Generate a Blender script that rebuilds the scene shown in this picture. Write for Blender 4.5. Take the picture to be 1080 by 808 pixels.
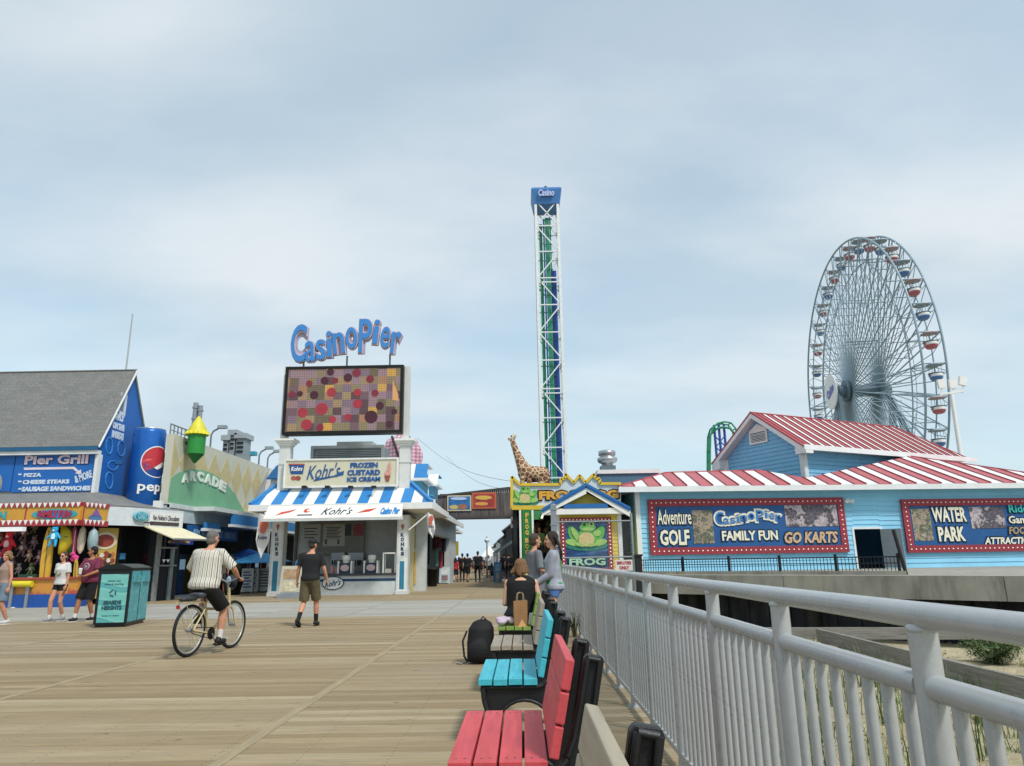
import bpy, bmesh, math, random
from mathutils import Vector, Matrix
random.seed(7)
R = math.radians
for o in list(bpy.data.objects): bpy.data.objects.remove(o)
scene = bpy.context.scene
COL = scene.collection
# ---------------------------------------------------------------- camera
FPX, CX, CY, CAMH = 745.0, 540.0, 404.0, 1.27
PITCH, ROLL, YAW = R(14.1), R(-0.9), R(0.6)
cam_d = bpy.data.cameras.new('camera'); cam = bpy.data.objects.new('camera', cam_d); COL.objects.link(cam)
cam_d.sensor_fit = 'HORIZONTAL'; cam_d.sensor_width = 36.0; cam_d.lens = 36.0*FPX/1080.0
cam_d.clip_start = 0.05; cam_d.clip_end = 6000
cam.matrix_world = Matrix.Translation((0, 0, CAMH)) @ Matrix.Rotation(YAW, 4, 'Z') @ Matrix.Rotation(math.pi/2+PITCH, 4, 'X') @ Matrix.Rotation(ROLL, 4, 'Z')
scene.camera = cam
CAMW = cam.matrix_world.copy()
# ---------------------------------------------------------------- world: thin overcast sky with soft clouds
w = bpy.data.worlds.new('World'); scene.world = w; w.use_nodes = True
nt = w.node_tree; nt.nodes.clear()
N = nt.nodes.new; L = nt.links.new
out = N('ShaderNodeOutputWorld'); bg = N('ShaderNodeBackground'); L(bg.outputs[0], out.inputs[0])
sky = N('ShaderNodeTexSky'); sky.sky_type = 'NISHITA'; sky.sun_disc = False
sky.sun_elevation = R(52); sky.sun_rotation = R(140); sky.air_density = 1.0; sky.dust_density = 0.3; sky.ozone_density = 1.6
tc = N('ShaderNodeTexCoord'); sep = N('ShaderNodeSeparateXYZ'); L(tc.outputs['Generated'], sep.inputs[0])
mz = N('ShaderNodeMath'); mz.operation = 'MAXIMUM'; mz.inputs[1].default_value = 0.0; L(sep.outputs[2], mz.inputs[0])
az = N('ShaderNodeMath'); az.operation = 'ADD'; az.inputs[1].default_value = 0.22; L(mz.outputs[0], az.inputs[0])
dx = N('ShaderNodeMath'); dx.operation = 'DIVIDE'; L(sep.outputs[0], dx.inputs[0]); L(az.outputs[0], dx.inputs[1])
dy = N('ShaderNodeMath'); dy.operation = 'DIVIDE'; L(sep.outputs[1], dy.inputs[0]); L(az.outputs[0], dy.inputs[1])
cmb = N('ShaderNodeCombineXYZ'); L(dx.outputs[0], cmb.inputs[0]); L(dy.outputs[0], cmb.inputs[1])
n1 = N('ShaderNodeTexNoise'); n1.inputs['Scale'].default_value = 1.15; n1.inputs['Detail'].default_value = 7; n1.inputs['Roughness'].default_value = 0.5; n1.inputs['Distortion'].default_value = 0.35
mp = N('ShaderNodeMapping'); mp.inputs['Location'].default_value = (3.1, 1.4, 0.0); mp.inputs['Scale'].default_value = (0.62, 1.0, 1); mp.inputs['Rotation'].default_value = (0, 0, R(-14))
L(cmb.outputs[0], mp.inputs[0]); L(mp.outputs[0], n1.inputs['Vector'])
cr = N('ShaderNodeValToRGB'); cr.color_ramp.elements[0].position = 0.36; cr.color_ramp.elements[1].position = 0.64
cr.color_ramp.elements[0].color = (0.62, 0.62, 0.62, 1); cr.color_ramp.elements[1].color = (1, 1, 1, 1)
L(n1.outputs['Fac'], cr.inputs[0])
n2 = N('ShaderNodeTexNoise'); n2.inputs['Scale'].default_value = 2.3; n2.inputs['Detail'].default_value = 5; L(mp.outputs[0], n2.inputs['Vector'])
cr2 = N('ShaderNodeValToRGB'); cr2.color_ramp.elements[0].position = 0.38; cr2.color_ramp.elements[1].position = 0.62
cr2.color_ramp.elements[0].color = (5.3, 6.3, 7.0, 1); cr2.color_ramp.elements[1].color = (6.9, 7.5, 7.9, 1)
L(n2.outputs['Fac'], cr2.inputs[0])
gain = N('ShaderNodeMixRGB'); gain.blend_type = 'MULTIPLY'; gain.inputs[0].default_value = 1; gain.inputs[2].default_value = (1.9, 2.1, 1.8, 1)
L(sky.outputs[0], gain.inputs[1])
mx = N('ShaderNodeMixRGB'); L(cr.outputs[0], mx.inputs[0]); L(gain.outputs[0], mx.inputs[1]); L(cr2.outputs[0], mx.inputs[2])
hz = N('ShaderNodeMapRange'); hz.inputs['From Min'].default_value = 0.0; hz.inputs['From Max'].default_value = 0.30; hz.inputs['To Min'].default_value = 1.0; hz.inputs['To Max'].default_value = 0.0
L(mz.outputs[0], hz.inputs[0]); hm = N('ShaderNodeMixRGB'); L(hz.outputs[0], hm.inputs[0]); L(mx.outputs[0], hm.inputs[1]); hm.inputs[2].default_value = (5.3, 6.7, 7.6, 1)
L(hm.outputs[0], bg.inputs[0]); bg.inputs[1].default_value = 0.10
sun_d = bpy.data.lights.new('sun', 'SUN'); sun_d.energy = 2.6; sun_d.angle = R(8); sun_d.color = (1.0, 0.96, 0.9)
sun = bpy.data.objects.new('sun', sun_d); COL.objects.link(sun)
sun.rotation_euler = (R(38), 0, R(40))
scene.view_settings.view_transform = 'Standard'; scene.view_settings.look = 'None'
scene.view_settings.exposure = 0.16; scene.view_settings.gamma = 1; scene.view_settings.use_curve_mapping = False

# ---------------------------------------------------------------- pixel rays -> real positions
def ray(px, py):
    d = Vector(((px-CX)/FPX, -(py-CY)/FPX, -1.0)); d.rotate(CAMW.to_3x3().to_quaternion()); return d
CO = Vector((0, 0, CAMH))
def P(px, py, Y):
    d = ray(px, py); return CO + d*((Y)/d.y)
def G(px, py, z=0.0):
    d = ray(px, py); return CO + d*((z-CAMH)/d.z)
def PX(px, py, X):
    d = ray(px, py); return CO + d*(X/d.x)
def PP(px, py, o, n):
    d = ray(px, py); return CO + d*((Vector(o)-CO).dot(n)/d.dot(n))
class Fr:
    """a facade plane: origin, horizontal axis u, up axis v (default z), outward normal n"""
    def __init__(s, o, u, v=(0, 0, 1)):
        s.o = Vector(o); s.u = Vector(u).normalized(); s.v = Vector(v).normalized(); s.n = s.u.cross(s.v).normalized()
    def w(s, u, v, d=0.0): return s.o + s.u*u + s.v*v + s.n*d
    def px(s, x, y):
        p = PP(x, y, s.o, s.n) - s.o; return (p.dot(s.u), p.dot(s.v))
    def pxs(s, l): return [s.px(*q) for q in l]
    def box(s, x0, y0, x1, y1):      # pixel rectangle -> (u0, u1, v0, v1)
        a = s.px(x0, (y0+y1)/2)[0]; b = s.px(x1, (y0+y1)/2)[0]
        t = s.px((x0+x1)/2, y0)[1]; c = s.px((x0+x1)/2, y1)[1]
        return a, b, c, t
def FY(Y): return Fr((0, Y, 0), (1, 0, 0))
def FX(X): return Fr((X, 0, 0), (0, 1, 0))

# ---------------------------------------------------------------- materials
def lin(h):
    h = h.lstrip('#'); c = [int(h[i:i+2], 16)/255 for i in (0, 2, 4)]
    return tuple(x/12.92 if x <= .04045 else ((x+.055)/1.055)**2.4 for x in c)
MATS = {}
def M(h, rough=.6, metal=0.0, var=.12, scale=3.0, bump=0.0, emit=0.0, bscale=None, spec=.4, stretch=(1, 1, 1)):
    key = (h, rough, metal, var, scale, bump, emit, stretch)
    if key in MATS: return MATS[key]
    m = bpy.data.materials.new('m_'+h.strip('#')); m.use_nodes = True; t = m.node_tree; b = t.nodes['Principled BSDF']
    c = lin(h); b.inputs['Roughness'].default_value = rough; b.inputs['Metallic'].default_value = metal
    b.inputs['Specular IOR Level'].default_value = spec
    if var > 0 or bump > 0:
        tc = t.nodes.new('ShaderNodeTexCoord'); mp = t.nodes.new('ShaderNodeMapping'); mp.inputs['Scale'].default_value = stretch
        t.links.new(tc.outputs['Object'], mp.inputs[0])
        n = t.nodes.new('ShaderNodeTexNoise'); n.inputs['Scale'].default_value = scale; n.inputs['Detail'].default_value = 6; n.inputs['Roughness'].default_value = .65
        t.links.new(mp.outputs[0], n.inputs['Vector'])
        r = t.nodes.new('ShaderNodeValToRGB'); r.color_ramp.elements[0].position = .3; r.color_ramp.elements[1].position = .7
        r.color_ramp.elements[0].color = (*[x*(1-var) for x in c], 1); r.color_ramp.elements[1].color = (*[min(1, x*(1+var*.7)) for x in c], 1)
        t.links.new(n.outputs['Fac'], r.inputs[0]); t.links.new(r.outputs[0], b.inputs['Base Color'])
        if bump > 0:
            bn = t.nodes.new('ShaderNodeBump'); bn.inputs['Strength'].default_value = bump; bn.inputs['Distance'].default_value = .02
            n3 = t.nodes.new('ShaderNodeTexNoise'); n3.inputs['Scale'].default_value = bscale or scale*6; n3.inputs['Detail'].default_value = 4
            t.links.new(mp.outputs[0], n3.inputs['Vector']); t.links.new(n3.outputs['Fac'], bn.inputs['Height']); t.links.new(bn.outputs[0], b.inputs['Normal'])
    else: b.inputs['Base Color'].default_value = (*c, 1)
    if emit > 0:
        b.inputs['Emission Color'].default_value = (*c, 1); b.inputs['Emission Strength'].default_value = emit
    MATS[key] = m; return m
def nodemat(name, fn, rough=.6):
    """fn(t, coord_output) -> colour output socket"""
    if name in MATS: return MATS[name]
    m = bpy.data.materials.new(name); m.use_nodes = True; t = m.node_tree; b = t.nodes['Principled BSDF']; b.inputs['Roughness'].default_value = rough
    tc = t.nodes.new('ShaderNodeTexCoord'); fn(t, tc.outputs['Object'], b); MATS[name] = m; return m
def nmath(t, op, a, b=None, c=None):
    n = t.nodes.new('ShaderNodeMath'); n.operation = op
    for i, v in enumerate((a, b, c)):
        if v is None: continue
        if isinstance(v, (int, float)): n.inputs[i].default_value = v
        else: t.links.new(v, n.inputs[i])
    return n.outputs[0]
def nramp(t, fac, stops, const=False):
    r = t.nodes.new('ShaderNodeValToRGB'); cr = r.color_ramp
    if const: cr.interpolation = 'CONSTANT'
    while len(cr.elements) < len(stops): cr.elements.new(.5)
    for e, (p, c) in zip(cr.elements, stops): e.position = p; e.color = (*(lin(c) if isinstance(c, str) else c), 1)
    t.links.new(fac, r.inputs[0]); return r.outputs[0]
def nnoise(t, vec, scale, detail=5, rough=.6):
    n = t.nodes.new('ShaderNodeTexNoise'); n.inputs['Scale'].default_value = scale; n.inputs['Detail'].default_value = detail; n.inputs['Roughness'].default_value = rough
    t.links.new(vec, n.inputs['Vector']); return n.outputs['Fac']
def nmap(t, vec, s=(1, 1, 1), l=(0, 0, 0), r=(0, 0, 0)):
    m = t.nodes.new('ShaderNodeMapping'); m.inputs['Scale'].default_value = s; m.inputs['Location'].default_value = l; m.inputs['Rotation'].default_value = r
    t.links.new(vec, m.inputs[0]); return m.outputs[0]
def nmix(t, f, a, b, mode='MIX'):
    m = t.nodes.new('ShaderNodeMixRGB'); m.blend_type = mode
    for i, v in enumerate((f, a, b)):
        if isinstance(v, (int, float)): m.inputs[i].default_value = v
        elif isinstance(v, str): m.inputs[i].default_value = (*lin(v), 1)
        elif isinstance(v, tuple): m.inputs[i].default_value = (*v, 1)
        else: t.links.new(v, m.inputs[i])
    return m.outputs[0]
def nbump(t, b, h, s=.4, d=.01):
    n = t.nodes.new('ShaderNodeBump'); n.inputs['Strength'].default_value = s; n.inputs['Distance'].default_value = d
    t.links.new(h, n.inputs['Height']); t.links.new(n.outputs[0], b.inputs['Normal'])

# ---------------------------------------------------------------- mesh building
class MB:
    def __init__(s): s.v = []; s.f = []; s.m = []; s.sm = []
    def add(s, vs, fs, mi=0, smooth=False):
        k = len(s.v); s.v += [tuple(x) for x in vs]
        for f in fs: s.f.append([i+k for i in f]); s.m.append(mi); s.sm.append(smooth)
        return s
    def box(s, x0, x1, y0, y1, z0, z1, mi=0):
        vs = [(x, y, z) for z in (z0, z1) for y in (y0, y1) for x in (x0, x1)]
        return s.add(vs, [(0, 2, 3, 1), (4, 5, 7, 6), (0, 1, 5, 4), (2, 6, 7, 3), (0, 4, 6, 2), (1, 3, 7, 5)], mi)
    def prism(s, fr, pts, d0, d1, mi=0):
        n = len(pts); a = [fr.w(u, v, d0) for u, v in pts]; b = [fr.w(u, v, d1) for u, v in pts]
        return s.add(a+b, [list(range(n-1, -1, -1)), list(range(n, 2*n))] + [(i, (i+1) % n, n+(i+1) % n, n+i) for i in range(n)], mi)
    def rect(s, fr, u0, u1, v0, v1, d0, d1, mi=0):
        return s.prism(fr, [(u0, v0), (u1, v0), (u1, v1), (u0, v1)], d0, d1, mi)
    def frame(s, fr, u0, u1, v0, v1, t, d0, d1, mi=0):
        s.rect(fr, u0, u0+t, v0, v1, d0, d1, mi); s.rect(fr, u1-t, u1, v0, v1, d0, d1, mi)
        s.rect(fr, u0+t, u1-t, v0, v0+t, d0, d1, mi); return s.rect(fr, u0+t, u1-t, v1-t, v1, d0, d1, mi)
    def slab(s, pts, th, mi=0, up=(0, 0, 1)):
        """3-D polygon with thickness th below it along its normal"""
        pts = [Vector(p) for p in pts]; n = Vector((0, 0, 0))
        for i in range(len(pts)): n += pts[i].cross(pts[(i+1) % len(pts)])
        n.normalize()
        if n.dot(Vector(up)) < 0: pts.reverse(); n = -n
        k = len(pts); b = [p-n*th for p in pts]
        return s.add(pts+b, [list(range(k)), list(range(2*k-1, k-1, -1))] + [(i, k+i, k+(i+1) % k, (i+1) % k) for i in range(k)], mi)
    def cyl(s, a, b, r0, r1=None, n=10, mi=0, caps=True, smooth=True, twist=0.0):
        a = Vector(a); b = Vector(b); r1 = r0 if r1 is None else r1
        d = (b-a); 
        if d.length < 1e-6: return s
        q = d.to_track_quat('Z', 'Y'); vs = []
        for c, r in ((a, r0), (b, r1)):
            for i in range(n):
                t = twist+2*math.pi*i/n; p = Vector((r*math.cos(t), r*math.sin(t), 0)); p.rotate(q); vs.append(c+p)
        s.add(vs, [(i, (i+1) % n, n+(i+1) % n, n+i) for i in range(n)], mi, smooth)
        if caps: s.add(vs, [list(range(n-1, -1, -1)), list(range(n, 2*n))], mi, False)
        return s
    def bar(s, a, b, w, mi=0): return s.cyl(a, b, w*.7071, n=4, mi=mi, smooth=False, twist=math.pi/4)
    def path(s, pts, r, n=8, mi=0, closed=False):
        pts = [Vector(p) for p in pts]; k = len(pts); rings = []
        q0 = None
        for i, p in enumerate(pts):
            if closed: d = pts[(i+1) % k]-pts[i-1]
            else: d = pts[min(i+1, k-1)]-pts[max(i-1, 0)]
            q = d.to_track_quat('Z', 'Y') if q0 is None else q0
            if q0 is not None:
                z = q0 @ Vector((0, 0, 1)); q = z.rotation_difference(d.normalized()) @ q0
            q0 = q; ri = r[i] if isinstance(r, (list, tuple)) else r
            rings.append([p + q @ Vector((ri*math.cos(2*math.pi*j/n), ri*math.sin(2*math.pi*j/n), 0)) for j in range(n)])
        vs = [v for g in rings for v in g]; fs = []
        for i in range(k if closed else k-1):
            a = i*n; b = ((i+1) % k)*n
            fs += [(a+j, a+(j+1) % n, b+(j+1) % n, b+j) for j in range(n)]
        s.add(vs, fs, mi, True)
        if not closed: s.add(rings[0]+rings[-1], [list(range(n-1, -1, -1)), list(range(n, 2*n))], mi)
        return s
    def lathe(s, c, prof, n=20, mi=0, axis='Z', smooth=True):
        c = Vector(c); vs = []
        for r, z in prof:
            for i in range(n):
                t = 2*math.pi*i/n
                p = (r*math.cos(t), r*math.sin(t), z)
                if axis == 'X': p = (z, p[0], p[1])
                if axis == 'Y': p = (p[0], z, p[1])
                vs.append(c+Vector(p))
        k = len(prof); fs = [(a*n+i, a*n+(i+1) % n, (a+1)*n+(i+1) % n, (a+1)*n+i) for a in range(k-1) for i in range(n)]
        s.add(vs, fs, mi, smooth); s.add(vs, [list(range(n-1, -1, -1)), list(range((k-1)*n, k*n))], mi); return s
    def ell(s, c, r, n=12, mi=0, rot=None):
        c = Vector(c); r = (r, r, r) if isinstance(r, (int, float)) else r; vs = []; m = n//2
        for j in range(m+1):
            ph = math.pi*j/m
            for i in range(n):
                t = 2*math.pi*i/n; p = Vector((r[0]*math.sin(ph)*math.cos(t), r[1]*math.sin(ph)*math.sin(t), -r[2]*math.cos(ph)))
                if rot: p.rotate(rot)
                vs.append(c+p)
        fs = []
        for j in range(m):
            for i in range(n):
                if j == 0: fs.append((i, n+(i+1) % n, n+i)) if False else fs.append((j*n, (j+1)*n+(i+1) % n, (j+1)*n+i)[::-1])
                elif j == m-1: fs.append((j*n+i, j*n+(i+1) % n, (j+1)*n))
                else: fs.append((j*n+i, j*n+(i+1) % n, (j+1)*n+(i+1) % n, (j+1)*n+i))
        return s.add(vs, fs, mi, True)
    def cap(s, a, b, r0, r1=None, n=12, mi=0):
        r1 = r0 if r1 is None else r1; s.cyl(a, b, r0, r1, n, mi, caps=True); s.ell(a, r0, n, mi); return s.ell(b, r1, n, mi)
    def loft(s, rings, n=20, mi=0):
        """rings: (centre, rx, ry, quaternion or None)"""
        vs = []
        for c, rx, ry, q in rings:
            for i in range(n):
                t = 2*math.pi*i/n; p = Vector((rx*math.cos(t), ry*math.sin(t), 0))
                if q: p.rotate(q)
                vs.append(Vector(c)+p)
        k = len(rings)
        s.add(vs, [(a*n+i, a*n+(i+1) % n, (a+1)*n+(i+1) % n, (a+1)*n+i) for a in range(k-1) for i in range(n)], mi, True)
        return s.add(vs, [list(range(n-1, -1, -1)), list(range((k-1)*n, k*n))], mi, True)
    def mesh(s, name, mats):
        me = bpy.data.meshes.new(name); me.from_pydata(s.v, [], s.f)
        for m in (mats if isinstance(mats, (list, tuple)) else [mats]): me.materials.append(m)
        me.polygons.foreach_set('material_index', s.m); me.polygons.foreach_set('use_smooth', s.sm); me.update(); return me
    def build(s, name, mats, parent=None, **k):
        o = bpy.data.objects.new(name, s.mesh(name, mats)); COL.objects.link(o)
        if parent: o.parent = parent
        if k: tag(o, **k)
        return o
def tag(o, label=None, cat=None, group=None, kind=None):
    if label: o['label'] = label
    if cat: o['category'] = cat
    if group: o['group'] = group
    if kind: o['kind'] = kind
    return o
def thing(name, label, cat, group=None, loc=(0, 0, 0), rz=0):
    o = bpy.data.objects.new(name, None); COL.objects.link(o); o.empty_display_size = .2
    o.location = loc; o.rotation_euler = (0, 0, rz); return tag(o, label, cat, group)
def desc(o):
    r = []
    for c in o.children: r.append(c); r += desc(c)
    return r
def copytree(o, parent=None):
    c = o.copy(); COL.objects.link(c)
    if parent: c.parent = parent
    for ch in list(o.children): copytree(ch, c)
    return c
def clip(poly, a, b, c):
    """keep the part of a 2-D polygon where a*x+b*y <= c"""
    r = []
    for i in range(len(poly)):
        p, q = poly[i], poly[(i+1) % len(poly)]; dp = a*p[0]+b*p[1]-c; dq = a*q[0]+b*q[1]-c
        if dp <= 0: r.append(p)
        if (dp < 0 < dq) or (dq < 0 < dp):
            t = dp/(dp-dq); r.append((p[0]+(q[0]-p[0])*t, p[1]+(q[1]-p[1])*t))
    return r
def stripes(mb, fr, poly, wd, d0, d1, n=2, off=0.0, rib=None, skew=0):
    """cut a polygon in plane fr into strips of width wd along u, material index cycling; rib adds a seam of that material"""
    us = [p[0] for p in poly]; k0 = math.floor((min(us)-off)/wd); k1 = math.ceil((max(us)-off)/wd)
    for k in range(k0, k1):
        q = clip(clip(poly, -1, 0, -(off+k*wd)), 1, 0, off+(k+1)*wd)
        if len(q) > 2: mb.prism(fr, q, d0, d1, k % n)
        if rib is not None:
            u = off+k*wd; q = clip(clip(poly, -1, 0, -(u-.02)), 1, 0, u+.02)
            if len(q) > 2: mb.prism(fr, q, d1-.01, d1+.05, rib)
def siding(mb, fr, poly, pitch, d, mi=0, lap=.022):
    """horizontal lap boards clipped to a convex polygon"""
    vs = [p[1] for p in poly]; z = min(vs)
    while z < max(vs)-.01:
        q = clip(clip(poly, 0, -1, -z), 0, 1, z+pitch)
        if len(q) > 2:
            n = len(q); top = z+pitch
            f = lambda v: d + lap*(top-v)/pitch
            a = [fr.w(u, v, 0) for u, v in q]; b = [fr.w(u, v, f(v)) for u, v in q]
            mb.add(a+b, [list(range(n-1, -1, -1)), list(range(n, 2*n))] + [(i, (i+1) % n, n+(i+1) % n, n+i) for i in range(n)], mi)
        z += pitch
    return mb
TXT = {}
def glyphs(s, off, shear):
    k = (s, off, shear)
    if k not in TXT:
        c = bpy.data.curves.new('t', 'FONT'); c.body = s; c.size = 1; c.offset = off; c.shear = shear; c.resolution_u = 2 if len(s) > 1 else 4
        c.extrude = .5
        o = bpy.data.objects.new('t', c); COL.objects.link(o); bpy.context.view_layer.update()
        me = bpy.data.meshes.new_from_object(o.evaluated_get(bpy.context.evaluated_depsgraph_get()))
        vs = [tuple(v.co) for v in me.vertices]; fs = [list(p.vertices) for p in me.polygons]
        bpy.data.objects.remove(o); bpy.data.curves.remove(c); bpy.data.meshes.remove(me)
        xs = [v[0] for v in vs]; ys = [v[1] for v in vs]
        TXT[k] = (vs, fs, min(xs), max(xs), min(ys), max(ys))
    return TXT[k]
def text(mb, s, fr, u0, u1, v0, v1, d, th=.02, off=.02, shear=0, mi=0, rot=0, grow=0, rise=0):
    """lettering s fitted into the rectangle u0..u1, v0..v1 of plane fr, standing th proud of d"""
    vs, fs, x0, x1, y0, y1 = glyphs(s, off, shear)
    cu, cv = (u0+u1)/2, (v0+v1)/2; W = (u1-u0)+2*grow; H = (v1-v0)+2*grow; cr_, sr = math.cos(rot), math.sin(rot); o = []
    for x, y, z in vs:
        a = ((x-x0)/(x1-x0)-.5)*W; b = ((y-y0)/(y1-y0)-.5)*H
        o.append(fr.w(cu+a*cr_-b*sr, cv+a*sr+b*cr_+rise*((x-x0)/(x1-x0)-.5), d+(z+.5)*th))
    mb.add(o, fs, mi); return mb
def textpx(mb, s, fr, x0, y0, x1, y1, d, th=.02, off=.02, shear=0, mi=0, **k):
    b = fr.box(x0, y0, x1, y1); return text(mb, s, fr, *b, d, th, off, shear, mi, **k)
def remesh(mb, name, mats, voxel, smooth=3, parent=None):
    me = mb.mesh('tmp', []) if False else bpy.data.meshes.new('tmp'); 
    me.from_pydata(mb.v, [], mb.f); me.update()
    o = bpy.data.objects.new('tmp', me); COL.objects.link(o)
    r = o.modifiers.new('r', 'REMESH'); r.mode = 'VOXEL'; r.voxel_size = voxel; r.use_smooth_shade = True
    if smooth: sm = o.modifiers.new('s', 'SMOOTH'); sm.iterations = smooth; sm.factor = .5
    bpy.context.view_layer.update()
    nm = bpy.data.meshes.new_from_object(o.evaluated_get(bpy.context.evaluated_depsgraph_get()))
    bpy.data.objects.remove(o); bpy.data.meshes.remove(me)
    nm.name = name; nm.materials.clear()
    for m in (mats if isinstance(mats, (list, tuple)) else [mats]): nm.materials.append(m)
    nm.polygons.foreach_set('use_smooth', [True]*len(nm.polygons))
    ob = bpy.data.objects.new(name, nm); COL.objects.link(ob)
    if parent: ob.parent = parent
    return ob
# common paints
WHITE = M('#e6e6e2', .55, var=.06); TRIM = M('#dfe2e2', .5, var=.08, scale=2); BLUE = M('#2f7fc4', .5, var=.1); DKBLUE = M('#1c3a5e', .5)
BLACK = M('#0c0c0e', .5, var=.1); DARK = M('#1b1d20', .7); GREY = M('#8c9196', .6); METAL = M('#a3a7aa', .35, metal=.7, var=.1); YELLOW = M('#d9c23a', .55); RED = M('#b23a40', .5)
GLASS = M('#1a2226', .12, var=0, spec=.6)
# ================================================================= SETTING
def sand_fn(t, co, b):
    n = nnoise(t, co, 3.0, 8, .7); n2 = nnoise(t, co, .25, 3); n3 = nnoise(t, co, 30, 4)
    c = nramp(t, n, [(.3, '#8f8468'), (.55, '#b9ac8c'), (.8, '#cfc3a4')]); c = nmix(t, nmath(t, 'MULTIPLY', n2, .35), c, '#77745a'); nbump(t, b, n3, .6, .05)
    t.links.new(c, b.inputs['Base Color'])
SAND = nodemat('sand', sand_fn, .95)
mb = MB(); mb.add([(-3000, -400, -1.45), (3000, -400, -1.45), (3000, 4000, -1.45), (-3000, 4000, -1.45)], [(0, 1, 2, 3)])
mb.build('ground', SAND, kind='structure')
def wood_deck(name, tint, dark, strength=1.0):
    m = bpy.data.materials.new(name); m.use_nodes = True; t = m.node_tree; b = t.nodes['Principled BSDF']; b.inputs['Roughness'].default_value = .75
    b.inputs['Specular IOR Level'].default_value = .25
    tc = t.nodes.new('ShaderNodeTexCoord'); at = t.nodes.new('ShaderNodeAttribute'); at.attribute_name = 'tint'
    sh = t.nodes.new('ShaderNodeVectorMath'); sh.operation = 'ADD'; t.links.new(tc.outputs['Object'], sh.inputs[0])
    mu = t.nodes.new('ShaderNodeVectorMath'); mu.operation = 'SCALE'; mu.inputs[3].default_value = 37.0; t.links.new(at.outputs['Color'], mu.inputs[0]); t.links.new(mu.outputs[0], sh.inputs[1])
    v = nmap(t, sh.outputs[0], (1.6, 26, 1)); grain = nnoise(t, v, 1.0, 9, .72)
    v2 = nmap(t, sh.outputs[0], (.7, 5, 1)); blot = nnoise(t, v2, 1.0, 4, .6)
    v3 = nmap(t, tc.outputs['Object'], (.13, .2, 1)); wear = nnoise(t, v3, 1.0, 5, .6)
    sp = t.nodes.new('ShaderNodeSeparateXYZ'); t.links.new(at.outputs['Color'], sp.inputs[0])
    base = nramp(t, sp.outputs[0], tint)
    c = nmix(t, nmath(t, 'MULTIPLY', nramp(t, grain, [(.3, (1, 1, 1)), (.62, (0, 0, 0))]), .5*strength), base, dark)
    c = nmix(t, nmath(t, 'MULTIPLY', nramp(t, blot, [(.42, (0, 0, 0)), (.75, (1, 1, 1))]), .5*strength), c, '#8f7a58')
    c = nmix(t, nmath(t, 'MULTIPLY', nramp(t, wear, [(.4, (0, 0, 0)), (.65, (1, 1, 1))]), .35), c, '#97907f')
    v4 = nmap(t, sh.outputs[0], (3, 90, 1)); cr_ = nnoise(t, v4, 1.0, 3, .6)
    c = nmix(t, nmath(t, 'MULTIPLY', nramp(t, cr_, [(.28, (1, 1, 1)), (.36, (0, 0, 0))]), .8*strength), c, '#3d3526')
    so = t.nodes.new('ShaderNodeSeparateXYZ'); t.links.new(tc.outputs['Object'], so.inputs[0])
    nx_ = nmath(t, 'LESS_THAN', nmath(t, 'ABSOLUTE', nmath(t, 'SUBTRACT', nmath(t, 'FRACT', nmath(t, 'DIVIDE', so.outputs[0], .61)), .5)), .009)
    fy_ = nmath(t, 'FRACT', nmath(t, 'DIVIDE', nmath(t, 'ADD', so.outputs[1], 2.2), .145)); ny_ = nmath(t, 'LESS_THAN', nmath(t, 'ABSOLUTE', nmath(t, 'SUBTRACT', nmath(t, 'ABSOLUTE', nmath(t, 'SUBTRACT', fy_, .5)), .22)), .035)
    c = nmix(t, nmath(t, 'MULTIPLY', nx_, ny_), c, '#3a3128')
    gum = t.nodes.new('ShaderNodeTexVoronoi'); gum.inputs['Scale'].default_value = 1.3; t.links.new(tc.outputs['Object'], gum.inputs['Vector']); c = nmix(t, nmath(t, 'MULTIPLY', nmath(t, 'LESS_THAN', gum.outputs['Distance'], .035), .6), c, '#4a4238')
    t.links.new(c, b.inputs['Base Color']); nbump(t, b, grain, .7, .008); MATS[name] = m; return m
DECK = wood_deck('deck', [(0, '#887658'), (.3, '#958263'), (.6, '#9f8d6f'), (.85, '#a99879'), (1, '#b5a78a')], '#5f5340')
STRIPM = wood_deck('strip', [(0, '#93928b'), (.5, '#9f9e96'), (1, '#aaa9a0')], '#8b8c88', .35)
def planks(name, mat, y0, y1, xs, pw, z, th=.05, gap=.013, seam=.012):
    vs = []; fs = []; tint = []; y = y0; row = 0
    while y < y1-1e-4:
        for i in range(len(xs)-1):
            a, b_ = xs[i]+seam/2, xs[i+1]-seam/2; tw = random.random(); dz = random.uniform(-.0015, .0015)
            k = len(vs); ya, yb = y+gap/2, y+pw-gap/2; c = .004
            vs += [(a, ya, z-th), (b_, ya, z-th), (b_, yb, z-th), (a, yb, z-th), (a, ya, z-c+dz), (b_, ya, z-c+dz), (b_, yb, z-c+dz), (a, yb, z-c+dz),
                   (a, ya+c, z+dz), (b_, ya+c, z+dz), (b_, yb-c, z+dz), (a, yb-c, z+dz)]
            for f in ((0, 1, 5, 4), (1, 2, 6, 5), (2, 3, 7, 6), (3, 0, 4, 7), (4, 5, 9, 8), (6, 7, 11, 10), (8, 9, 10, 11)): fs.append([q+k for q in f])
            tint += [(tw, random.random(), random.random(), 1)]*12
        y += pw; row += 1
    me = bpy.data.meshes.new(name); me.from_pydata(vs, [], fs); me.materials.append(mat)
    ca = me.color_attributes.new('tint', 'FLOAT_COLOR', 'POINT'); ca.data.foreach_set('color', [q for c in tint for q in c]); me.update()
    o = bpy.data.objects.new(name, me); COL.objects.link(o); return tag(o, kind='structure')
SEAM = [-60, -44, -31.2, -24.8, -18.3, -11.8, -8.5, -5.25, -2.03, 1.15]
Y0, Y1 = G(0, 656).y, G(0, 640).y
planks('boardwalk', DECK, -2.2, Y0, SEAM, .145, 0)
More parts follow.
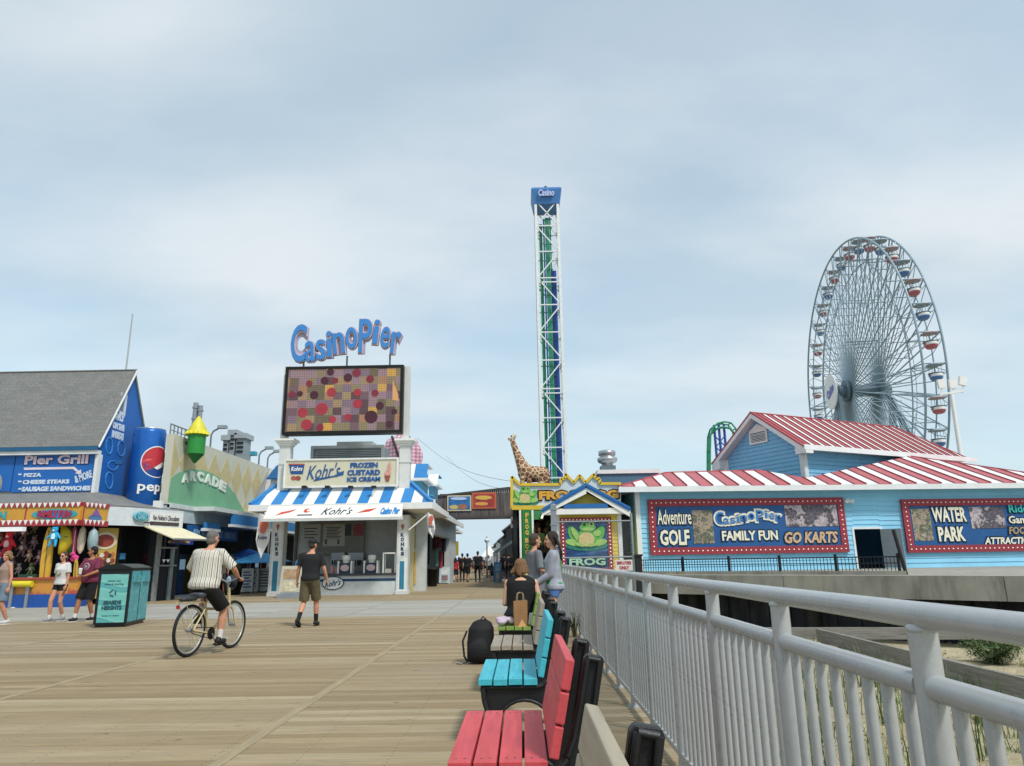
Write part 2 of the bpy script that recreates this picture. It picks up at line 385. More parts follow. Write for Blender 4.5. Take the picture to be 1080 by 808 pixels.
planks('crossing_strip', STRIPM, Y0, Y1, [-60]+[-38+2.4*i for i in range(17)][:-1]+[1.15], (Y1-Y0)/16, .002)
planks('promenade', DECK, Y1, Y1+50, SEAM, .145, 0)
mb = MB(); mb.box(-60, 1.14, -2.2, Y1+50, -.25, -.052); mb.build('boardwalk_base', M('#2a251d', .9), kind='structure')
mb = MB(); mb.box(-60, 1.15, Y1+50, 420, -.3, 0); mb.build('far_promenade', DECK, kind='structure')
# two doubled seam boards running along the walk
mb = MB()
for x in (-5.25, -2.03):
    mb.box(x-.045, x+.045, -2, Y0-.02, -.03, .004)
mb.build('seam_board', M('#9a8c70', .8, var=.25, scale=2, stretch=(20, 1, 1)), kind='structure')
mb = MB()
mb.box(1.16, 1.24, -2.2, 28.8, -.3, .0); mb.build('boardwalk_edge', M('#6d6656', .85, var=.3), kind='structure')
# pier: concrete deck edge, dark bulkhead under it
def conc_fn(t, co, b):
    v = nmap(t, co, (1, 1, .18)); s_ = nnoise(t, v, 3.0, 7, .7); n = nnoise(t, co, .8, 5); f = nnoise(t, co, 25, 4)
    c = nramp(t, n, [(.3, '#8d8a80'), (.7, '#aaa699')]); c = nmix(t, nmath(t, 'MULTIPLY', nramp(t, s_, [(.48, (0, 0, 0)), (.68, (1, 1, 1))]), .55), c, '#615f57')
    t.links.new(c, b.inputs['Base Color']); nbump(t, b, f, .3, .01)
CONC = nodemat('concrete', conc_fn, .9)
YP = 29.0
pa = P(700, 606.5, YP); pb = P(1075, 607.5, YP); PZ = pa.z; pz0 = P(1000, 633, YP).z
E0 = pa.copy(); E1 = G(1080, 607.5, PZ); ed = (E1-E0).normalized(); Ea = E0-ed*8.2; Eb = E1+ed*12; fe = Fr((Ea.x, Ea.y, 0), (ed.x, ed.y, 0)); LE = (Eb-Ea).length
pz0 = fe.px(1000, 633)[1]
mb = MB(); u = 0
while u < LE: mb.rect(fe, u, min(u+6.48, LE), pz0, PZ, -.5, 0); u += 6.5
q_ = [fe.w(0, PZ-.004, -.5), fe.w(LE, PZ-.004, -.5), Vector((60, fe.w(LE, 0).y, PZ-.004)), Vector((60, 62, PZ-.004)), Vector((fe.w(0, 0).x, 62, PZ-.004))]
mb.slab(q_, PZ-pz0-.3)
mb.build('pier_deck', CONC, kind='structure')
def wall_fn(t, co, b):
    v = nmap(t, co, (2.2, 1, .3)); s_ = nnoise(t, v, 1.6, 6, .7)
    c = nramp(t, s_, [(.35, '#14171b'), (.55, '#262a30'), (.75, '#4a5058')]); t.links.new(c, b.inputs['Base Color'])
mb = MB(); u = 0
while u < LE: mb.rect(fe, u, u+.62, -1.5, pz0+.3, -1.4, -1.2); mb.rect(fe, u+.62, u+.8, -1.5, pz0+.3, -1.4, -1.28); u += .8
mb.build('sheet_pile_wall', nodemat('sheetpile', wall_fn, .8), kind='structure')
for i in range(5):
    p_ = fe.w(9+4.6*i, 0, -.75)
    MB().cyl((p_.x, p_.y, -1.5), (p_.x, p_.y, pz0+.3), .2, n=12).build('pile', M('#2b2a28', .9, var=.3), label='round wooden pile under the concrete pier edge, '+('nearest the railing', 'second from the railing', 'third from the railing', 'fourth from the railing', 'farthest right')[i], cat='pile', group='piles under the pier edge')

# weathered timber bulkhead boards in the sand
def timber_fn(t, co, b):
    v = nmap(t, co, (1.2, 1.2, 22)); g = nnoise(t, v, 1.0, 8, .7); n = nnoise(t, co, 1.2, 4)
    c = nramp(t, g, [(.3, '#5e5b54'), (.6, '#94918a')]); c = nmix(t, nmath(t, 'MULTIPLY', n, .4), c, '#7c776c'); t.links.new(c, b.inputs['Base Color']); nbump(t, b, g, .5, .01)
TIMBER = nodemat('timber', timber_fn, .85)
zt = -.55
A = G(862, 663, zt); B = G(1085, 716, zt); C0 = G(700, 662, zt); D0 = G(1085, 664.5, zt)
def board(a, b, zt, h, th, name, label):
    d = (Vector(b)-Vector(a)); L_ = d.length; r = thing(name, label, 'timber wall', loc=(a[0], a[1], -1.45), rz=math.atan2(d.y, d.x))
    z = zt+1.45; k = 0
    while k < 1:
        hh = min(h, z+.3); MB().box(0, L_, -th/2, th/2, z-hh+.01, z).build('board', TIMBER, r); z -= hh; k += 1
    n = max(2, int(L_/2.2)); 
    for i in range(n+1): MB().cyl((i*L_/n, th/2+.1, -.2), (i*L_/n, th/2+.1, zt+1.42), .09, n=10).build('post', M('#4f4c40', .9, var=.3), r)
    return r
dirv = (B-A).normalized()
board(A, B+dirv*4.5, zt, .32, .09, 'timber_bulkhead', 'weathered grey timber bulkhead running through the sand beside the railing')
board(C0, Vector((D0.x+5, D0.y, zt)), zt, .3, .09, 'timber_bulkhead', 'weathered grey timber bulkhead crossing the sand in front of the dark pier wall')
# raised sand inside, plants and grass
mb = MB(); random.seed(3); nx, ny = 60, 40; x0, x1, y0, y1 = 1.35, 26.0, -1.0, min(C0.y, D0.y)-.1
vs = []
for j in range(ny+1):
    for i in range(nx+1):
        x = x0+(x1-x0)*i/nx; y = y0+(y1-y0)*j/ny
        s = (x-A.x)*(-dirv.y)+(y-A.y)*dirv.x
        h = -.9 + .05*math.sin(x*1.7+math.sin(y*.9)*2)*math.cos(y*1.1)+random.uniform(-.03, .03) 
        vs.append((x, y, h))
fs = [(j*(nx+1)+i, j*(nx+1)+i+1, (j+1)*(nx+1)+i+1, (j+1)*(nx+1)+i) for j in range(ny) for i in range(nx)]
mb.add(vs, fs, 0, True); sandb = mb.build('beach_sand', SAND, kind='structure')
def leafmat(a, b_): return nodemat('leaf'+a, lambda t, co, b: t.links.new(nramp(t, nnoise(t, co, 9, 4), [(.3, a), (.7, b_)]), b.inputs['Base Color']), .7)
LEAF = leafmat('#38502a', '#617a3c'); DRY = leafmat('#77784a', '#a39d66')
def blade(mb, p, h, lean, az, w_, mi=0):
    d = Vector((math.cos(az), math.sin(az), 0)); s_ = Vector((-d.y, d.x, 0))*w_; p = Vector(p)
    q = p+d*lean*.35+Vector((0, 0, h*.6)); r = p+d*lean+Vector((0, 0, h))
    mb.add([p-s_, p+s_, q+s_*.7, q-s_*.7, r], [(0, 1, 2, 3), (3, 2, 4)], mi)
mb = MB()
def sandz(x, y): return -.9
for k in range(900):
    x = random.uniform(1.5, 24) if k % 2 else random.uniform(1.5, 6.5); y = random.uniform(.8, y1-.4)
    if k % 3 == 0: x = 1.45+abs(random.gauss(0, .8))
    nb = random.randint(10, 30); hh = random.uniform(.2, .7); mi = random.random() < .45
    for i in range(nb): blade(mb, (x+random.gauss(0, .1), y+random.gauss(0, .1), sandz(x, y)-.05), hh*random.uniform(.5, 1.1), random.uniform(.05, .3), random.uniform(0, 6.28), .008, int(mi))
mb.build('beach_grass', [LEAF, DRY], kind='stuff')
mb = MB()
for k in range(2600):
    x = 1.3+abs(random.gauss(0, 5)); y = random.uniform(.5, y1-.2); r_ = random.uniform(.006, .03)*(1 if k % 9 else 1.8)
    mb.ell((x, y, sandz(x, y)+random.uniform(-.02, .03)), (r_, r_*random.uniform(.6, 1.6), r_*.6), 5, k % 3)
mb.build('beach_debris', [M('#6b5d45', .9), M('#8b8170', .9), M('#4a4030', .9)], kind='stuff')
def shrub(name, c, r, h, n, label, mat=LEAF):
    t = thing(name, label, 'plant', loc=c); m = MB()
    stems = []
    for k in range(14):
        a = random.uniform(0, 6.28); e = random.uniform(.3, 1); p = Vector((math.cos(a)*r*e*.8, math.sin(a)*r*e*.8, h*random.uniform(.5, 1)))
        m.path([(0, 0, -.1), (p.x*.4, p.y*.4, p.z*.6), p], [.012, .009, .004], 5); stems.append(p)
    m.build('stem', M('#5a5436', .8), t); m = MB()
    for k in range(n):
        p = random.choice(stems)*random.uniform(.35, 1.02)+Vector((random.gauss(0, r*.14), random.gauss(0, r*.14), random.gauss(0, h*.1))); p.z = max(.02, p.z)
        a = random.uniform(0, 6.28); d = Vector((math.cos(a), math.sin(a), random.uniform(-.3, .7))).normalized(); s_ = d.cross(Vector((0, 0, 1))).normalized()*.014; l = random.uniform(.05, .1)
        m.add([p, p+d*l*.5+s_, p+d*l, p+d*l*.5-s_], [(0, 1, 2, 3)])
    m.build('foliage', mat, t); return t
c = G(1048, 703, -.95); shrub('beach_shrub', (c.x, c.y, -.98), 0.8, .7, 4200, 'bushy green shrub growing in the sand behind the timber bulkhead')
c = G(641, 678, -.1); shrub('weed', (.86, c.y if c.y > 2 else 8, 0), .2, .42, 60, 'small leafy weed growing up by the foot of the grey railing')

# ================================================================= RAILING
RX = 0.97
def galfn(t, co, b):
    n = nnoise(t, nmap(t, co, (9, 2, 5)), 2.2, 7, .75); sp = nnoise(t, co, 55, 4, .6); st_ = nnoise(t, nmap(t, co, (30, 30, 1.2)), 1.0, 5, .7)
    c = nramp(t, n, [(.3, '#aaadae'), (.6, '#b5b8b8'), (.8, '#bbbdbd')]); c = nmix(t, nmath(t, 'MULTIPLY', nramp(t, st_, [(.55, (0, 0, 0)), (.72, (1, 1, 1))]), .22), c, '#93938f'); pass
    t.links.new(c, b.inputs['Base Color']); b.inputs['Metallic'].default_value = .15; t.links.new(nmath(t, 'ADD', nmath(t, 'MULTIPLY', n, .25), .16), b.inputs['Roughness'])
GAL = GALP = nodemat('galvanised_paint', galfn, .4)
rail = thing('metal_railing', 'long grey painted metal railing along the right edge of the boardwalk', 'railing')
RY0, RY1 = .1, 28.6
MB().path([(RX, RY0+i*(RY1-RY0)/12, 1.125) for i in range(13)], .0325, 18).build('top_rail', GAL, rail)
for a_ in range(28):
    ya = .845+.985*a_
    MB().cyl((RX, ya+.028, .962), (RX, ya+.985-.028, .962), .03, n=16).build('middle_rail', GAL, rail)
MB().box(RX-.02, RX+.02, RY0, RY1, .075, .11).build('bottom_rail', GALP, rail)
postm = None; pick = None; far = MB(); npk = 0
for k in range(28):
    y = .845+.985*k
    if y > RY1: break
    if postm is None:
        m_ = MB(); m_.cyl((0, 0, 0), (0, 0, 1.10), .034, n=16); m_.box(-.06, .06, -.06, .06, 0, .012); m_.lathe((0, 0, 1.085), [(.034, 0), (.038, .006), (.036, .014), (.03, .02)], 14)
        for bx_ in (-.045, .045):
            for by_ in (-.045, .045): m_.cyl((bx_, by_, .012), (bx_, by_, .024), .008, n=6); postm = m_.mesh('post', GALP)
    o = bpy.data.objects.new('post', postm); COL.objects.link(o); o.parent = rail; o.location = (RX, y, 0)
    for j in range(1, 9):
        yy = y+.985*j/9
        if npk < 100 and yy > 1.2:
            if pick is None: pick = MB().cyl((0, 0, .1), (0, 0, .955), .0165, n=12).mesh('picket', GALP)
            o = bpy.data.objects.new('picket', pick); COL.objects.link(o); o.parent = rail; o.location = (RX, yy, 0); npk += 1
        elif yy > 1.2: far.cyl((RX, yy, .1), (RX, yy, .955), .0165, n=6)
f_ = far.build('picket', GALP, rail); f_['kind'] = 'stuff'

# ================================================================= BENCHES
def plastic(h):
    def fn(t, co, b):
        v = nmap(t, co, (14, 1.3, 14)); g = nnoise(t, v, 1.5, 7, .7); n = nnoise(t, co, 60, 3)
        c = lin(h); lo = tuple(x*.82 for x in c); hi = tuple(min(1, x*1.08+.01) for x in c)
        col = nramp(t, g, [(.35, lo), (.65, hi)]); d = nnoise(t, co, 7, 6, .75)
        col = nmix(t, nmath(t, 'MULTIPLY', nramp(t, d, [(.60, (0, 0, 0)), (.72, (1, 1, 1))]), .35), col, tuple(x*.5+.03 for x in c))
        t.links.new(col, b.inputs['Base Color']); nbump(t, b, nmath(t, 'ADD', g, nmath(t, 'MULTIPLY', n, .4)), .45, .004)
    return nodemat('plastic'+h, fn, .55)
def blackfn(t, co, b):
    n = nnoise(t, co, 90, 3); d = nnoise(t, co, 5, 5)
    t.links.new(nramp(t, d, [(.35, '#0d0e10'), (.7, '#1d1f22')]), b.inputs['Base Color']); nbump(t, b, n, .5, .003)
BLK = nodemat('black_plastic', blackfn, .5)
def bevel_obj(o, w_, seg=2):
    b_ = o.modifiers.new('b', 'BEVEL'); b_.width = w_; b_.segments = seg; b_.limit_method = 'ANGLE'; b_.angle_limit = R(35); return o
BL = 1.06; SCREW = M('#5a5c5e', .4, metal=.6)
fr_x = Fr((0, 0, 0), (1, 0, 0))     # x-z profile plane, normal -y
def arc(cx, cz, r, a0, a1, n): return [(cx+r*math.cos(R(a0+(a1-a0)*i/n)), cz+r*math.sin(R(a0+(a1-a0)*i/n))) for i in range(n+1)]
outer = [(-.315, .405), (-.32, .37), (-.305, .30), (-.275, .22), (-.25, .14), (-.25, .0), (-.20, 0), (-.195, .07)] + \
        arc(-.005, .10, .19, 175, 5, 16) + [(.19, .07), (.20, 0), (.265, 0), (.265, .1), (.258, .25), (.272, .42), (.315, .66), (.35, .835), (.342, .855), (.275, .865), (.262, .85)] + \
        [(.226, .66), (.19, .53), (.165, .455), (.13, .415), (.09, .405)]
core = outer
def bench(name, y, hexc, label, group, near=False):
    t = thing(name, label, 'bench', group)
    mats = plastic(hexc)
    for i, xa in enumerate((-.33, -.222, -.114, -.006)):
        mm_ = MB().box(xa, xa+.097, 0, BL, .408, .45)
        for yb in (.065, BL-.065):
            for xb in (.03, .067): mm_.cyl((xa+xb, yb, .445), (xa+xb, yb, .4512), .006, n=8, mi=1)
        o = bevel_obj(mm_.build('seat_slat', [mats, SCREW], t), .006)
        o.location = (0, 0, random.uniform(-.002, .002))
    d = Vector((.082, 0, .39)).normalized(); nrm = Vector((-d.z, 0, d.x))
    p = Vector((.137, 0, .453)); fb = Fr(p, (0, 1, 0), d)
    for i, v in enumerate((0, .137, .274)):
        bevel_obj(MB().prism(fb, [(0, v), (BL, v), (BL, v+.128), (0, v+.128)], -.042, 0).build('back_slat', mats, t), .006)
    for yy in (.03, .70):
        m = MB(); m.prism(fr_x, outer, -(yy+.055), -(yy+.015))
        # proud rim strips round the recessed web
        def rim(pts, wd):
            for a, b_ in zip(pts[:-1], pts[1:]):
                m.cyl((a[0], yy, a[1]), (b_[0], yy, b_[1]), wd, n=6); m.cyl((a[0], yy+.07, a[1]), (b_[0], yy+.07, b_[1]), wd, n=6)
        ins = [(-.30, .388), (-.29, .30), (-.26, .21), (-.236, .14), (-.236, .02)]
        rim(ins, .02); rim(arc(-.005, .10, .205, 175, 5, 12), .014); rim([(.25, .02), (.243, .25), (.258, .43), (.301, .66), (.332, .84), (.28, .85), (.244, .67), (.21, .53), (.18, .46)], .013)
        rim([(-.30, .39), (.08, .39), (.13, .40), (.18, .45)], .015)
        bevel_obj(m.build('side_frame', BLK, t), .004)
    t.location = (.0, y, 0); return t
GB = 'benches in a row beside the railing'
bench('bench', 1.22, '#a39883', 'tan slatted bench nearest the camera, cut off by the bottom of the picture', GB)
bench('bench', 3.26, '#c8484e', 'red slatted bench with black side frames', GB)
bench('bench', 5.40, '#3db3c4', 'turquoise slatted bench with black side frames', GB)
bench('bench', 7.42, '#9a9080', 'tan slatted bench between the turquoise bench and the green bench', GB)
bench('bench', 9.46, '#7f9a48', 'green slatted bench with a paper bag and a woman sitting on it', GB)
# ================================================================= RIGHT: blue building with red and white metal roof
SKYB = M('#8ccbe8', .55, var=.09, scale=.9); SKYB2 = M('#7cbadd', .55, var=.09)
RROOF = M('#bb6468', .42, metal=.1, var=.1, scale=2); WROOF = M('#e4e4e4', .42, var=.06, scale=2)
RT = R(4)
oB = P(672, 560, 35.0); fb = Fr((oB.x, oB.y, 0), (math.cos(RT), math.sin(RT), 0))
blue = thing('striped_roof_building', 'light blue clapboard building with a red and white striped metal roof', 'building')
uR = 27.0; vT = fb.px(672, 517)[1]
door = fb.box(903, 558, 931, 603); PZ2 = PZ
mb = MB()
siding(mb, fb, [(0, PZ2), (door[0], PZ2), (door[0], vT), (0, vT)], .23, 0, 0, .034)
siding(mb, fb, [(door[1], PZ2), (uR, PZ2), (uR, vT), (door[1], vT)], .23, 0, 0, .034)
siding(mb, fb, [(door[0], door[3]), (door[1], door[3]), (door[1], vT), (door[0], vT)], .23, 0, 0, .034)
# closing walls so the building is a volume
mb.rect(fb, 0, uR, PZ2, vT, -9.0, -8.9); mb.rect(fb, -.0, .08, PZ2, vT, -8.9, -.02); mb.rect(fb, uR-.08, uR, PZ2, vT, -8.9, -.02)
fL = Fr(fb.w(0, 0, 0), -fb.n); fL = Fr(fb.w(0, 0, -8.9), fb.n)   # left end wall faces -u
siding(mb, Fr(fb.w(0, 0, -8.9), fb.n*1.0), [(0, PZ2), (8.88, PZ2), (8.88, vT), (0, vT)], .23, 0.0, 0, .034)
mb.build('wall', SKYB, blue)
m = MB(); m.rect(fb, .0, uR, PZ2+.01, PZ2+.02, -8.8, -.1); m.build('floor', DARK, blue)
m = MB(); m.rect(fb, -.03, .2, PZ2, vT, -.03, .06); m.rect(fb, -.03, -.0, PZ2, vT, -.25, -.03); m.build('corner_trim', TRIM, blue)
m = MB(); t_ = .1; m.rect(fb, door[0]-t_, door[0], PZ2, door[3]+t_, .0, .05); m.rect(fb, door[1], door[1]+t_, PZ2, door[3]+t_, .0, .05); m.rect(fb, door[0], door[1], door[3], door[3]+t_, .0, .05)
m.build('door_frame', TRIM, blue)
dm = MB(); dc = fb.w(door[1], 0, .06); fd = Fr(dc, (math.cos(R(52)), -math.sin(R(52)), 0)); dm.rect(fd, 0, .98, PZ2+.03, door[3]-.02, -.03, .02)
dd = dm.build('door', M('#8e979c', .5), blue); MB().cyl(fd.w(.88, PZ2+1.05, .02), fd.w(.88, PZ2+1.05, .08), .03).build('door_handle', METAL, dd)
# dark fittings inside the doorway
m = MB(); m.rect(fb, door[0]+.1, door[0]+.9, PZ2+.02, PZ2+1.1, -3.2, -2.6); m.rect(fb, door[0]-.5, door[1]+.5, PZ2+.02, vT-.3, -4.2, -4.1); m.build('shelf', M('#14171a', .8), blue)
# lower roof
def roofplane(o, u, pitch):   # plane rising away from the viewer
    u = Vector(u).normalized(); nh = Vector((-u.y, u.x, 0)); v = nh*math.cos(pitch)+Vector((0, 0, 1))*math.sin(pitch); return Fr(o, u, v)
eo = fb.w(0, vT+.12, .75)
fr = roofplane(eo, fb.u, R(21))
e0 = fr.px(651, 511)[0]; 
zmin = 0.0
pl = [(e0, 0), (uR+.8, 0)]
top = [fr.px(*q) for q in ((1150, 507), (1078, 498), (959, 481), (850, 504), (803, 496), (702, 498.5))]
pl = [(e0, 0), (uR+1.0, 0)] + top[:]
pl_main = [(e0, 0), fr.px(651, 511)] 
m = MB()
# cut the outline (not convex at the valley) into two convex pieces
v850 = top[3]; left = [(e0, 0), (v850[0], 0), v850, top[4], top[5]]; right = [(v850[0], 0), (uR+1.2, 0), top[0], top[1], top[2], v850]
offu = fr.px(668, 511)[0]; wd = (fr.px(1061, 512)[0]-fr.px(721, 512)[0])/11/1.0
wd = abs(fr.px(721, 512)[0]-fr.px(688, 512)[0])*.42
stripes(m, fr, left, wd, -.06, 0, 2, offu, 2); stripes(m, fr, right, wd, -.06, 0, 2, offu, 2)
mats = [WROOF, RROOF, M('#8d3f44', .45)]
m.build('roof', mats, blue)
# hidden back slopes and left hip, closing the roof
m = MB()
Lh = top[5]; hl = fr.w(*Lh); el = fr.w(e0, 0); bl = fb.w(0, vT+.12, -9.6); bl.x = el.x
hv = fr.w(*top[2]); br = fb.w(uR+1, vT+.12, -9.6); er = fr.w(uR+1.2, 0)
m.slab([el, hl, bl], .06, 0); m.slab([bl, hl, fr.w(*top[4]), fr.w(*top[4])+fb.n*-4], .06, 0); m.slab([hv, fr.w(*top[1]), br], .06, 0); m.slab([er, br, fr.w(*top[0]), fr.w(*top[1])], .06, 0)
m.build('rear_roof', RROOF, blue)
m = MB(); m.rect(fb, e0+ (0), uR+1.2, vT-.16, vT+.09, .72, .78); m.rect(fb, e0, uR+1.2, vT-.02, vT+.02, .02, .72); m.rect(fb, e0, e0+.05, vT-.16, vT+.09, -9.5, .72)
m.rect(fb, e0, 0, vT-.02, vT+.02, -9.4, .02)
m.build('fascia', TRIM, blue)
# ridge cap lines
for a, b_ in ((el, hl), (hl, fr.w(*top[4])), (hv, fr.w(*top[1])), (fr.w(*top[1]), fr.w(*top[0]))): MB().cyl(a, b_, .05, n=6).build('ridge_cap', M('#a3474c', .45), blue)
# upper block: corner post at pixel x 847, side wall runs right, gable end runs left
cy = 38.0; c0 = P(848, 490, cy); aR = R(27)
fs_ = Fr((c0.x, c0.y, 0), (math.cos(aR), math.sin(aR), 0)); gd = Vector((-math.sin(aR), math.cos(aR), 0))
gl = PP(765, 480, c0, Vector((math.cos(aR), math.sin(aR), 0))) ; gl.z = 0
glen = (gl-Vector((c0.x, c0.y, 0))).length; fg = Fr(gl, -gd)       # gable plane, u toward the corner
zt_ = fs_.px(848, 471)[1]; Ls = fs_.px(1004, 480)[0]
zb = vT-.3
up = thing('x', '', ''); bpy.data.objects.remove(up)
m = MB(); siding(m, fs_, [(0, zb), (Ls, zb), (Ls, zt_), (0, zt_)], .23, 0, 0, .034)
ga = fg.px(792, 443); gp = [(0, zb), (glen, zb), (glen, zt_), (glen/2, max(ga[1], zt_+.9)), (0, zt_)]
apexv = gp[3][1]
siding(m, fg, gp, .23, 0, 0, .034); m.rect(fs_, 0, Ls, zb, zt_, -glen, -glen+.1); m.rect(fs_, Ls-.1, Ls, zb, zt_, -glen, 0)
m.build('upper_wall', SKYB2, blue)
m = MB(); m.rect(fg, glen-.22, glen+.05, zb, zt_, .0, .06); m.rect(fs_, -.03, .22, zb, zt_, .0, .07); m.rect(fg, 0, .22, zb, zt_, .0, .06)
m.rect(fs_, -.3, Ls+.6, zt_-.24, zt_-.2, .0, .66); m.rect(fs_, -.62, Ls+1.3, zt_-.30, zt_-.02, .66, .72)
# rakes on the gable
ov = .65; rk = [(-ov-.1, zt_-.04), (glen/2, apexv+.24-.02), (glen+ov+.1, zt_-.04)]
sl = (apexv-zt_)/(glen/2)
def rake(m, u0, v0, u1, v1, w_, d0, d1, mi=0): m.prism(fg, [(u0, v0-w_), (u1, v1-w_), (u1, v1), (u0, v0)], d0, d1, mi)
rake(m, -ov, zt_-ov*sl+.28, glen/2, apexv+.28, .3, .5, .56); rake(m, glen/2, apexv+.28, glen+ov, zt_-ov*sl+.28, .3, .5, .56)
# boxed eave returns
m.rect(fg, -ov, .0, zt_-ov*sl-.1, zt_-.02, .0, .55); m.rect(fg, glen, glen+ov+.06, zt_-ov*sl-.0, zt_-.02, .0, .55)
rake(m, -ov, zt_-ov*sl+.05, glen/2, apexv+.05, .04, .0, .5); rake(m, glen/2, apexv+.05, glen+ov, zt_-ov*sl+.05, .04, .0, .5)
m.build('upper_trim', TRIM, blue)
# upper roof: right slope with stripes, left slope plain
m = MB(); th = math.atan(sl); Lr = Ls+.9
fu = Fr(fs_.w(-.58, zt_-ov*sl+.3, ov), fs_.u, (gd*math.cos(th)+Vector((0, 0, 1))*math.sin(th)))
sw = (glen/2+ov)/math.cos(th); stripes(m, fu, [(0, 0), (Lr+.5, 0), (Lr-1.2, sw), (0, sw)], .40, -.05, .0, 2, 0, 2)
pA, pB = fu.w(0, sw), fu.w(Lr-1.2, sw); qA, qB = fs_.w(-.58, zt_-ov*sl+.3, -glen-ov), fs_.w(Lr, zt_-ov*sl+.3, -glen-ov)
m.slab([pA, pB, qB, qA], .05, 1); m.slab([pB, fu.w(Lr+.5, 0), qB], .05, 1)
m.build('upper_roof', mats, blue)
m = MB(); m.cyl(pA, pB, .06, n=6); m.cyl(pB, fu.w(Lr+.5, 0), .06, n=6)
rake(m, -ov-.02, zt_-ov*sl+.32, glen/2, apexv+.32, .05, .0, .6); rake(m, glen/2, apexv+.32, glen+ov+.02, zt_-ov*sl+.32, .05, .0, .6)
m.build('upper_ridge_cap', M('#a3474c', .45), blue)
# louvred vent
g = fg.box(791, 449, 810, 468); um = (g[0]+g[1])/2; m = MB(); hw = (g[1]-g[0])/2
m.frame(fg, um-hw, um+hw, g[2], g[3]-.25, .1, .02, .1); m.prism(fg, [(um-hw, g[3]-.25), (um+hw, g[3]-.25), (um, g[3]+.12)], .02, .1)
vt = m.build('gable_vent', WHITE, blue); m = MB(); v = g[2]+.14
while v < g[3]-.3: m.rect(fg, um-hw+.1, um+hw-.1, v, v+.035, .03, .08); v += .085
m.build('louvre', TRIM, vt); MB().rect(fg, um-hw+.08, um+hw-.08, g[2]+.05, g[3]-.27, .022, .03).build('vent_screen', M('#3a3f42', .8), vt)
# wall lamp
m = MB(); a, b_ = fb.px(893, 528.5); m.rect(fb, a-.07, a+.07, b_-.1, b_+.12, .03, .12); l_ = m.build('wall_lamp', WHITE, blue); MB().cyl(fb.w(a, b_, .12), fb.w(a+.18, b_-.05, .3), .07, .1).cyl(fb.w(a, b_, .12), fb.w(a-.16, b_-.05, .3), .06, .09).build('lamp_head', WHITE, l_)

# ---------------------------------------------------------------- signs on the blue building
CREAM = M('#e8e4cf', .6, var=.05); NAVY = M('#0e1d33', .6); SIGNB = M('#22578f', .5, var=.14, scale=1.5); MAROON = M('#94343f', .55); BULB = M('#f3ead8', .4, var=0, emit=.15)
def photo_fn(cols, sc):
    def fn(t, co, b):
        n = nnoise(t, co, sc, 8, .8); t.links.new(nramp(t, n, cols, False), b.inputs['Base Color'])
    return fn
PH1 = nodemat('photo_green', photo_fn([(.3, '#101512'), (.42, '#3d5f4a'), (.48, '#b09a88'), (.56, '#24402f'), (.66, '#c3b8a0'), (.75, '#20251f')], 1.1), .6)
PH2 = nodemat('photo_mauve', photo_fn([(.3, '#0c0f12'), (.42, '#6d6572'), (.48, '#1b1f23'), (.56, '#c8bac0'), (.66, '#39404a'), (.75, '#1b1e22')], 1.3), .6)
BULBM = MB().ell((0, 0, 0), .036, 6).mesh('bulb', BULB)
def marquee(fr, x0, y0, x1, y1, name, label, cat='sign', bw=.34, d=.06, bulbpitch=.24, face=None):
    b = fr.box(x0, y0, x1, y1); t = thing(name, label, cat)
    MB().rect(fr, b[0]+bw, b[1]-bw, b[2]+bw, b[3]-bw, d, d+.07).build('panel', face or SIGNB, t)
    MB().frame(fr, b[0], b[1], b[2], b[3], bw, d, d+.11).build('border', MAROON, t)
    pts = []; n = int((b[1]-b[0])/bulbpitch)
    for i in range(n+1):
        u = b[0]+bw/2+(b[1]-b[0]-bw)*i/n; pts += [fr.w(u, v, d+.12) for v in (b[2]+bw/2, b[3]-bw/2)]
    n = int((b[3]-b[2])/bulbpitch)
    for i in range(1, n):
        v = b[2]+bw/2+(b[3]-b[2]-bw)*i/n; pts += [fr.w(u, v, d+.12) for u in (b[0]+bw/2, b[1]-bw/2)]
    rest = MB()
    for i, p in enumerate(pts):
        if i < 99:
            o = bpy.data.objects.new('bulb', BULBM); COL.objects.link(o); o.parent = t; o.location = p
        else: rest.ell(p, .036, 6)
    if rest.v: rest.build('bulb', BULB, t)['kind'] = 'stuff'
    return t
def outlined(fr, s, x0, y0, x1, y1, parent, face, edge, d, grow=.06, off=.02, shear=0, rot=0, two=None, rise=0):
    m = MB(); b = fr.box(x0, y0, x1, y1)
    text(m, s, fr, *b, d, .02, off+.045, shear, 0, rot, grow, rise=rise); text(m, s, fr, *b, d+.021, .02, off, shear, 1, rot, rise=rise)
    return m.build('lettering', [edge, face], parent)
CP = [('C', 232, 110, 312, 305, 0), ('a', 304, 196, 357, 303, .06), ('s', 360, 188, 412, 293, .08), ('i', 415, 145, 443, 280, .08), ('n', 447, 152, 508, 262, .12), ('o', 514, 124, 574, 236, .08), ('P', 582, 82, 650, 256, 0), ('i', 656, 86, 686, 212, -.1), ('e', 694, 122, 742, 232, -.1), ('r', 748, 148, 800, 262, -.08)]
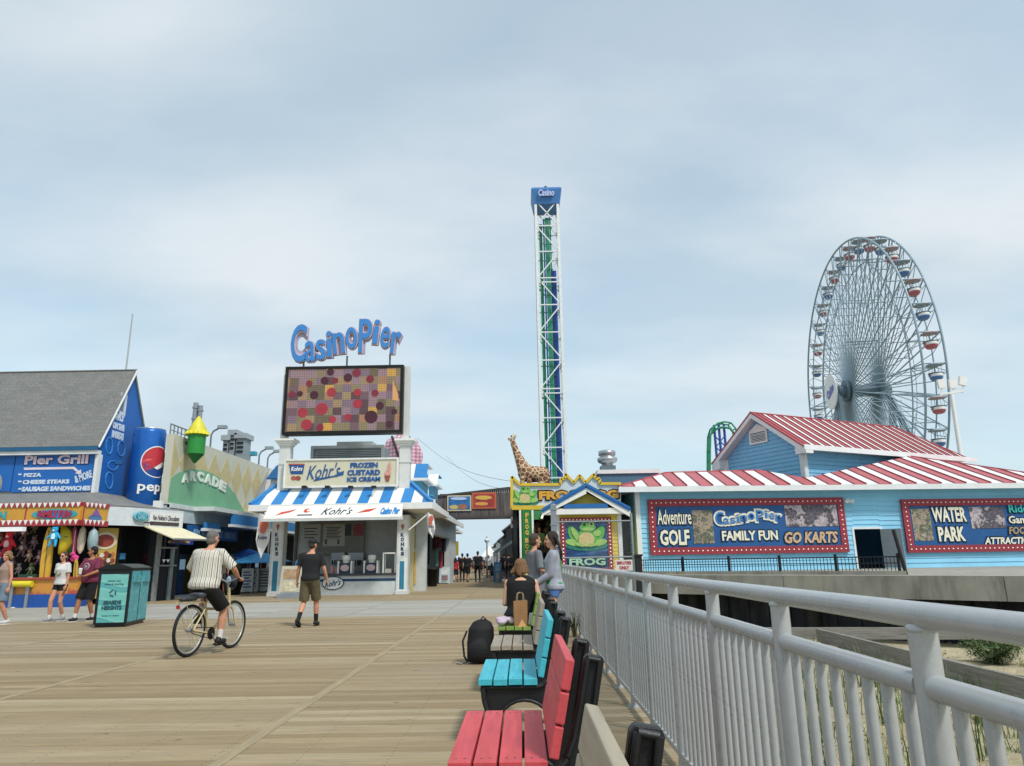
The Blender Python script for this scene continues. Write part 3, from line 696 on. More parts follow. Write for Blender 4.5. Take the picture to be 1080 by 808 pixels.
def casino(fr, ox, oy, sx, sy, parent, d, face, edge, thick, grow, name='lettering', over=1.0, edge2=None):
    xs0, xs1, ys0, ys1 = 232, 803, 80, 305; g = MB(); e = MB(); e2 = MB()
    for ch, x0, y0, x1, y1, rt in CP:
        a = ox+(x0-xs0)/(xs1-xs0)*sx; c = ox+(x1-xs0)/(xs1-xs0)*sx; b_ = oy+(y0-ys0)/(ys1-ys0)*sy; dd_ = oy+(y1-ys0)/(ys1-ys0)*sy
        bx = fr.box(a, b_, c, dd_)
        if edge2: text(e2, ch, fr, *bx, d-thick*.5, thick*.45, .1, 0, 0, rt, grow*1.5)
        text(e, ch, fr, *bx, d, thick*.9, .04, 0, 0, rt, grow); text(g, ch, fr, *bx, d+thick, thick*.5, .012, 0, 0, rt, -grow*.25)
    if edge2: e2.build('backing', edge2, parent)
    e.build('outline', edge, parent); return g.build(name, face, parent)
s1 = marquee(fb, 684, 526, 891, 584, 'marquee_sign', 'blue sign reading ADVENTURE GOLF, FAMILY FUN and GO KARTS in a maroon bulb border')
k = lambda x, y: (680+x/5.023, 520+y/5.023)
def o1(s, x0, y0, x1, y1, face, edge=NAVY, **kw): a = k(x0, y0); b_ = k(x1, y1); return outlined(fb, s, a[0], a[1], b_[0], b_[1], s1, face, edge, .14, **kw)
o1('Adventure', 62, 88, 240, 168, CREAM, off=.01); o1('GOLF', 76, 195, 232, 278, CREAM, off=.035)
o1('FAMILY FUN', 403, 200, 697, 252, CREAM, off=.03); o1('GO KARTS', 732, 205, 1015, 266, M('#c9a98a', .6), off=.04, shear=.2)
a = k(360, 85); casino(fb, a[0]+1, a[1]+1, 70, 16, s1, .15, M('#2f78bd', .5), CREAM, .03, .07)
for q, mt in (((250, 92, 358, 268), PH1), ((737, 66, 1012, 178), PH2)):
    a = k(q[0], q[1]); b_ = k(q[2], q[3]); bx = fb.box(a[0], a[1], b_[0], b_[1]); MB().rect(fb, *bx, .13, .15).build('picture', mt, s1)
s2 = marquee(fb, 952, 526, 1112, 582, 'marquee_sign', 'blue sign reading WATER PARK in a maroon bulb border, right of the open door')
k = lambda x, y: (850+x/4.04, 420+y/4.04)
def o2(s, x0, y0, x1, y1, face, edge=NAVY, **kw): a = k(x0, y0); b_ = k(x1, y1); return outlined(fb, s, a[0], a[1], b_[0], b_[1], s2, face, edge, .14, **kw)
o2('WATER', 528, 465, 672, 528, CREAM, off=.03); o2('PARK', 555, 548, 668, 610, CREAM, off=.035)
o2('Rides', 853, 455, 950, 488, M('#3fb6b0', .6), off=.02); o2('Games', 853, 502, 965, 534, CREAM, off=.02); o2('FOOD', 853, 548, 950, 580, M('#a48f70', .6), off=.03, shear=.2); o2('ATTRACTIONS', 750, 592, 985, 622, CREAM, off=.03, shear=.2)
for q, mt in (((448, 472, 528, 608), PH1), ((692, 464, 838, 555), PH2)):
    a = k(q[0], q[1]); b_ = k(q[2], q[3]); bx = fb.box(a[0], a[1], b_[0], b_[1]); MB().rect(fb, *bx, .13, .15).build('picture', mt, s2)

# ---------------------------------------------------------------- black iron fence on the pier edge
IRON = M('#17181a', .5); ife = thing('iron_fence', 'black iron picket fence on the concrete pier edge before the blue building', 'fence')
ff = Fr(fe.w(0, 0, -1.2), fe.u); u0 = ff.px(676, 595)[0]; u1 = ff.px(948, 595)[0]; zt2 = PZ+1.0*(ff.px(800, 588.5)[1]-PZ); MB().rect(ff, u0, u1, zt2-.04, zt2, -.02, .02).build('top_rail', IRON, ife); MB().rect(ff, u0, u1, zt2-.24, zt2-.21, -.018, .018).build('middle_rail', IRON, ife); MB().rect(ff, u0, u1, PZ+.06, PZ+.09, -.018, .018).build('bottom_rail', IRON, ife)
m = MB(); n = int((u1-u0)/.12)
for i in range(n+1):
    u = u0+(u1-u0)*i/n; m.rect(ff, u-.009, u+.009, PZ+.06, zt2, -.009, .009)
    
m.build('picket', IRON, ife)['kind'] = 'stuff'
for i in range(6):
    u = u0+(u1-u0)*i/5; MB().rect(ff, u-.04, u+.04, PZ, zt2+.09, -.04, .04).build('post', IRON, ife)
m = MB(); m.cyl(ff.w(u1+.18, PZ, 0), ff.w(u1-.02, zt2+.85, 0), .06, n=8); m.build('brace_post', IRON, ife)
MB().rect(ff, u0, u1+.2, PZ, PZ+.12, -.2, .1).build('kerb', CONC, ife)

# ---------------------------------------------------------------- yellow frog building
YEL = M('#e2cb58', .55, var=.08); fy = Fr(P(586, 560, 33.0)*1.0, (1, 0, 0)); fy = Fr((fy.o.x, 33.0, 0), (1, 0, 0))
yb = thing('yellow_booth', 'small yellow clapboard booth with blue and white gable roof and a frog mural', 'building')
b = fy.box(588, 541, 655.5, 603); zb_ = PZ-.02; m = MB(); siding(m, fy, [(b[0], zb_), (b[1], zb_), (b[1], b[3]+.1), (b[0], b[3]+.1)], .17, 0)
ap = fy.px(617, 514); el_ = fy.px(571, 540); er_ = fy.px(663, 538.5)
siding(m, fy, [(el_[0]+.9, er_[1]+.3), (er_[0]-.9, er_[1]+.3), (ap[0], ap[1]-.25)], .17, .02)
m.rect(fy, b[0], b[0]+.08, zb_, b[3], -3.2, -.02); m.rect(fy, b[1]-.08, b[1], zb_, b[3], -3.2, -.02); m.rect(fy, b[0], b[1], zb_, b[3], -3.3, -3.2); m.build('wall', YEL, yb)
MB().rect(fy, b[1]-.14, b[1]+.04, zb_, b[3], .0, .06).rect(fy, b[0]-.04, b[0]+.12, zb_, b[3], .0, .06).build('corner_trim', TRIM, yb)
m = MB(); bandh = .34
for (pa_, pb_) in ((el_, ap), (ap, er_)):
    q0, q1 = (pa_[0], pa_[1]), (pb_[0], pb_[1]); m.prism(fy, [(q0[0], q0[1]-bandh+.12), (q1[0], q1[1]-bandh), (q1[0], q1[1]-.0), (q0[0], q0[1]+.0)], .5, .56)
m.rect(fy, el_[0]+.1, er_[0]-.1, er_[1]-.16, er_[1]+.1, .42, .5); m.rect(fy, el_[0]+.1, er_[0]-.1, er_[1]-.16, er_[1]-.12, .0, .42)
m.build('fascia', WHITE, yb)
m = MB(); m.slab([fy.w(*el_, .6), fy.w(ap[0], ap[1], .6), fy.w(ap[0], ap[1], -3.4), fy.w(*el_, -3.4)], .08); m.slab([fy.w(*er_, .6), fy.w(ap[0], ap[1], .6), fy.w(ap[0], ap[1], -3.4), fy.w(*er_, -3.4)], .08)
for pa_, pb_ in ((el_, ap), (er_, ap)): m.prism(fy, [(pa_[0], pa_[1]), (pb_[0], pb_[1]), (pb_[0], pb_[1]+.14), (pa_[0], pa_[1]+.12)], .5, .62)
m.rect(fy, el_[0]+1.0, er_[0]-1.0, er_[1]+.1, er_[1]+.3, .1, .52); m.build('roof', M('#2468a8', .5), yb)
mural = marquee(fy, 591.5, 546, 645.5, 604, 'frog_mural', 'mural of a green frog on a lily pad, maroon bulb border, on the yellow booth', 'mural', bw=.2, bulbpitch=.17, face=nodemat('pond', lambda t, co, b: t.links.new(nramp(t, nnoise(t, nmap(t, co, (.8, 1, 5)), 1.4, 5), [(.35, '#14305a'), (.55, '#1f4a7e'), (.72, '#4f8fae')]), b.inputs['Base Color']), .5))
k8 = lambda x, y: fy.px(535+x/7.345, 500+y/7.345)
def blob(m, fr, kk, cx_, cy_, rx, ry, d, mi=0, rot=0, n=18, th=.015):
    pts = []
    for i in range(n):
        t = 2*math.pi*i/n; a = rx*math.cos(t); b_ = ry*math.sin(t); pts.append(kk(cx_+a*math.cos(rot)-b_*math.sin(rot), cy_+a*math.sin(rot)+b_*math.cos(rot)))
    pts.reverse(); m.prism(fr, pts, d, d+th, mi)
FG, FG2, TAN_, EYE, PAD = M('#5fb04a', .5, var=.2, scale=9), M('#9cc06a', .5, var=.2, scale=9), M('#cdbb84', .5, var=.2, scale=9), M('#101410', .4), M('#2f8070', .5, var=.25, scale=6)
def frog(fr, kk, cx_, cy_, s, parent, d):
    m = MB(); B = lambda x, y, rx, ry, l, mi, rot=0: blob(m, fr, kk, cx_+x*s, cy_+y*s, rx*s, ry*s, d+l*.012, mi, rot, th=.012)
    B(0, 70, 150, 42, 0, 4); B(-80, 10, 34, 75, 1, 0, -.5); B(80, 10, 34, 75, 1, 0, .5); B(-90, 55, 55, 22, 2, 1, .2); B(90, 55, 55, 22, 2, 1, -.2)
    B(0, 25, 72, 60, 3, 0); B(0, 32, 55, 50, 4, 2); B(-78, -5, 16, 52, 4, 1, -.5); B(74, -10, 26, 22, 4, 1); B(-40, 70, 34, 12, 5, 1, .2); B(42, 70, 34, 12, 5, 1, -.2)
    B(8, -48, 56, 32, 5, 0); B(-14, -70, 20, 18, 6, 0); B(34, -72, 20, 18, 6, 1); B(-14, -70, 10, 10, 7, 3); B(34, -72, 9, 9, 7, 3); B(10, -38, 40, 12, 6, 1)
    return m.build('frog_picture', [FG, FG2, TAN_, EYE, PAD], parent)
frog(fy, k8, 610, 470, 1.12, mural, .14)
outlined(fy, 'FROG', 535+478/7.345, 500+650/7.345, 535+758/7.345, 500+708/7.345, mural, M('#9fc9ac', .6), NAVY, .15, grow=.05, off=.045)

# ---------------------------------------------------------------- arcade board with zigzag top, building behind it
fz = FY(34.5); kz = lambda x, y: fz.px(535+x/7.345, 500+y/7.345)
bd = thing('zigzag_billboard', 'long white board with yellow zigzag top edge, a frog and orange letters', 'sign')
topl = [(35, 270), (35, 20), (100, 82), (410, 82), (415, 35), (445, 40), (450, 0), (515, 68), (560, 8), (605, 68), (672, 0), (682, 35), (715, 38), (715, 75), (880, 75)]
TEALW = M('#c9d3d4', .6, var=.08)
body_ = [(35, 268), (35, 25), (100, 88), (410, 88), (450, 8), (515, 74), (560, 14), (605, 74), (672, 6), (715, 80), (880, 80), (880, 268)]
m = MB(); m.prism(fz, [kz(*q) for q in body_][::-1], -.1, 0); m.build('panel', TEALW, bd)
m = MB(); pw_ = [fz.w(*kz(*q), .03) for q in topl]
for a, b_ in zip(pw_[:-1], pw_[1:]): m.bar(a, b_, .13)
a, b_ = fz.w(*kz(35, 262), .03), fz.w(*kz(880, 258), .03); m.bar(a, b_, .2); m.build('border', M('#dcb93a', .5), bd)
frog(fz, kz, 135, 165, .74, bd, .02)
GRAD = nodemat('lettergrad', lambda t, co, b: t.links.new(nramp(t, nmath(t, 'SUBTRACT', nmath(t, 'MULTIPLY', t_sep(t, co, 2), .9), GZ), [(.2, '#3c9a4a'), (.42, '#8fae3f'), (.6, '#e0b53c'), (.8, '#d9772f')]), b.inputs['Base Color'])) if False else M('#d9a53a', .5)
outlined(fz, 'FROG BOG', 535+245/7.345, 500+128/7.345, 535+860/7.345, 500+195/7.345, bd, M('#dfa33a', .5), M('#14201a', .6), .03, grow=.07, off=.06)
vb = fz.box(569, 518.6, 652, 525.5)
# posts and green upright sign
fp = FY(33.6); ps = thing('upright_sign', 'tall narrow green sign with gold stacked letters between white posts', 'sign')
b = fp.box(551, 538, 560.5, 591); MB().rect(fp, *b, -.1, 0).build('panel', M('#1f7a38', .5, var=.1), ps)
m = MB()
for x in (549.2, 562.3): q = fp.box(x-1.1, 538, x+1.1, 612); m.rect(fp, q[0], q[1], .0, q[3], -.12, .04)
m.build('post', WHITE, ps)
m = MB(); ys = 541.0
for ch in 'FROG BOG':
    if ch == ' ': ys += 2.2; continue
    textpx(m, ch, fp, 554, ys, 557.6, ys+5, .0, .03, .05); ys += 6.1
m.build('lettering', M('#d9b45a', .5), ps)
q = fp.box(551, 591, 560.5, 612); MB().rect(fp, q[0], q[1], .0, q[3], -.1, 0).build('lower_panel', M('#cfc58a', .6), ps)
# building mass carrying the board; open booth with goods
gb = thing('frog_game_building', 'flat roofed game building carrying the zigzag board and the giraffe', 'building')
u0, u1 = fz.px(541, 560)[0], fz.px(650, 560)[0]; zb0 = kz(35, 268)[1]; zb1 = kz(410, 95)[1]
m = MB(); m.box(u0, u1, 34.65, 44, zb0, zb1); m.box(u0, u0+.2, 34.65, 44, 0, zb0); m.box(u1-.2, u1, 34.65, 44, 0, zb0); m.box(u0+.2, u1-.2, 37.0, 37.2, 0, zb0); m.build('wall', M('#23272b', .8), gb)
q = FY(36.8); m = MB()
for i in range(26):
    x = random.uniform(563, 590); y = random.uniform(545, 585); p = P(x, y, 36.6); m.ell((p.x, p.y, p.z), (random.uniform(.08, .2), .1, random.uniform(.1, .25)), 8, i % 4)
m.build('shelf_goods', [M('#6c7a4a'), M('#8a6a5a'), M('#5a5f66'), M('#a58a5a')], gb)
m = MB(); q = FY(34.4); b = q.box(561.5, 538, 573, 548); m.rect(q, *b, -.05, .0); m.build('green_panel', M('#3f8a55', .5), gb)
m = MB(); b = q.box(571, 539, 574, 547); m.cyl(q.w(b[0], b[2], .2), q.w(b[1], b[3], .2), .05, n=8); m.build('tube_lamp', M('#fff6dc', .4, var=0, emit=1.0), gb)
# round smoking sign on dark wall left
fq = FY(35.5); b = fq.box(538.5, 545, 545.8, 557); sg = thing('round_symbol_sign', 'small white notice with a dark red round symbol on the dark side wall', 'sign'); MB().rect(fq, *b, 0, .04).build('panel', M('#cfcfd2', .5), sg)
m = MB(); c_ = fq.w((b[0]+b[1])/2, (b[2]+b[3])/2, .05); m.cyl(c_, c_+Vector((0, -.02, 0)), .12, n=20); m.build('symbol', M('#7a1f35', .5), sg)
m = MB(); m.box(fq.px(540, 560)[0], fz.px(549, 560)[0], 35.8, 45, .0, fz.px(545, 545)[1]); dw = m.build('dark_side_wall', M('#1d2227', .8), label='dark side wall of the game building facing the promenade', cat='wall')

# grey pole with chain link gate and notice
GP = M('#8d9499', .4, metal=.3); fgx = FY(28.85); gt = thing('chain_link_gate', 'chain link gate between grey pipes in front of the yellow booth', 'gate')
a0, a1 = fgx.px(588, 570)[0], fgx.px(667, 570)[0]; vt0, vt1 = fgx.px(620, 550)[1], fgx.px(620, 588)[1]
m = MB(); 
for v in (vt0, vt1): m.cyl((a0, 28.85, v), (a1, 28.85, v), .03, n=8)
m.build('pipe', GP, gt); m = MB(); m.cyl((a1, 28.85, .0), (a1, 28.85, vt0+.3), .05, n=10); m.build('post', GP, gt)
m = MB(); u = a0
while u < a1:
    h = vt0-.2
    m.cyl((u, 28.85, .2), (min(u+h, a1), 28.85, .2+min(h, a1-u)), .004, n=3, caps=False); m.cyl((u, 28.85, vt0), (min(u+h, a1), 28.85, vt0-min(h, a1-u)), .004, n=3, caps=False); u += .11
m.build('mesh', GP, gt)
b = fgx.box(581.5, 532.5, 587.5, 600); m = MB(); m.rect(fgx, b[0], b[1], 0, b[3], -.1, .1); m.ell(fgx.w((b[0]+b[1])/2, b[3], 0), (.12, .1, .05), 10)
for v in (1.9, 2.6, 3.2): m.rect(fgx, b[0]-.03, b[1]+.03, v, v+.06, -.12, .12)
m.build('steel_post', GP, label='thick grey steel post beside the chain link gate', cat='post')
es = thing('staff_notice', 'white notice with red letters EMPLOYEES ONLY hanging on the gate', 'sign'); b = fgx.box(649, 590.5, 667, 602); MB().rect(fgx, *b, .04, .06).build('panel', M('#d8d0cc', .5), es)
m = MB(); textpx(m, 'EMPLOYEES', fgx, 650.5, 592, 665.5, 595.4, .06, .01, .04); textpx(m, 'ONLY', fgx, 653, 597, 663.5, 600.6, .06, .01, .05); m.build('lettering', M('#a83a44', .5), es)
b = fgx.box(670.5, 586, 676.8, 604); MB().rect(fgx, b[0], b[1], .0, b[3], -.1, .1).rect(fgx, b[0]-.04, b[1]+.04, b[3]-.03, b[3]+.05, -.14, .14).build('black_post', DARK, label='short black post at the end of the iron fence', cat='post')
m = MB(); fsc = FY(36.6); m.box(fsc.px(652, 560)[0], fsc.px(672, 560)[0], 36.6, 36.7, PZ, fsc.px(660, 541)[1]); m.build('gap_shade_sheet', M('#1a2226', .7), label='dark sheet added for the shaded gap between the yellow booth and the blue building', cat='screen')  # added near-black sheet, its colour stands in for the shade between the buildings

# low building behind with exhaust fan
fq = FY(40); m = MB(); b = fq.box(632, 497.5, 694, 512); lb = thing('low_blue_building', 'low slate blue building with pale roof edge behind the zigzag board', 'building')
MB().box(b[0], b[1], 40, 46, 0, b[3]-.1).build('wall', M('#4b6f88', .6), lb); MB().box(b[0]-.1, b[1]+.1, 39.9, 46.1, b[3]-.1, b[3]+.12).build('roof', TRIM, lb)
fqa = FY(41); c1 = fqa.px(641, 497); m = MB(); px_ = 1/ (745/40); 
ex = thing('exhaust_fan', 'grey metal mushroom exhaust fan on the roof of the low building', 'vent')
cc = fqa.w(c1[0], c1[1]); s_ = .053
m.box(cc.x-.42, cc.x+.42, 40.6, 41.4, cc.z-.35, cc.z+.28); m.build('curb', M('#5c6a72', .6), ex)
MB().lathe(cc, [(.33, .28), (.33, .42), (.52, .5), (.58, .62), (.58, .75), (.44, .8), (.44, .9), (.5, .93), (.5, 1.15), (.36, 1.2), (.0, 1.22)], 20).build('hood', M('#a7adb0', .35, metal=.6), ex)

# ---------------------------------------------------------------- giraffe
gs = FY(37.0); kg = lambda x, y: P(500+x/3.367, 380+y/3.367, 37.0)
def gir(t, co, b):
    v = t.nodes.new('ShaderNodeTexVoronoi'); v.feature = 'DISTANCE_TO_EDGE'; v.inputs['Scale'].default_value = 4.2; v.inputs['Randomness'].default_value = .8; t.links.new(co, v.inputs['Vector'])
    t.links.new(nramp(t, v.outputs['Distance'], [(.055, '#d8c19a'), (.085, '#7d4f35')]), b.inputs['Base Color'])
GIR = nodemat('giraffe', gir, .6); gr = thing('giraffe_statue', 'spotted giraffe statue with raised neck on the roof behind the zigzag board', 'statue')
m = MB(); Q = lambda x, y, dy=0: kg(x, y)+Vector((0, dy, 0)); pxm = 1/(745/(37*.971)*3.367)
def rr(p): return p*pxm
m.ell(Q(212, 405), (rr(54), .42, rr(30)), 16); m.ell(Q(185, 400), (rr(32), .38, rr(33)), 14); m.ell(Q(240, 402), (rr(27), .4, rr(27)), 14)
nk = [(178, 388, 26), (165, 362, 19), (155, 338, 14.5), (146, 315, 12), (140, 298, 10.5), (136, 284, 9.5)]
for (x0, y0, r0), (x1, y1, r1) in zip(nk[:-1], nk[1:]): m.cap(Q(x0, y0), Q(x1, y1), rr(r0), rr(r1))
for dx_ in (172, 196): 
    for s__ in (-.2, .2): m.cap(Q(dx_, 415, s__), Q(dx_-2, 500, s__), rr(10), rr(6))
for dx_ in (236, 252):
    for s__ in (-.2, .2): m.cap(Q(dx_, 410, s__), Q(dx_+2, 500, s__), rr(11), rr(6))
m.path([Q(264, 392), Q(270, 410), Q(268, 440)], [.05, .04, .06], 6)
remesh(m, 'body', GIR, .035, 2, gr)
m = MB(); m.cap(Q(138, 276), Q(127, 279), rr(10), rr(7)); m.ell(Q(124, 281), (rr(6), rr(6), rr(5)), 8)
for s__ in (-.07, .07): m.cap(Q(141, 268, s__), Q(143, 261, s__), rr(2.6), rr(3.2)); m.cap(Q(145, 271, s__*2), Q(152, 268, s__*3), rr(3.5), rr(1.5))
remesh(m, 'head', M('#d9cdb4', .6), .03, 1, gr); MB().ell(Q(133, 272, -.22), .05, 6).ell(Q(123, 279, -.12), .03, 6).build('eye', BLACK, gr)

# ---------------------------------------------------------------- drop tower
TY = 75.0; tw = thing('drop_tower', 'tall white lattice drop tower with green and blue rails and a blue cap', 'ride tower')
tl0, tr0 = P(565, 235, TY), P(588, 235, TY); tx = (P(571, 430, TY).x+P(594, 430, TY).x)/2; zt3 = P(575, 222, TY).z
tx = (tl0.x+tr0.x)/2; wt = abs(tr0.x-tl0.x); zc0, zc1 = P(575, 217, TY).z, P(575, 205, TY).z; hw = wt/2
WT = M('#dfe4e4', .45, metal=.1); 
m = MB()
for sx_ in (-1, 1):
    for sy_ in (-1, 1): m.bar((tx+sx_*hw, TY+sy_*hw, 0), (tx+sx_*hw, TY+sy_*hw, zc0), .28)
m.build('column', WT, tw)
m = MB(); nb = 13; z0 = 0; hb = zc0/nb
for i in range(nb):
    a, b_ = i*hb, (i+1)*hb
    for s0, s1_, in (((-1, -1), (1, -1)), ((-1, 1), (1, 1)), ((-1, -1), (-1, 1)), ((1, -1), (1, 1))):
        p0 = (tx+s0[0]*hw, TY+s0[1]*hw); p1 = (tx+s1_[0]*hw, TY+s1_[1]*hw)
        if i % 2: p0, p1 = p1, p0
        m.bar((*p0, a), (*p1, b_), .12); m.bar((*p0, b_), (*p1, b_), .12)
        if i == nb-1: m.bar((*p1, a), (*p0, b_), .12)
        if i % 4 == 1: m.bar((*p0, b_-.5), (*p1, b_-.5), .12)
m.build('bracing', WT, tw)
m = MB(); m.box(tx-.22, tx+.26, TY-.5, TY-.1, 0, zc0-1.8); m.box(tx-.9, tx-.55, TY-.1, TY+.2, 0, zc0-2.4); m.box(tx+.35, tx+.5, TY+.6, TY+.8, 0, zc0-1); m.build('green_rail', M('#23835f', .45), tw)
m = MB(); m.box(tx-.45, tx-.28, TY-.45, TY-.2, 0, zc0-2); m.box(tx+.3, tx+.92, TY-.3, TY+.1, 0, zc0*.8); m.build('blue_rail', M('#274f98', .45), tw)
for i in range(40): MB().box(tx-.42, tx+.6, TY-.52, TY-.47, i*zc0/40, i*zc0/40+.1).build('rail_tie', M('#1f6f66', .5), tw)
ca, cb = P(559, 205, TY), P(590.5, 205, TY); m = MB(); cw = (cb.x-ca.x)/2; vs = [(tx+sx_*s_, TY+sy_*s_, z) for s_, z in ((cw-.3, zc0-.5), (cw, zc1-.25), (cw-.12, zc1)) for sx_, sy_ in ((-1, -1), (1, -1), (1, 1), (-1, 1))]
m.add(vs, [(3, 2, 1, 0), (8, 9, 10, 11)]+[(j*4+i, j*4+(i+1) % 4, j*4+4+(i+1) % 4, j*4+4+i) for j in range(2) for i in range(4)]); cp = m.build('cap', M('#3f77b5', .5), tw)
fc = Fr((tx, TY-cw-.02, 0), (1, 0, 0)); m = MB(); text(m, 'Casino', fc, -.95, .9, zc0+.25, zc1-.35, .0, .1, .05, .2); m.build('lettering', M('#a8b4dc', .5), cp)
MB().cyl((tx, TY, zc1), (tx, TY, zc1+.8), .05, n=6).ell((tx, TY, zc1+.9), .18, 8).build('beacon', DARK, tw)

# ---------------------------------------------------------------- roller coaster loop
CYY = 70.0; rc = thing('roller_coaster', 'green and blue roller coaster track rising behind the blue building', 'roller coaster')
pt = [(749, 545), (749, 495), (749, 475), (749.5, 459), (752, 451), (757, 446.5), (764, 444.8), (771, 446), (776, 452), (779, 470), (781, 500), (782, 545)]
W3 = [P(x, y, CYY) for x, y in pt]; m = MB(); m.path(W3, .09, 8); m.path([p+Vector((0, 1.1, 0)) for p in W3], .09, 8)
m.path([p+Vector((0, .55, -.45 if 3 < i < 9 else 0)) for i, p in enumerate(W3)], .12, 8); m.build('track', M('#2f8f6a', .45), rc)
m = MB()
for a, b_ in zip(W3[:-1], W3[1:]):
    n_ = max(1, int((b_-a).length/.9))
    for i in range(n_): p = a+(b_-a)*i/n_; m.cyl(p, p+Vector((0, 1.1, 0)), .06, n=5)
m.build('track_tie', M('#2a7a66', .5), rc)
m = MB(); s0 = [P(x, 500, CYY+.6).x for x in (757.5, 762.5, 768)]; zt4 = P(762, 447, CYY).z
for x in s0: m.cyl((x, CYY+.6, 0), (x, CYY+.6, zt4), .13, n=8)
z = 1
while z < zt4-1.2: m.bar((s0[0], CYY+.6, z), (s0[2], CYY+.6, z+1.1), .1); m.bar((s0[2], CYY+.6, z), (s0[0], CYY+.6, z+1.1), .1); z += 1.1
m.build('support', M('#2a4f9c', .45), rc)

# ---------------------------------------------------------------- ferris wheel
FD = 90.0; cw_ = P(911, 412, FD); fw = thing('ferris_wheel', 'giant pale blue steel observation wheel with red and blue open gondolas', 'ferris wheel')
Rw = 19.6; ang = R(96); ax = Vector((-math.sin(ang), -math.cos(ang), 0)); inpl = Vector((math.cos(ang), -math.sin(ang), 0)); ZZ = Vector((0, 0, 1))
hub = Vector(cw_); ST = M('#8fa4b0', .5, metal=.15, var=.08, scale=.5); hwid = 1.15
def wp(phi, r, d): return hub+inpl*(r*math.sin(phi))+ZZ*(r*math.cos(phi))+ax*d
NG = 36
for s_, nm in ((1, 'near'), (-1, 'far')):
    m = MB(); nn = 90
    m.path([wp(2*math.pi*i/nn, Rw, s_*hwid) for i in range(nn)], .13, 6, closed=True); m.build('rim', ST, fw)
    m = MB(); m.path([wp(2*math.pi*i/nn, Rw*.86, s_*(hwid+.05)) for i in range(nn)], .08, 5, closed=True)
    for i in range(NG*2):
        a = 2*math.pi*i/(NG*2); m.cyl(wp(a, Rw*.86, s_*(hwid+.05)), wp(a+math.pi/NG/2*(1 if i % 2 else -1), Rw, s_*hwid), .045, n=4)
    m.build('inner_rim', ST, fw)
    for i in range(NG):
        a = 2*math.pi*(i+.5)/NG; m = MB(); m.cyl(wp(a, .8, s_*1.8), wp(a, Rw, s_*hwid), .085, n=5); m.build('spoke', ST, fw)
        m = MB(); m.cyl(wp(a+.05, 1.2, s_*1.8), wp(a+math.pi/NG, Rw*.86, s_*hwid), .055, n=4); m.build('spoke', ST, fw)
for i in range(NG):
    m = MB(); a = 2*math.pi*(i+.5)/NG; m.cyl(wp(a, Rw, hwid), wp(a, Rw, -hwid), .09, n=5); m.cyl(wp(a, Rw*.86, hwid), wp(a, Rw*.86, -hwid), .07, n=5)
    m.cyl(wp(a, Rw*.6, hwid+.3), wp(a, Rw*.6, -hwid-.3), .06, n=5); m.cyl(wp(a, Rw*.33, 2.05), wp(a, Rw*.33, -2.05), .05, n=5)
    m.cyl(wp(a, Rw*.86, hwid), wp(a, Rw*.6, -hwid-.3), .04, n=4); m.cyl(wp(a, Rw*.86, -hwid), wp(a, Rw*.6, hwid+.3), .04, n=4)
    m.cyl(wp(a, Rw*.6, hwid+.3), wp(a+2*math.pi/NG, Rw*.6, hwid+.3), .04, n=4); m.cyl(wp(a, Rw*.6, -hwid-.3), wp(a+2*math.pi/NG, Rw*.6, -hwid-.3), .04, n=4)
    m.build('cross_brace', ST, fw)
m = MB(); m.cyl(hub+ax*-3.2, hub+ax*3.2, .8, n=20); 
for s_ in (-1, 1): m.cyl(hub+ax*(s_*2.1), hub+ax*(s_*2.45), 1.4, n=24)
m.build('hub', M('#5f7482', .5), fw)
STD = M('#8196a3', .5, metal=.15)
for s_ in (-1, 1):
    for t_ in (-1, -.45, .45, 1):
        m = MB(); m.bar(hub+ax*(s_*3.0), Vector((hub.x, hub.y, 0))+inpl*(t_*9.5)+ax*(s_*6.0), .42); m.build('support_leg', STD, fw)
    m = MB(); m.bar(hub+ax*(s_*3.0)-ZZ*8+inpl*-3.9, hub+ax*(s_*3.0)-ZZ*8+inpl*3.9, .3); m.build('support_tie', STD, fw)
m = MB(); m.cyl(hub+ax*4.0, hub+ax*4.15, 2.3, n=32); dk = m.build('hub_disc', M('#dcdfe2', .5), fw)
fd_ = Fr(hub+ax*4.16, inpl*-1.0 if (inpl*-1).cross(ZZ).dot(ax) > 0 else inpl); m = MB(); text(m, 'Casino', fd_, -1.4, 1.4, -.5, .7, .0, .05, .05, .2, rot=.35); m.build('lettering', M('#6b72b8', .5), dk)
m = MB(); m.cyl(hub+ax*3.2, hub+ax*4.0, .25, n=10); m.build('disc_arm', ST, fw)
def gondola(i):
    a = 2*math.pi*(i+.5)/NG; c = wp(a, Rw-.1, 0)
    col = i % 2
    g = ('#b4424c', '#2f66ae')[col]
    return a, c, g
GM = {}
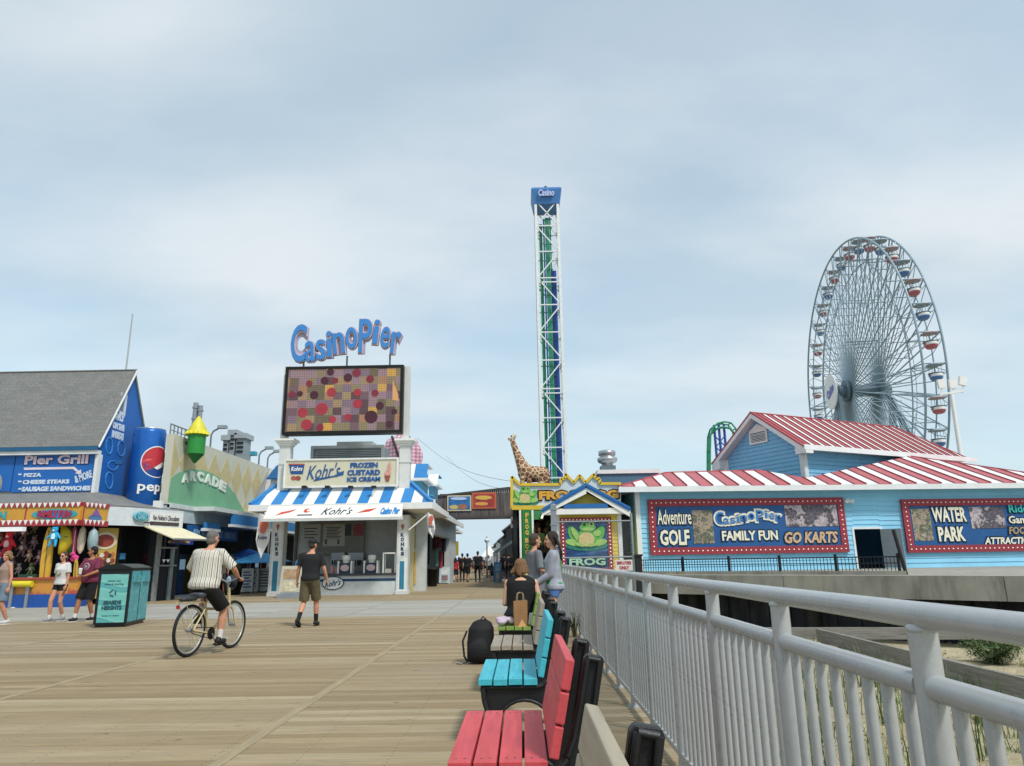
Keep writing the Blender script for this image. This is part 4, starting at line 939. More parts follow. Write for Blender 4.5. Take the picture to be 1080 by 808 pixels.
def gmesh(col):
    if col in GM: return GM[col]
    hexc = ('#b0606a', '#4f78b0')[col]; gm = []
    m = MB(); m.loft([(Vector((0, 0, z)), r*1.0, r*.8, None) for z, r in ((-2.65, .75), (-2.45, 1.0), (-2.15, 1.08))], 12, 0); m.loft([(Vector((0, 0, z)), r, r*.8, None) for z, r in ((-2.15, 1.1), (-1.75, 1.12))], 12, 1)
    gm.append(('tub', m.mesh('tub', [M(hexc, .45), M('#e4e4e2', .45)])))
    m = MB(); m.lathe((0, 0, -.35), [(1.25, 0), (1.25, .07), (.5, .3), (.05, .36)], 12); gm.append(('canopy', m.mesh('canopy', M(('#b0989a', '#93a1ac')[col], .5))))
    m = MB()
    for k_ in range(6): a = k_*math.pi/3; m.cyl((math.cos(a)*1.05, math.sin(a)*.85, -2.1), (math.cos(a)*.9, math.sin(a)*.75, -.33), .035, n=4)
    m.lathe((0, 0, -1.62), [(1.12, 0), (1.12, .05)], 12); m.cyl((0, 0, -.0), (0, 0, -2.4), .05, n=5); gm.append(('cage', m.mesh('cage', ST)))
    m = MB(); m.box(-.25, .25, -.99, -.9, -2.1, -1.8); gm.append(('emblem', m.mesh('emblem', M(hexc, .45))))
    GM[col] = gm; return gm
for i in range(NG):
    a, c, g = gondola(i); col = i % 2
    ro = bpy.data.objects.new('gondola', None); COL.objects.link(ro); ro.parent = fw; ro.location = c; ro.rotation_euler = (0, 0, -ang)
    ro['label'] = ('red', 'blue')[col]+' and white open gondola under a small round canopy'
    for nm, me in gmesh(col):
        o = bpy.data.objects.new(nm, me); COL.objects.link(o); o.parent = ro; o.scale = (.68, .68, .68)
# floodlight mast
fl = thing('floodlight_mast', 'white floodlight mast with three lamp heads beside the observation wheel', 'light mast'); fm = FY(52); q = lambda x, y: fm.w(*fm.px(x, y))
m = MB(); bs = q(1008, 466); m.cyl((bs.x, 52, 0), q(1003.5, 416), .2, .14, n=10); m.build('mast', WHITE, fl); MB().bar(q(991, 416), q(1016, 412.5), .14).build('crossarm', WHITE, fl)
for x, y, t in ((992.5, 405, -.1), (1004.5, 405, 0), (1015, 402, .25)):
    c = q(x, y); m = MB(); m.box(-.26, .26, -.12, .1, -.34, .34); o = m.build('lamp_head', WHITE, fl); o.location = c; o.rotation_euler = (0, t, 0)
    MB().cyl(c-Vector((0, 0, .4)), q(x, 414), .05, n=6).build('bracket', WHITE, fl)
# ================================================================= CUSTARD KIOSK with screen and big letters
KY = 30.0; fk = FY(KY); kb = thing('custard_kiosk', 'small white custard kiosk with blue and white striped roof below the video screen', 'kiosk')
ku0, ku1 = fk.px(286, 600)[0], fk.px(430, 600)[0]
OPT = fk.px(360, 549)[1]; CNT = fk.px(360, 605)[1]
KD = 5.2
OFFW = M('#d3d5d2', .55, var=.08)
# corner pillars
for x0, x1, y0, nm in ((285.5, 298.5, 548, 1), (418.5, 430.5, 547, 2)):
    b = fk.box(x0, y0, x1, 600); p = MB().box(b[0], b[1], KY, KY+.5, 0, b[3]+.15).box(b[0]-.03, b[1]+.03, KY-.03, KY+.53, 0, .14).build('pillar', OFFW, kb)
    w_ = (b[1]-b[0]); MB().rect(fk, b[0]+w_*.3, b[1]-w_*.3, .2, fk.px(x0, 592)[1], 0, .015).build('inset_panel', M('#2e7f9e', .5), p)
    MB().rect(fk, b[0]+w_*.14, b[1]-w_*.14, .14, b[3], 0, .008).build('panel', M('#e3e5e3', .5), p)
    m = MB(); yy = 562.0
    for ch in 'KOHRS':
        textpx(m, ch, fk, (x0+x1)/2-1.7, yy, (x0+x1)/2+1.7, yy+4, .012, .01, .05); yy += 5
    m.build('lettering', DKBLUE, p)
    c_ = (b[0]+b[1])/2; zc = fk.px(x0, 556)[1]; m = MB(); m.prism(fk, [(c_-.04, zc), (c_, zc-.14), (c_+.04, zc)], .012, .03, 0); m.ell(fk.w(c_, zc+.05, .03), .065, 8, 1); m.build('cone_picture', [M('#8a4a2a'), M('#c96a5a')], p)
# body
m = MB(); b0, b1 = ku0+.45, ku1-.45
m.box(ku0+.1, ku1-.1, KY+KD, KY+KD+.1, 0, OPT+.2); m.box(ku0+.08, ku0+.2, KY+2.6, KY+KD, 0, OPT+.2)
m.box(ku0+.1, ku1-.1, KY+.3, KY+KD, OPT+.16, OPT+.22)
m.build('wall', M('#6a6963', .7), kb)
MB().box(ku1-.32, ku1-.12, KY+.5, KY+KD, 0, OPT+.2).build('side_wall', M('#c6bd94', .6), kb)
MB().box(ku0+.45, ku1-.45, KY+.05, KY+.8, 0, CNT-.09).build('counter', M('#c9cfce', .5), kb)
MB().box(ku0+.45, ku1-.47, KY-.04, KY+.9, CNT-.09, CNT).build('counter_top', M('#3a3f45', .4), kb)
c0k = fk.px(360, 612)[1]; MB().rect(fk, ku0+.5, ku1-.5, c0k-.05, c0k+.05, -.05, -.035).build('stripe', M('#1f3f63', .5), kb)
m = MB(); cc = fk.px(351, 615)
def ellipse(m, fr, cu, cv, ru, rv, d0, d1, mi=0, n=28): m.prism(fr, [(cu+ru*math.cos(2*math.pi*i/n), cv+rv*math.sin(2*math.pi*i/n)) for i in range(n)], d0, d1, mi)
ellipse(m, fk, cc[0], cc[1], .46, .27, -.035, -.02, 0); ellipse(m, fk, cc[0], cc[1], .42, .235, -.02, -.012, 1); text(m, "Kohr's", fk, cc[0]-.33, cc[0]+.33, cc[1]-.13, cc[1]+.13, -.012, .012, .015, .35, 0, rise=.1)
m.build('oval_emblem', [DKBLUE, M('#dfe3e2', .5)], kb)
# menu boards on an inner partition + dark back part
inn = FY(KY+2.4); q = inn.box(318, 553, 384, 580); m = MB(); m.rect(inn, ku0+.9, q[1], q[2]-.2, OPT+.1, -.1, 0); mbp = m.build('menu_wall', M('#85857f', .6), kb)
m = MB()
for (x0, y0, x1, y1) in ((341, 553, 364, 576), (318, 553, 338, 572)):
    bb = inn.box(x0, y0, x1, y1); m.rect(inn, *bb, 0, .02)
m.build('menu_board', M('#b5b5b0', .5), kb)
m = MB()
for i in range(8): 
    bb = inn.box(344+(i % 2), 556+i*1.6, 360-(i % 3)*2, 556.7+i*1.6); m.rect(inn, *bb, .02, .025)
for i in range(4): bb = inn.box(321, 557+i*3.2, 335-(i % 2)*3, 558+i*3.2); m.rect(inn, *bb, .02, .025)
for x in (343, 356): bb = inn.box(x, 569, x+1.8, 574); m.rect(inn, *bb, .02, .03)
m.build('menu_writing', M('#3c4650', .6), kb)
for x0, x1, hexc in ((364, 370.5, '#3a4a52'), (373, 383, '#9a4a55')):
    bb = inn.box(x0, 553, x1, 565); MB().rect(inn, *bb, .0, .03).build('poster', M(hexc, .5, var=.4, scale=4), kb)
inn2 = FY(KY+3.6); m = MB(); m.rect(inn2, q[1]-.1, ku1-.4, 0, OPT+.1, -.1, 0); m.build('back_board', M('#23272b', .7), kb)
m = MB(); textpx(m, 'Kohrs', inn2, 396, 560, 417, 570, 0, .02, .03, .3); textpx(m, 'SOFT', inn2, 404, 574, 415, 577.5, 0, .02, .02); textpx(m, 'CUSTARD', inn2, 401, 579, 417, 582, 0, .02, .02); m.build('lettering', M('#5b6367', .6), kb)
# things on the counter and machines behind it
def prop(name, label, cat, mb, mats, grp=None, parent=None): return mb.build(name, mats, parent, label=label, cat=cat, group=grp) if not parent else mb.build(name, mats, parent)
STEEL = M('#8b9094', .35, metal=.6)
for i, (x0, x1) in enumerate(((349, 363), (367, 383))):
    fm2 = FY(KY+1.9); bb = fm2.box(x0, 583, x1, 604); t = thing('custard_machine', ('left of the two steel custard machines behind the kiosk counter', 'right of the two steel custard machines behind the kiosk counter')[i], 'machine')
    MB().box(bb[0], bb[1], KY+1.9, KY+2.3, 0, bb[3]).build('cabinet', STEEL, t); MB().box(bb[0]+.08, bb[1]-.08, KY+1.7, KY+1.9, bb[3]-.5, bb[3]-.32).build('dispenser', BLACK, t)
    for dx_ in (-.1, 0, .1): MB().cyl(((bb[0]+bb[1])/2+dx_, KY+1.66, bb[3]-.52), ((bb[0]+bb[1])/2+dx_, KY+1.66, bb[3]-.3), .02, n=6).build('tap', METAL, t)
for i, (x, lb_) in enumerate(((363, 'left of the two white round topped drink tubs on the kiosk counter'), (390.5, 'right of the two white round topped drink tubs on the kiosk counter'))):
    t = thing('drink_tub', lb_, 'drink tub'); c = fk.px(x, 600); MB().box(c[0]-.26, c[0]+.26, KY+.1, KY+.5, CNT, CNT+.42).build('tub', M('#27384e', .4), t)
    MB().box(c[0]-.3, c[0]-.24, KY+.06, KY+.54, CNT, CNT+.5).box(c[0]+.24, c[0]+.3, KY+.06, KY+.54, CNT, CNT+.5).build('side_panel', WHITE, t)
    m = MB(); ellipse(m, fk, c[0], CNT+.22, .18, .13, -.1+.0, -.08+.0); o = m.build('badge', M('#c9b0b4', .5), t); MB().lathe((c[0], KY+.3, CNT+.42), [(.14, 0), (.14, .1), (.17, .12), (.17, .3), (.0, .33)], 14).build('lid', WHITE, t)
bb = fk.box(403, 584, 417, 604); t = thing('display_case', 'small glass display case with white frame at the right end of the kiosk counter', 'display case')
m = MB(); 
for x in (bb[0], bb[1]-.05):
    for y in (KY+.1, KY+.55): m.box(x, x+.05, y, y+.05, CNT, bb[3])
m.box(bb[0], bb[1], KY+.1, KY+.6, bb[3], bb[3]+.05); m.build('frame', WHITE, t); MB().box(bb[0]+.1, bb[0]+.35, KY+.2, KY+.45, CNT, CNT+.16).build('tray', M('#b5b0a0', .5), t)
t = thing('cup_stack', 'pink cup stack standing on the kiosk counter beside the customer', 'cups'); c = fk.px(348, 600); m = MB()
m.cyl((c[0], KY+.3, CNT), (c[0], KY+.3, CNT+.3), .07, .09, 10); m.cyl((c[0]+.2, KY+.3, CNT), (c[0]+.2, KY+.3, CNT+.24), .07, .09, 10); m.build('cup', M('#c98f88', .5), t)
# roof: striped front slope, side slopes
m = MB(); f2 = FY(KY+1.1); tl, tr = f2.w(*f2.px(294, 511)), f2.w(*f2.px(431.5, 508.5)); f1 = FY(KY-.55); el, er = f1.w(*f1.px(264, 533)), f1.w(*f1.px(455, 530.5))
zav = (tl.z+tr.z)/2; tl.z = tr.z = zav; ze = (el.z+er.z)/2; el.z = er.z = ze
e1 = Vector((tl.x, el.y, ze)); e2 = Vector((tr.x, er.y, ze))
slope = Fr(el, (1, 0, 0), (0, tl.y-el.y, zav-ze)); sv = math.hypot(tl.y-el.y, zav-ze); un = lambda p: (p.x-el.x)
sw = (431.5-294)/745*.971*(KY+1.1)/11.6
stripes(m, slope, [(0, 0), (er.x-el.x, 0), (tr.x-el.x, sv), (tl.x-el.x, sv)], .45, -.06, 0, 2, tl.x-el.x-.2)
BACKY = KY+KD+.9
for sgn, ee, tt in ((1, er, tr), (-1, el, tl)):
    v_ = Vector((tt.x-ee.x, 0, zav-ze)); 
    f_ = Fr(Vector((ee.x, ee.y if sgn > 0 else BACKY, ze)), (0, sgn, 0), v_); Ld = BACKY-ee.y
    L2 = v_.length; dyy = tt.y-ee.y
    poly = [(0, 0), (Ld, 0), (Ld-dyy, L2), (dyy, L2)]
    stripes(m, f_, poly, .45, -.06, 0, 2, .3)
m.slab([Vector((el.x, BACKY, ze)), Vector((er.x, BACKY, ze)), Vector((tr.x, BACKY-1.6, zav)), Vector((tl.x, BACKY-1.6, zav))], .05, 0)
m.slab([tl, tr, Vector((tr.x, BACKY-1.6, zav)), Vector((tl.x, BACKY-1.6, zav))], .05, 0, up=(0, 0, 1))
KBL = M('#2f80c0', .5, var=.08)
m.build('roof', [WHITE, KBL], kb)
m = MB(); m.box(el.x, er.x, el.y-.05, el.y, ze-.24, ze+.02); m.box(er.x, er.x+.05, el.y-.05, BACKY, ze-.24, ze+.02); m.box(el.x-.05, el.x, el.y-.05, BACKY, ze-.24, ze+.02); m.box(el.x, er.x, el.y, BACKY, ze-.24, ze-.2); m.build('fascia', WHITE, kb)
m = MB(); m.bar(er+Vector((0, 0, .03)), tr+Vector((0, 0, .03)), .16); m.bar(el+Vector((0, 0, .03)), tl+Vector((0, 0, .03)), .16); m.build('hip_cap', KBL, kb)
# pull out awning
fa = FY(KY-1.6); at_l, at_r = fk.w(*fk.px(283.5, 534)), fk.w(*fk.px(424.6, 531.7)); at_l.y = at_r.y = KY-.65; 
za = FY(KY-.65).px(350, 533)[1]; zb2 = fa.px(350, 546.5)[1]; xl, xr = FY(KY-.65).px(283.5, 534)[0], FY(KY-.65).px(424.6, 534)[0]; xl2, xr2 = fa.px(277.5, 546)[0], fa.px(424, 546)[0]
aw = thing('logo_awning', 'white pull-out awning with red and blue logos along the front of the kiosk', 'awning')
m = MB(); m.slab([(xl, KY-.65, za), (xr, KY-.65, za), (xr2, KY-1.6, zb2), (xl2, KY-1.6, zb2)], .04); m.build('canvas', M('#e9e6da', .7), aw); MB().box(xl2-.04, xr2+.04, KY-1.66, KY-1.58, zb2-.1, zb2+.02).build('front_bar', M('#c9ccca', .5), aw)
fs2 = Fr((xl2, KY-1.6, zb2), (1, 0, 0), (0, .95, za-zb2)); sl_ = math.hypot(.95, za-zb2); W_ = xr2-xl2
m = MB(); d_ = .006
text(m, "Kohr's", fs2, W_*.40, W_*.62, sl_*.25, sl_*.8, d_, .01, .0, .35, 1); text(m, 'Casino Pier', fs2, W_*.83, W_*.97, sl_*.2, sl_*.75, d_, .01, .06, .1, 2)
ellipse(m, fs2, W_*.285, sl_*.6, .14, .17, d_, .015, 0, 12); ellipse(m, fs2, W_*.30, sl_*.6, .1, .1, d_+.01, .02, 3, 12); m.prism(fs2, [(W_*.23, sl_*.22), (W_*.34, sl_*.22), (W_*.34, sl_*.3), (W_*.23, sl_*.3)], d_, .012, 1)
m.prism(fs2, [(W_*.66, sl_*.35), (W_*.75, sl_*.45), (W_*.79, sl_*.7), (W_*.72, sl_*.62)], d_, .012, 0); m.prism(fs2, [(W_*.07, sl_*.25), (W_*.17, sl_*.5), (W_*.2, sl_*.72), (W_*.1, sl_*.5)], d_, .012, 0)
m.build('logo', [M('#c5493f', .5), DKBLUE, M('#2f80c0', .5), M('#e9e6da', .7)], aw)
# brand sign board
fb2 = FY(KY+.4); sgn = thing('custard_sign', 'long cream sign reading FROZEN CUSTARD ICE CREAM on the kiosk roof', 'sign'); b = fb2.box(301, 485, 418.5, 512.5)
MB().rect(fb2, *b, -.2, 0).build('panel', M('#cfcbb2', .55, var=.05), sgn); MB().frame(fb2, b[0]-.06, b[1]+.06, b[2]-.06, b[3]+.06, .07, -.15, .05).build('rim', M('#e3e3de', .5), sgn)
kk_ = lambda x, y: (300+x/7.714, 470+y/7.714)
m = MB()
for s_, x0, y0, x1, y1 in (('FROZEN', 537, 138, 760, 180), ('CUSTARD', 512, 196, 780, 242), ('ICE CREAM', 510, 255, 780, 293)):
    a = kk_(x0, y0); c = kk_(x1, y1); textpx(m, s_, fb2, a[0], a[1], c[0], c[1], .0, .03, .045)
m.build('lettering', M('#1f5796', .5), sgn)
m = MB(); a = kk_(185, 150); c = kk_(455, 265); textpx(m, "Kohr's", fb2, a[0], a[1], c[0], c[1], .0, .03, .0, .35, rise=.12)
P2 = lambda x, y: fb2.px(*kk_(x, y)); m.prism(fb2, [P2(235, 292), P2(480, 240), P2(485, 205), P2(425, 228), P2(425, 240), P2(250, 272)], 0, .02); m.build('script_lettering', M('#27578a', .5), sgn)
m = MB(); m.prism(fb2, [P2(52, 232), P2(150, 232), P2(164, 150), P2(38, 150)], 0, .02, 0); m.prism(fb2, [P2(36, 158), P2(166, 158), P2(166, 148), P2(36, 148)], .02, .03, 1); a = kk_(56, 172); c = kk_(148, 208); textpx(m, 'Kohrs', fb2, a[0], a[1], c[0], c[1], .02, .02, .03, .2, 2)
blob(m, fb2, lambda x, y: P2(x, y), 75, 265, 22, 18, 0, 1); blob(m, fb2, lambda x, y: P2(x, y), 112, 265, 22, 18, .01, 3)
m.prism(fb2, [P2(826, 292), P2(850, 292), P2(862, 245), P2(815, 245)], 0, .03, 3); blob(m, fb2, lambda x, y: P2(x, y), 842, 225, 26, 20, .02, 4); blob(m, fb2, lambda x, y: P2(x, y), 852, 190, 15, 22, .03, 4); blob(m, fb2, lambda x, y: P2(x, y), 856, 155, 7, 24, .04, 4)
m.build('emblem', [M('#24508e', .5), M('#b0564e', .5), WHITE, M('#96503c', .5), M('#d99a90', .5)], sgn)
m = MB()
for x in (325, 349, 373, 397): c = fb2.px(x, 514.5); m.box(c[0]-.09, c[0]+.09, KY-.25, KY-.05, c[1]-.08, c[1]+.03); m.bar(fb2.w(c[0], c[1], .05), (c[0], KY-.1, c[1]), .04); m.build('sign_lamp', DARK, sgn); m = MB()
# screen tower columns
sc = thing('video_screen', 'large video screen showing a mosaic of coloured squares and red discs', 'screen')
fsn = FY(KY+.6)
for side, (lo, hi) in enumerate((((293.6, 305), (297.5, 304)), ((421, 432), (424.6, 431.2)))):
    b = fsn.box(lo[0], 470, lo[1], 512); t = thing('screen_column', ('left', 'right')[side]+' white square column holding up the video screen', 'column')
    MB().rect(fsn, b[0], b[1], fsn.px(300, 530)[1], b[3], -.45, 0).build('lower_shaft', OFFW, t); c = fsn.box(hi[0], 386, hi[1], 460); MB().rect(fsn, c[0], c[1], b[3]+.3, c[3], -.4, -.05).build('upper_shaft', OFFW, t)
    mu_ = fsn.px(300, 490)[1]; MB().rect(fsn, b[0]-.04, b[1]+.04, mu_, mu_+.08, -.48, .03).build('band', OFFW, t)
    m = MB(); 
    for dz, gx in ((0, .05), (.1, .12), (.2, .2)): m.rect(fsn, b[0]-gx, b[1]+gx, b[3]+dz, b[3]+dz+.1, -.45-gx, gx)
    m.build('capital', WHITE, t)
fsc = FY(KY+.35); b = fsc.box(299.5, 386, 425, 457.5); MB().frame(fsc, *b, .13, -.5, .04).rect(fsc, b[0]+.13, b[1]-.13, b[2]+.13, b[3]-.13, -.5, -.05).build('housing', BLACK, sc)
def led(t, co, b):
    sc_ = nmap(t, co, (2.55, 1, 2.9)); fl_ = t.nodes.new('ShaderNodeVectorMath'); fl_.operation = 'FLOOR'; t.links.new(sc_, fl_.inputs[0])
    wn = t.nodes.new('ShaderNodeTexWhiteNoise'); wn.noise_dimensions = '3D'; ad = t.nodes.new('ShaderNodeVectorMath'); ad.operation = 'MULTIPLY'; ad.inputs[1].default_value = (1, 0, 1); t.links.new(fl_.outputs[0], ad.inputs[0]); t.links.new(ad.outputs[0], wn.inputs['Vector'])
    c = nramp(t, wn.outputs['Value'], [(0, '#54464e'), (.16, '#7b6a70'), (.3, '#332b30'), (.42, '#6f6a4a'), (.56, '#857552'), (.66, '#655a66'), (.8, '#4e4f36'), (.9, '#b08a3a'), (.94, '#8d6a4a')], True)
    fn_ = nmap(t, co, (9.5, 1, 9.5)); fr_ = t.nodes.new('ShaderNodeVectorMath'); fr_.operation = 'FRACTION'; t.links.new(fn_, fr_.inputs[0]); sp = t.nodes.new('ShaderNodeSeparateXYZ'); t.links.new(fr_.outputs[0], sp.inputs[0])
    g1 = nmath(t, 'LESS_THAN', sp.outputs[0], .16); g2 = nmath(t, 'LESS_THAN', sp.outputs[2], .16); g = nmath(t, 'MAXIMUM', g1, g2)
    n = nnoise(t, co, 1.5, 4); c = nmix(t, nmath(t, 'MULTIPLY', n, .5), c, '#6f4a4e'); c = nmix(t, nmath(t, 'MULTIPLY', g, .45), c, '#14100f')
    t.links.new(c, b.inputs['Base Color']); t.links.new(c, b.inputs['Emission Color']); b.inputs['Emission Strength'].default_value = .65
LED = nodemat('led', led, .4)
MB().rect(fsc, b[0]+.13, b[1]-.13, b[2]+.13, b[3]-.13, -.05, .0).build('display', LED, sc)
DISCS = [M('#8f2c38', .4, var=.25, scale=3, emit=.35), M('#3f1c28', .4, var=.25, scale=3, emit=.35), M('#6f2633', .4, var=.25, scale=3, emit=.35)]; random.seed(11); kc = lambda x, y: fsc.px(260+x/4.909, 320+y/4.909)
for i, (x, y, r) in enumerate(((390, 547, 34), (645, 588, 36), (290, 565, 28), (575, 520, 26), (440, 460, 26), (350, 475, 24), (525, 590, 20), (445, 602, 20), (310, 628, 30), (525, 385, 24), (640, 392, 22), (405, 400, 22), (460, 400, 17), (690, 530, 22), (665, 465, 20), (575, 462, 22), (325, 415, 18), (435, 355, 20), (570, 360, 24), (765, 560, 16), (235, 470, 18), (277, 468, 16), (380, 650, 20), (740, 625, 18))):
    c = kc(x, y); rr_ = r/4.909/745*.971*KY; m = MB(); ellipse(m, fsc, c[0], max(c[1], b[2]+.13+rr_), rr_, rr_, .0, .008+i*.0006, (0 if i in (0, 2, 3, 4, 6, 7, 8, 15) else 1 if i % 2 else 2), 20); m.build('disc_picture', DISCS, sc)
m = MB(); m.prism(fsc, [kc(755, 500), kc(788, 505), kc(785, 470), kc(757, 395)], .0, .012); m.build('light_patch', M('#b98a5c', .4, emit=.35), sc)
# big letters
bl = thing('script_rooftop_letters', 'big blue curly rooftop letters standing in a wave above the video screen', 'sign'); flt = FY(KY+.4)
casino(flt, 306.5, 335.5, 117, 46, bl, -.18, M('#3f86cc', .45, var=.05), M('#d3bcc6', .5), .10, .03, edge2=M('#a9a3b8', .5))
m = MB()
for x, y in ((319, 378), (365, 374), (410.5, 372)): c = flt.px(x, y); c2 = flt.px(x, 388); m.rect(flt, c[0]-.035, c[0]+.035, c2[1], c[1], -.25, -.18)
m.build('support_post', M('#5c6468', .5), bl)
# rooftop plant behind the sign
t = thing('rooftop_chiller', 'grey louvred rooftop cooling unit behind the cream kiosk sign', 'cooling unit'); fr_ = FY(KY+3.0); b = fr_.box(329, 471, 404, 487)
MB().box(b[0], b[1], KY+3, KY+4.6, zav-.1, b[3]).build('cabinet', M('#6f797e', .5), t); m = MB(); v = zav+.1
while v < b[3]-.06: m.rect(fr_, b[0]+.12, b[1]-.12, v, v+.04, 0, .03); v += .085
m.build('louvre', M('#9aa2a6', .5), t); m = MB(); MB().frame(fr_, b[0]-.05, b[1]+.05, zav-.1, b[3]+.05, .14, -.02, .06).build('frame', M('#a9b0b2', .5), t)
c = fr_.box(354, 465, 392, 471); MB().box(c[0], c[1], KY+3.2, KY+4.4, b[3], c[3]).build('top_box', M('#b5bcbd', .5), t)
# seen-from-behind giant figure in a pink checked shirt
gx = thing('shirt_statue', 'giant headless-looking statue torso in pink checked shirt and dark braces behind the kiosk', 'statue')
fgx2 = FY(46); 
def chk(t, co, b):
    a = nmath(t, 'SINE', nmath(t, 'MULTIPLY', t_sep(t, co, 0), 26)); c_ = nmath(t, 'SINE', nmath(t, 'MULTIPLY', t_sep(t, co, 2), 26)); s_ = nmath(t, 'ADD', nmath(t, 'MULTIPLY', a, .25), nmath(t, 'MULTIPLY', c_, .25)); t.links.new(nramp(t, nmath(t, 'ADD', s_, .5), [(.1, '#a56d7e'), (.5, '#c592a2'), (.9, '#dcc0c8')]), b.inputs['Base Color'])
def t_sep(t, co, i):
    n = t.nodes.new('ShaderNodeSeparateXYZ'); t.links.new(co, n.inputs[0]); return n.outputs[i]
m = MB(); qq = lambda x, y, d=0: P(x, y, 46)+Vector((0, d, 0)); s46 = 46*.971/745
m.loft([(qq(424, 505), 15*s46, .75, None), (qq(424, 485), 16*s46, .85, None), (qq(424, 472), 15*s46, .8, None), (qq(424, 464), 12*s46, .65, None), (qq(424, 459), 6*s46, .4, None)], 24)
for s_ in (-1, 1): m.cap(qq(424+s_*12, 467), qq(424+s_*18, 480), 5*s46, 4.6*s46); m.cap(qq(424+s_*18, 480), qq(424+s_*16, 496), 4.6*s46, 4*s46)
remesh(m, 'shirt', nodemat('check', chk, .7), .06, 2, gx)
m = MB(); 
for s_ in (-1, 1): m.path([qq(424+s_*9, 462, -.55), qq(424+s_*6.5, 468, -.83), qq(424+s_*3, 478, -.92), qq(424, 487, -.95)], .09, 6)
m.build('braces', M('#2a2428', .6), gx); MB().box(qq(412, 505).x, qq(436, 505).x, 45.4, 46.6, zav*0+2.5, qq(424, 505).z).build('plinth', DARK, gx)

# ================================================================= shops behind the kiosk (promenade side)
sx = PX(431, 600, 0).x if False else (ku1-.12)
SHX = -4.35; fsx = FX(SHX)     # side plane facing +x
row = thing('promenade_shop', 'white promenade shop with blue and white dormers behind the custard kiosk', 'building')
ys0, ys1 = fsx.px(449, 590)[0], 47.5; zr = fsx.px(470, 548)[1]
m = MB(); m.rect(fsx, ys0, ys0+.5, 0, zr, -.3, 0); m.rect(fsx, ys1-4.2, ys1, 0, zr, -.3, 0); m.rect(fsx, ys0+.5, ys1-4.2, 2.6, zr, -.3, 0); m.rect(fsx, ys0+.5, ys1-4.2, 0, zr, -1.6, -1.5)
m.box(SHX-6, SHX-.3, ys0, ys0+.15, 0, zr); m.box(SHX-6, SHX-.3, ys1-.1, ys1, 0, zr); m.build('wall', M('#c2c8c9', .6), row)
m = MB(); e_ = [Vector((SHX+.5, ys0-1.4, zr)), Vector((SHX+.5, ys1, zr)), Vector((SHX-1.6, ys1, zr+1.5)), Vector((SHX-1.6, ys0-1.4, zr+1.5))]; fsl = Fr(e_[0], (0, 1, 0), e_[3]-e_[0]); Lg = (e_[3]-e_[0]).length
stripes(m, fsl, [(0, 0), (ys1-ys0+1.4, 0), (ys1-ys0+1.4, Lg), (0, Lg)], 1.0, -.06, 0, 2, .2); m.slab([e_[3], e_[2], Vector((SHX-6, ys1, zr+1.5)), Vector((SHX-6, ys0-1.4, zr+1.5))], .06); m.build('roof', [WHITE, KBL], row)
MB().box(SHX+.45, SHX+.52, ys0-1.4, ys1, zr-.22, zr+.03).box(SHX-.3, SHX+.45, ys0-1.4, ys1, zr-.05, zr-.01).build('fascia', WHITE, row)
for yd, (x0, y0, x1, y1), lab in ((34.5, (431, 487.5, 450, 512), 'nearer'), (42.5, (452, 499, 461.5, 516), 'farther')):
    fd2 = FY(yd); b = fd2.box(x0, y0, x1, y1); dn = 2.4; z0 = b[2]; zt5 = b[3]; xl3 = b[0] if yd < 40 else b[0]; 
    m = MB(); m.box(xl3, b[1]-.25, yd+.15, yd+dn, z0-.4, zt5-.55); o = m.build('dormer', M('#4d93b0', .5), row)
    m = MB(); rfd = Fr((xl3-.3, yd-.1, z0+(zt5-z0)*.32), (1, 0, 0), (0, .7, (zt5-z0)*.68)); stripes(m, rfd, [(0, 0), (b[1]-xl3+.3, 0), (b[1]-xl3+.3, math.hypot(.7, (zt5-z0)*.68)), (0, math.hypot(.7, (zt5-z0)*.68))], .62, -.05, 0, 2, (b[1]-xl3+.3) % .62)
    m.box(xl3-.3, b[1], yd+.6, yd+dn, zt5-.08, zt5-.02, 1); m.build('dormer_roof', [WHITE, KBL] if yd > 40 else [KBL, WHITE], o); MB().box(xl3-.3, b[1]+.04, yd-.16, yd+dn, z0+(zt5-z0)*.2, z0+(zt5-z0)*.31).build('dormer_fascia', WHITE, o)
# small blue and white dormer at the left of the kiosk
fd2 = FY(KY+1.8); b = fd2.box(283, 489, 295, 505); t = thing('left_dormer', 'small blue roofed dormer at the left edge of the kiosk roof', 'dormer'); MB().box(b[0]+.1, b[1]+.4, KY+1.9, KY+3, b[2]-1.0, b[2]+.05).build('wall', WHITE, t); MB().slab([(b[0], KY+1.6, b[2]), (b[1]+.4, KY+1.6, b[2]), (b[1]+.4, KY+2.4, b[3]), (b[0]+.15, KY+2.4, b[3])], .06).build('roof', KBL, t)
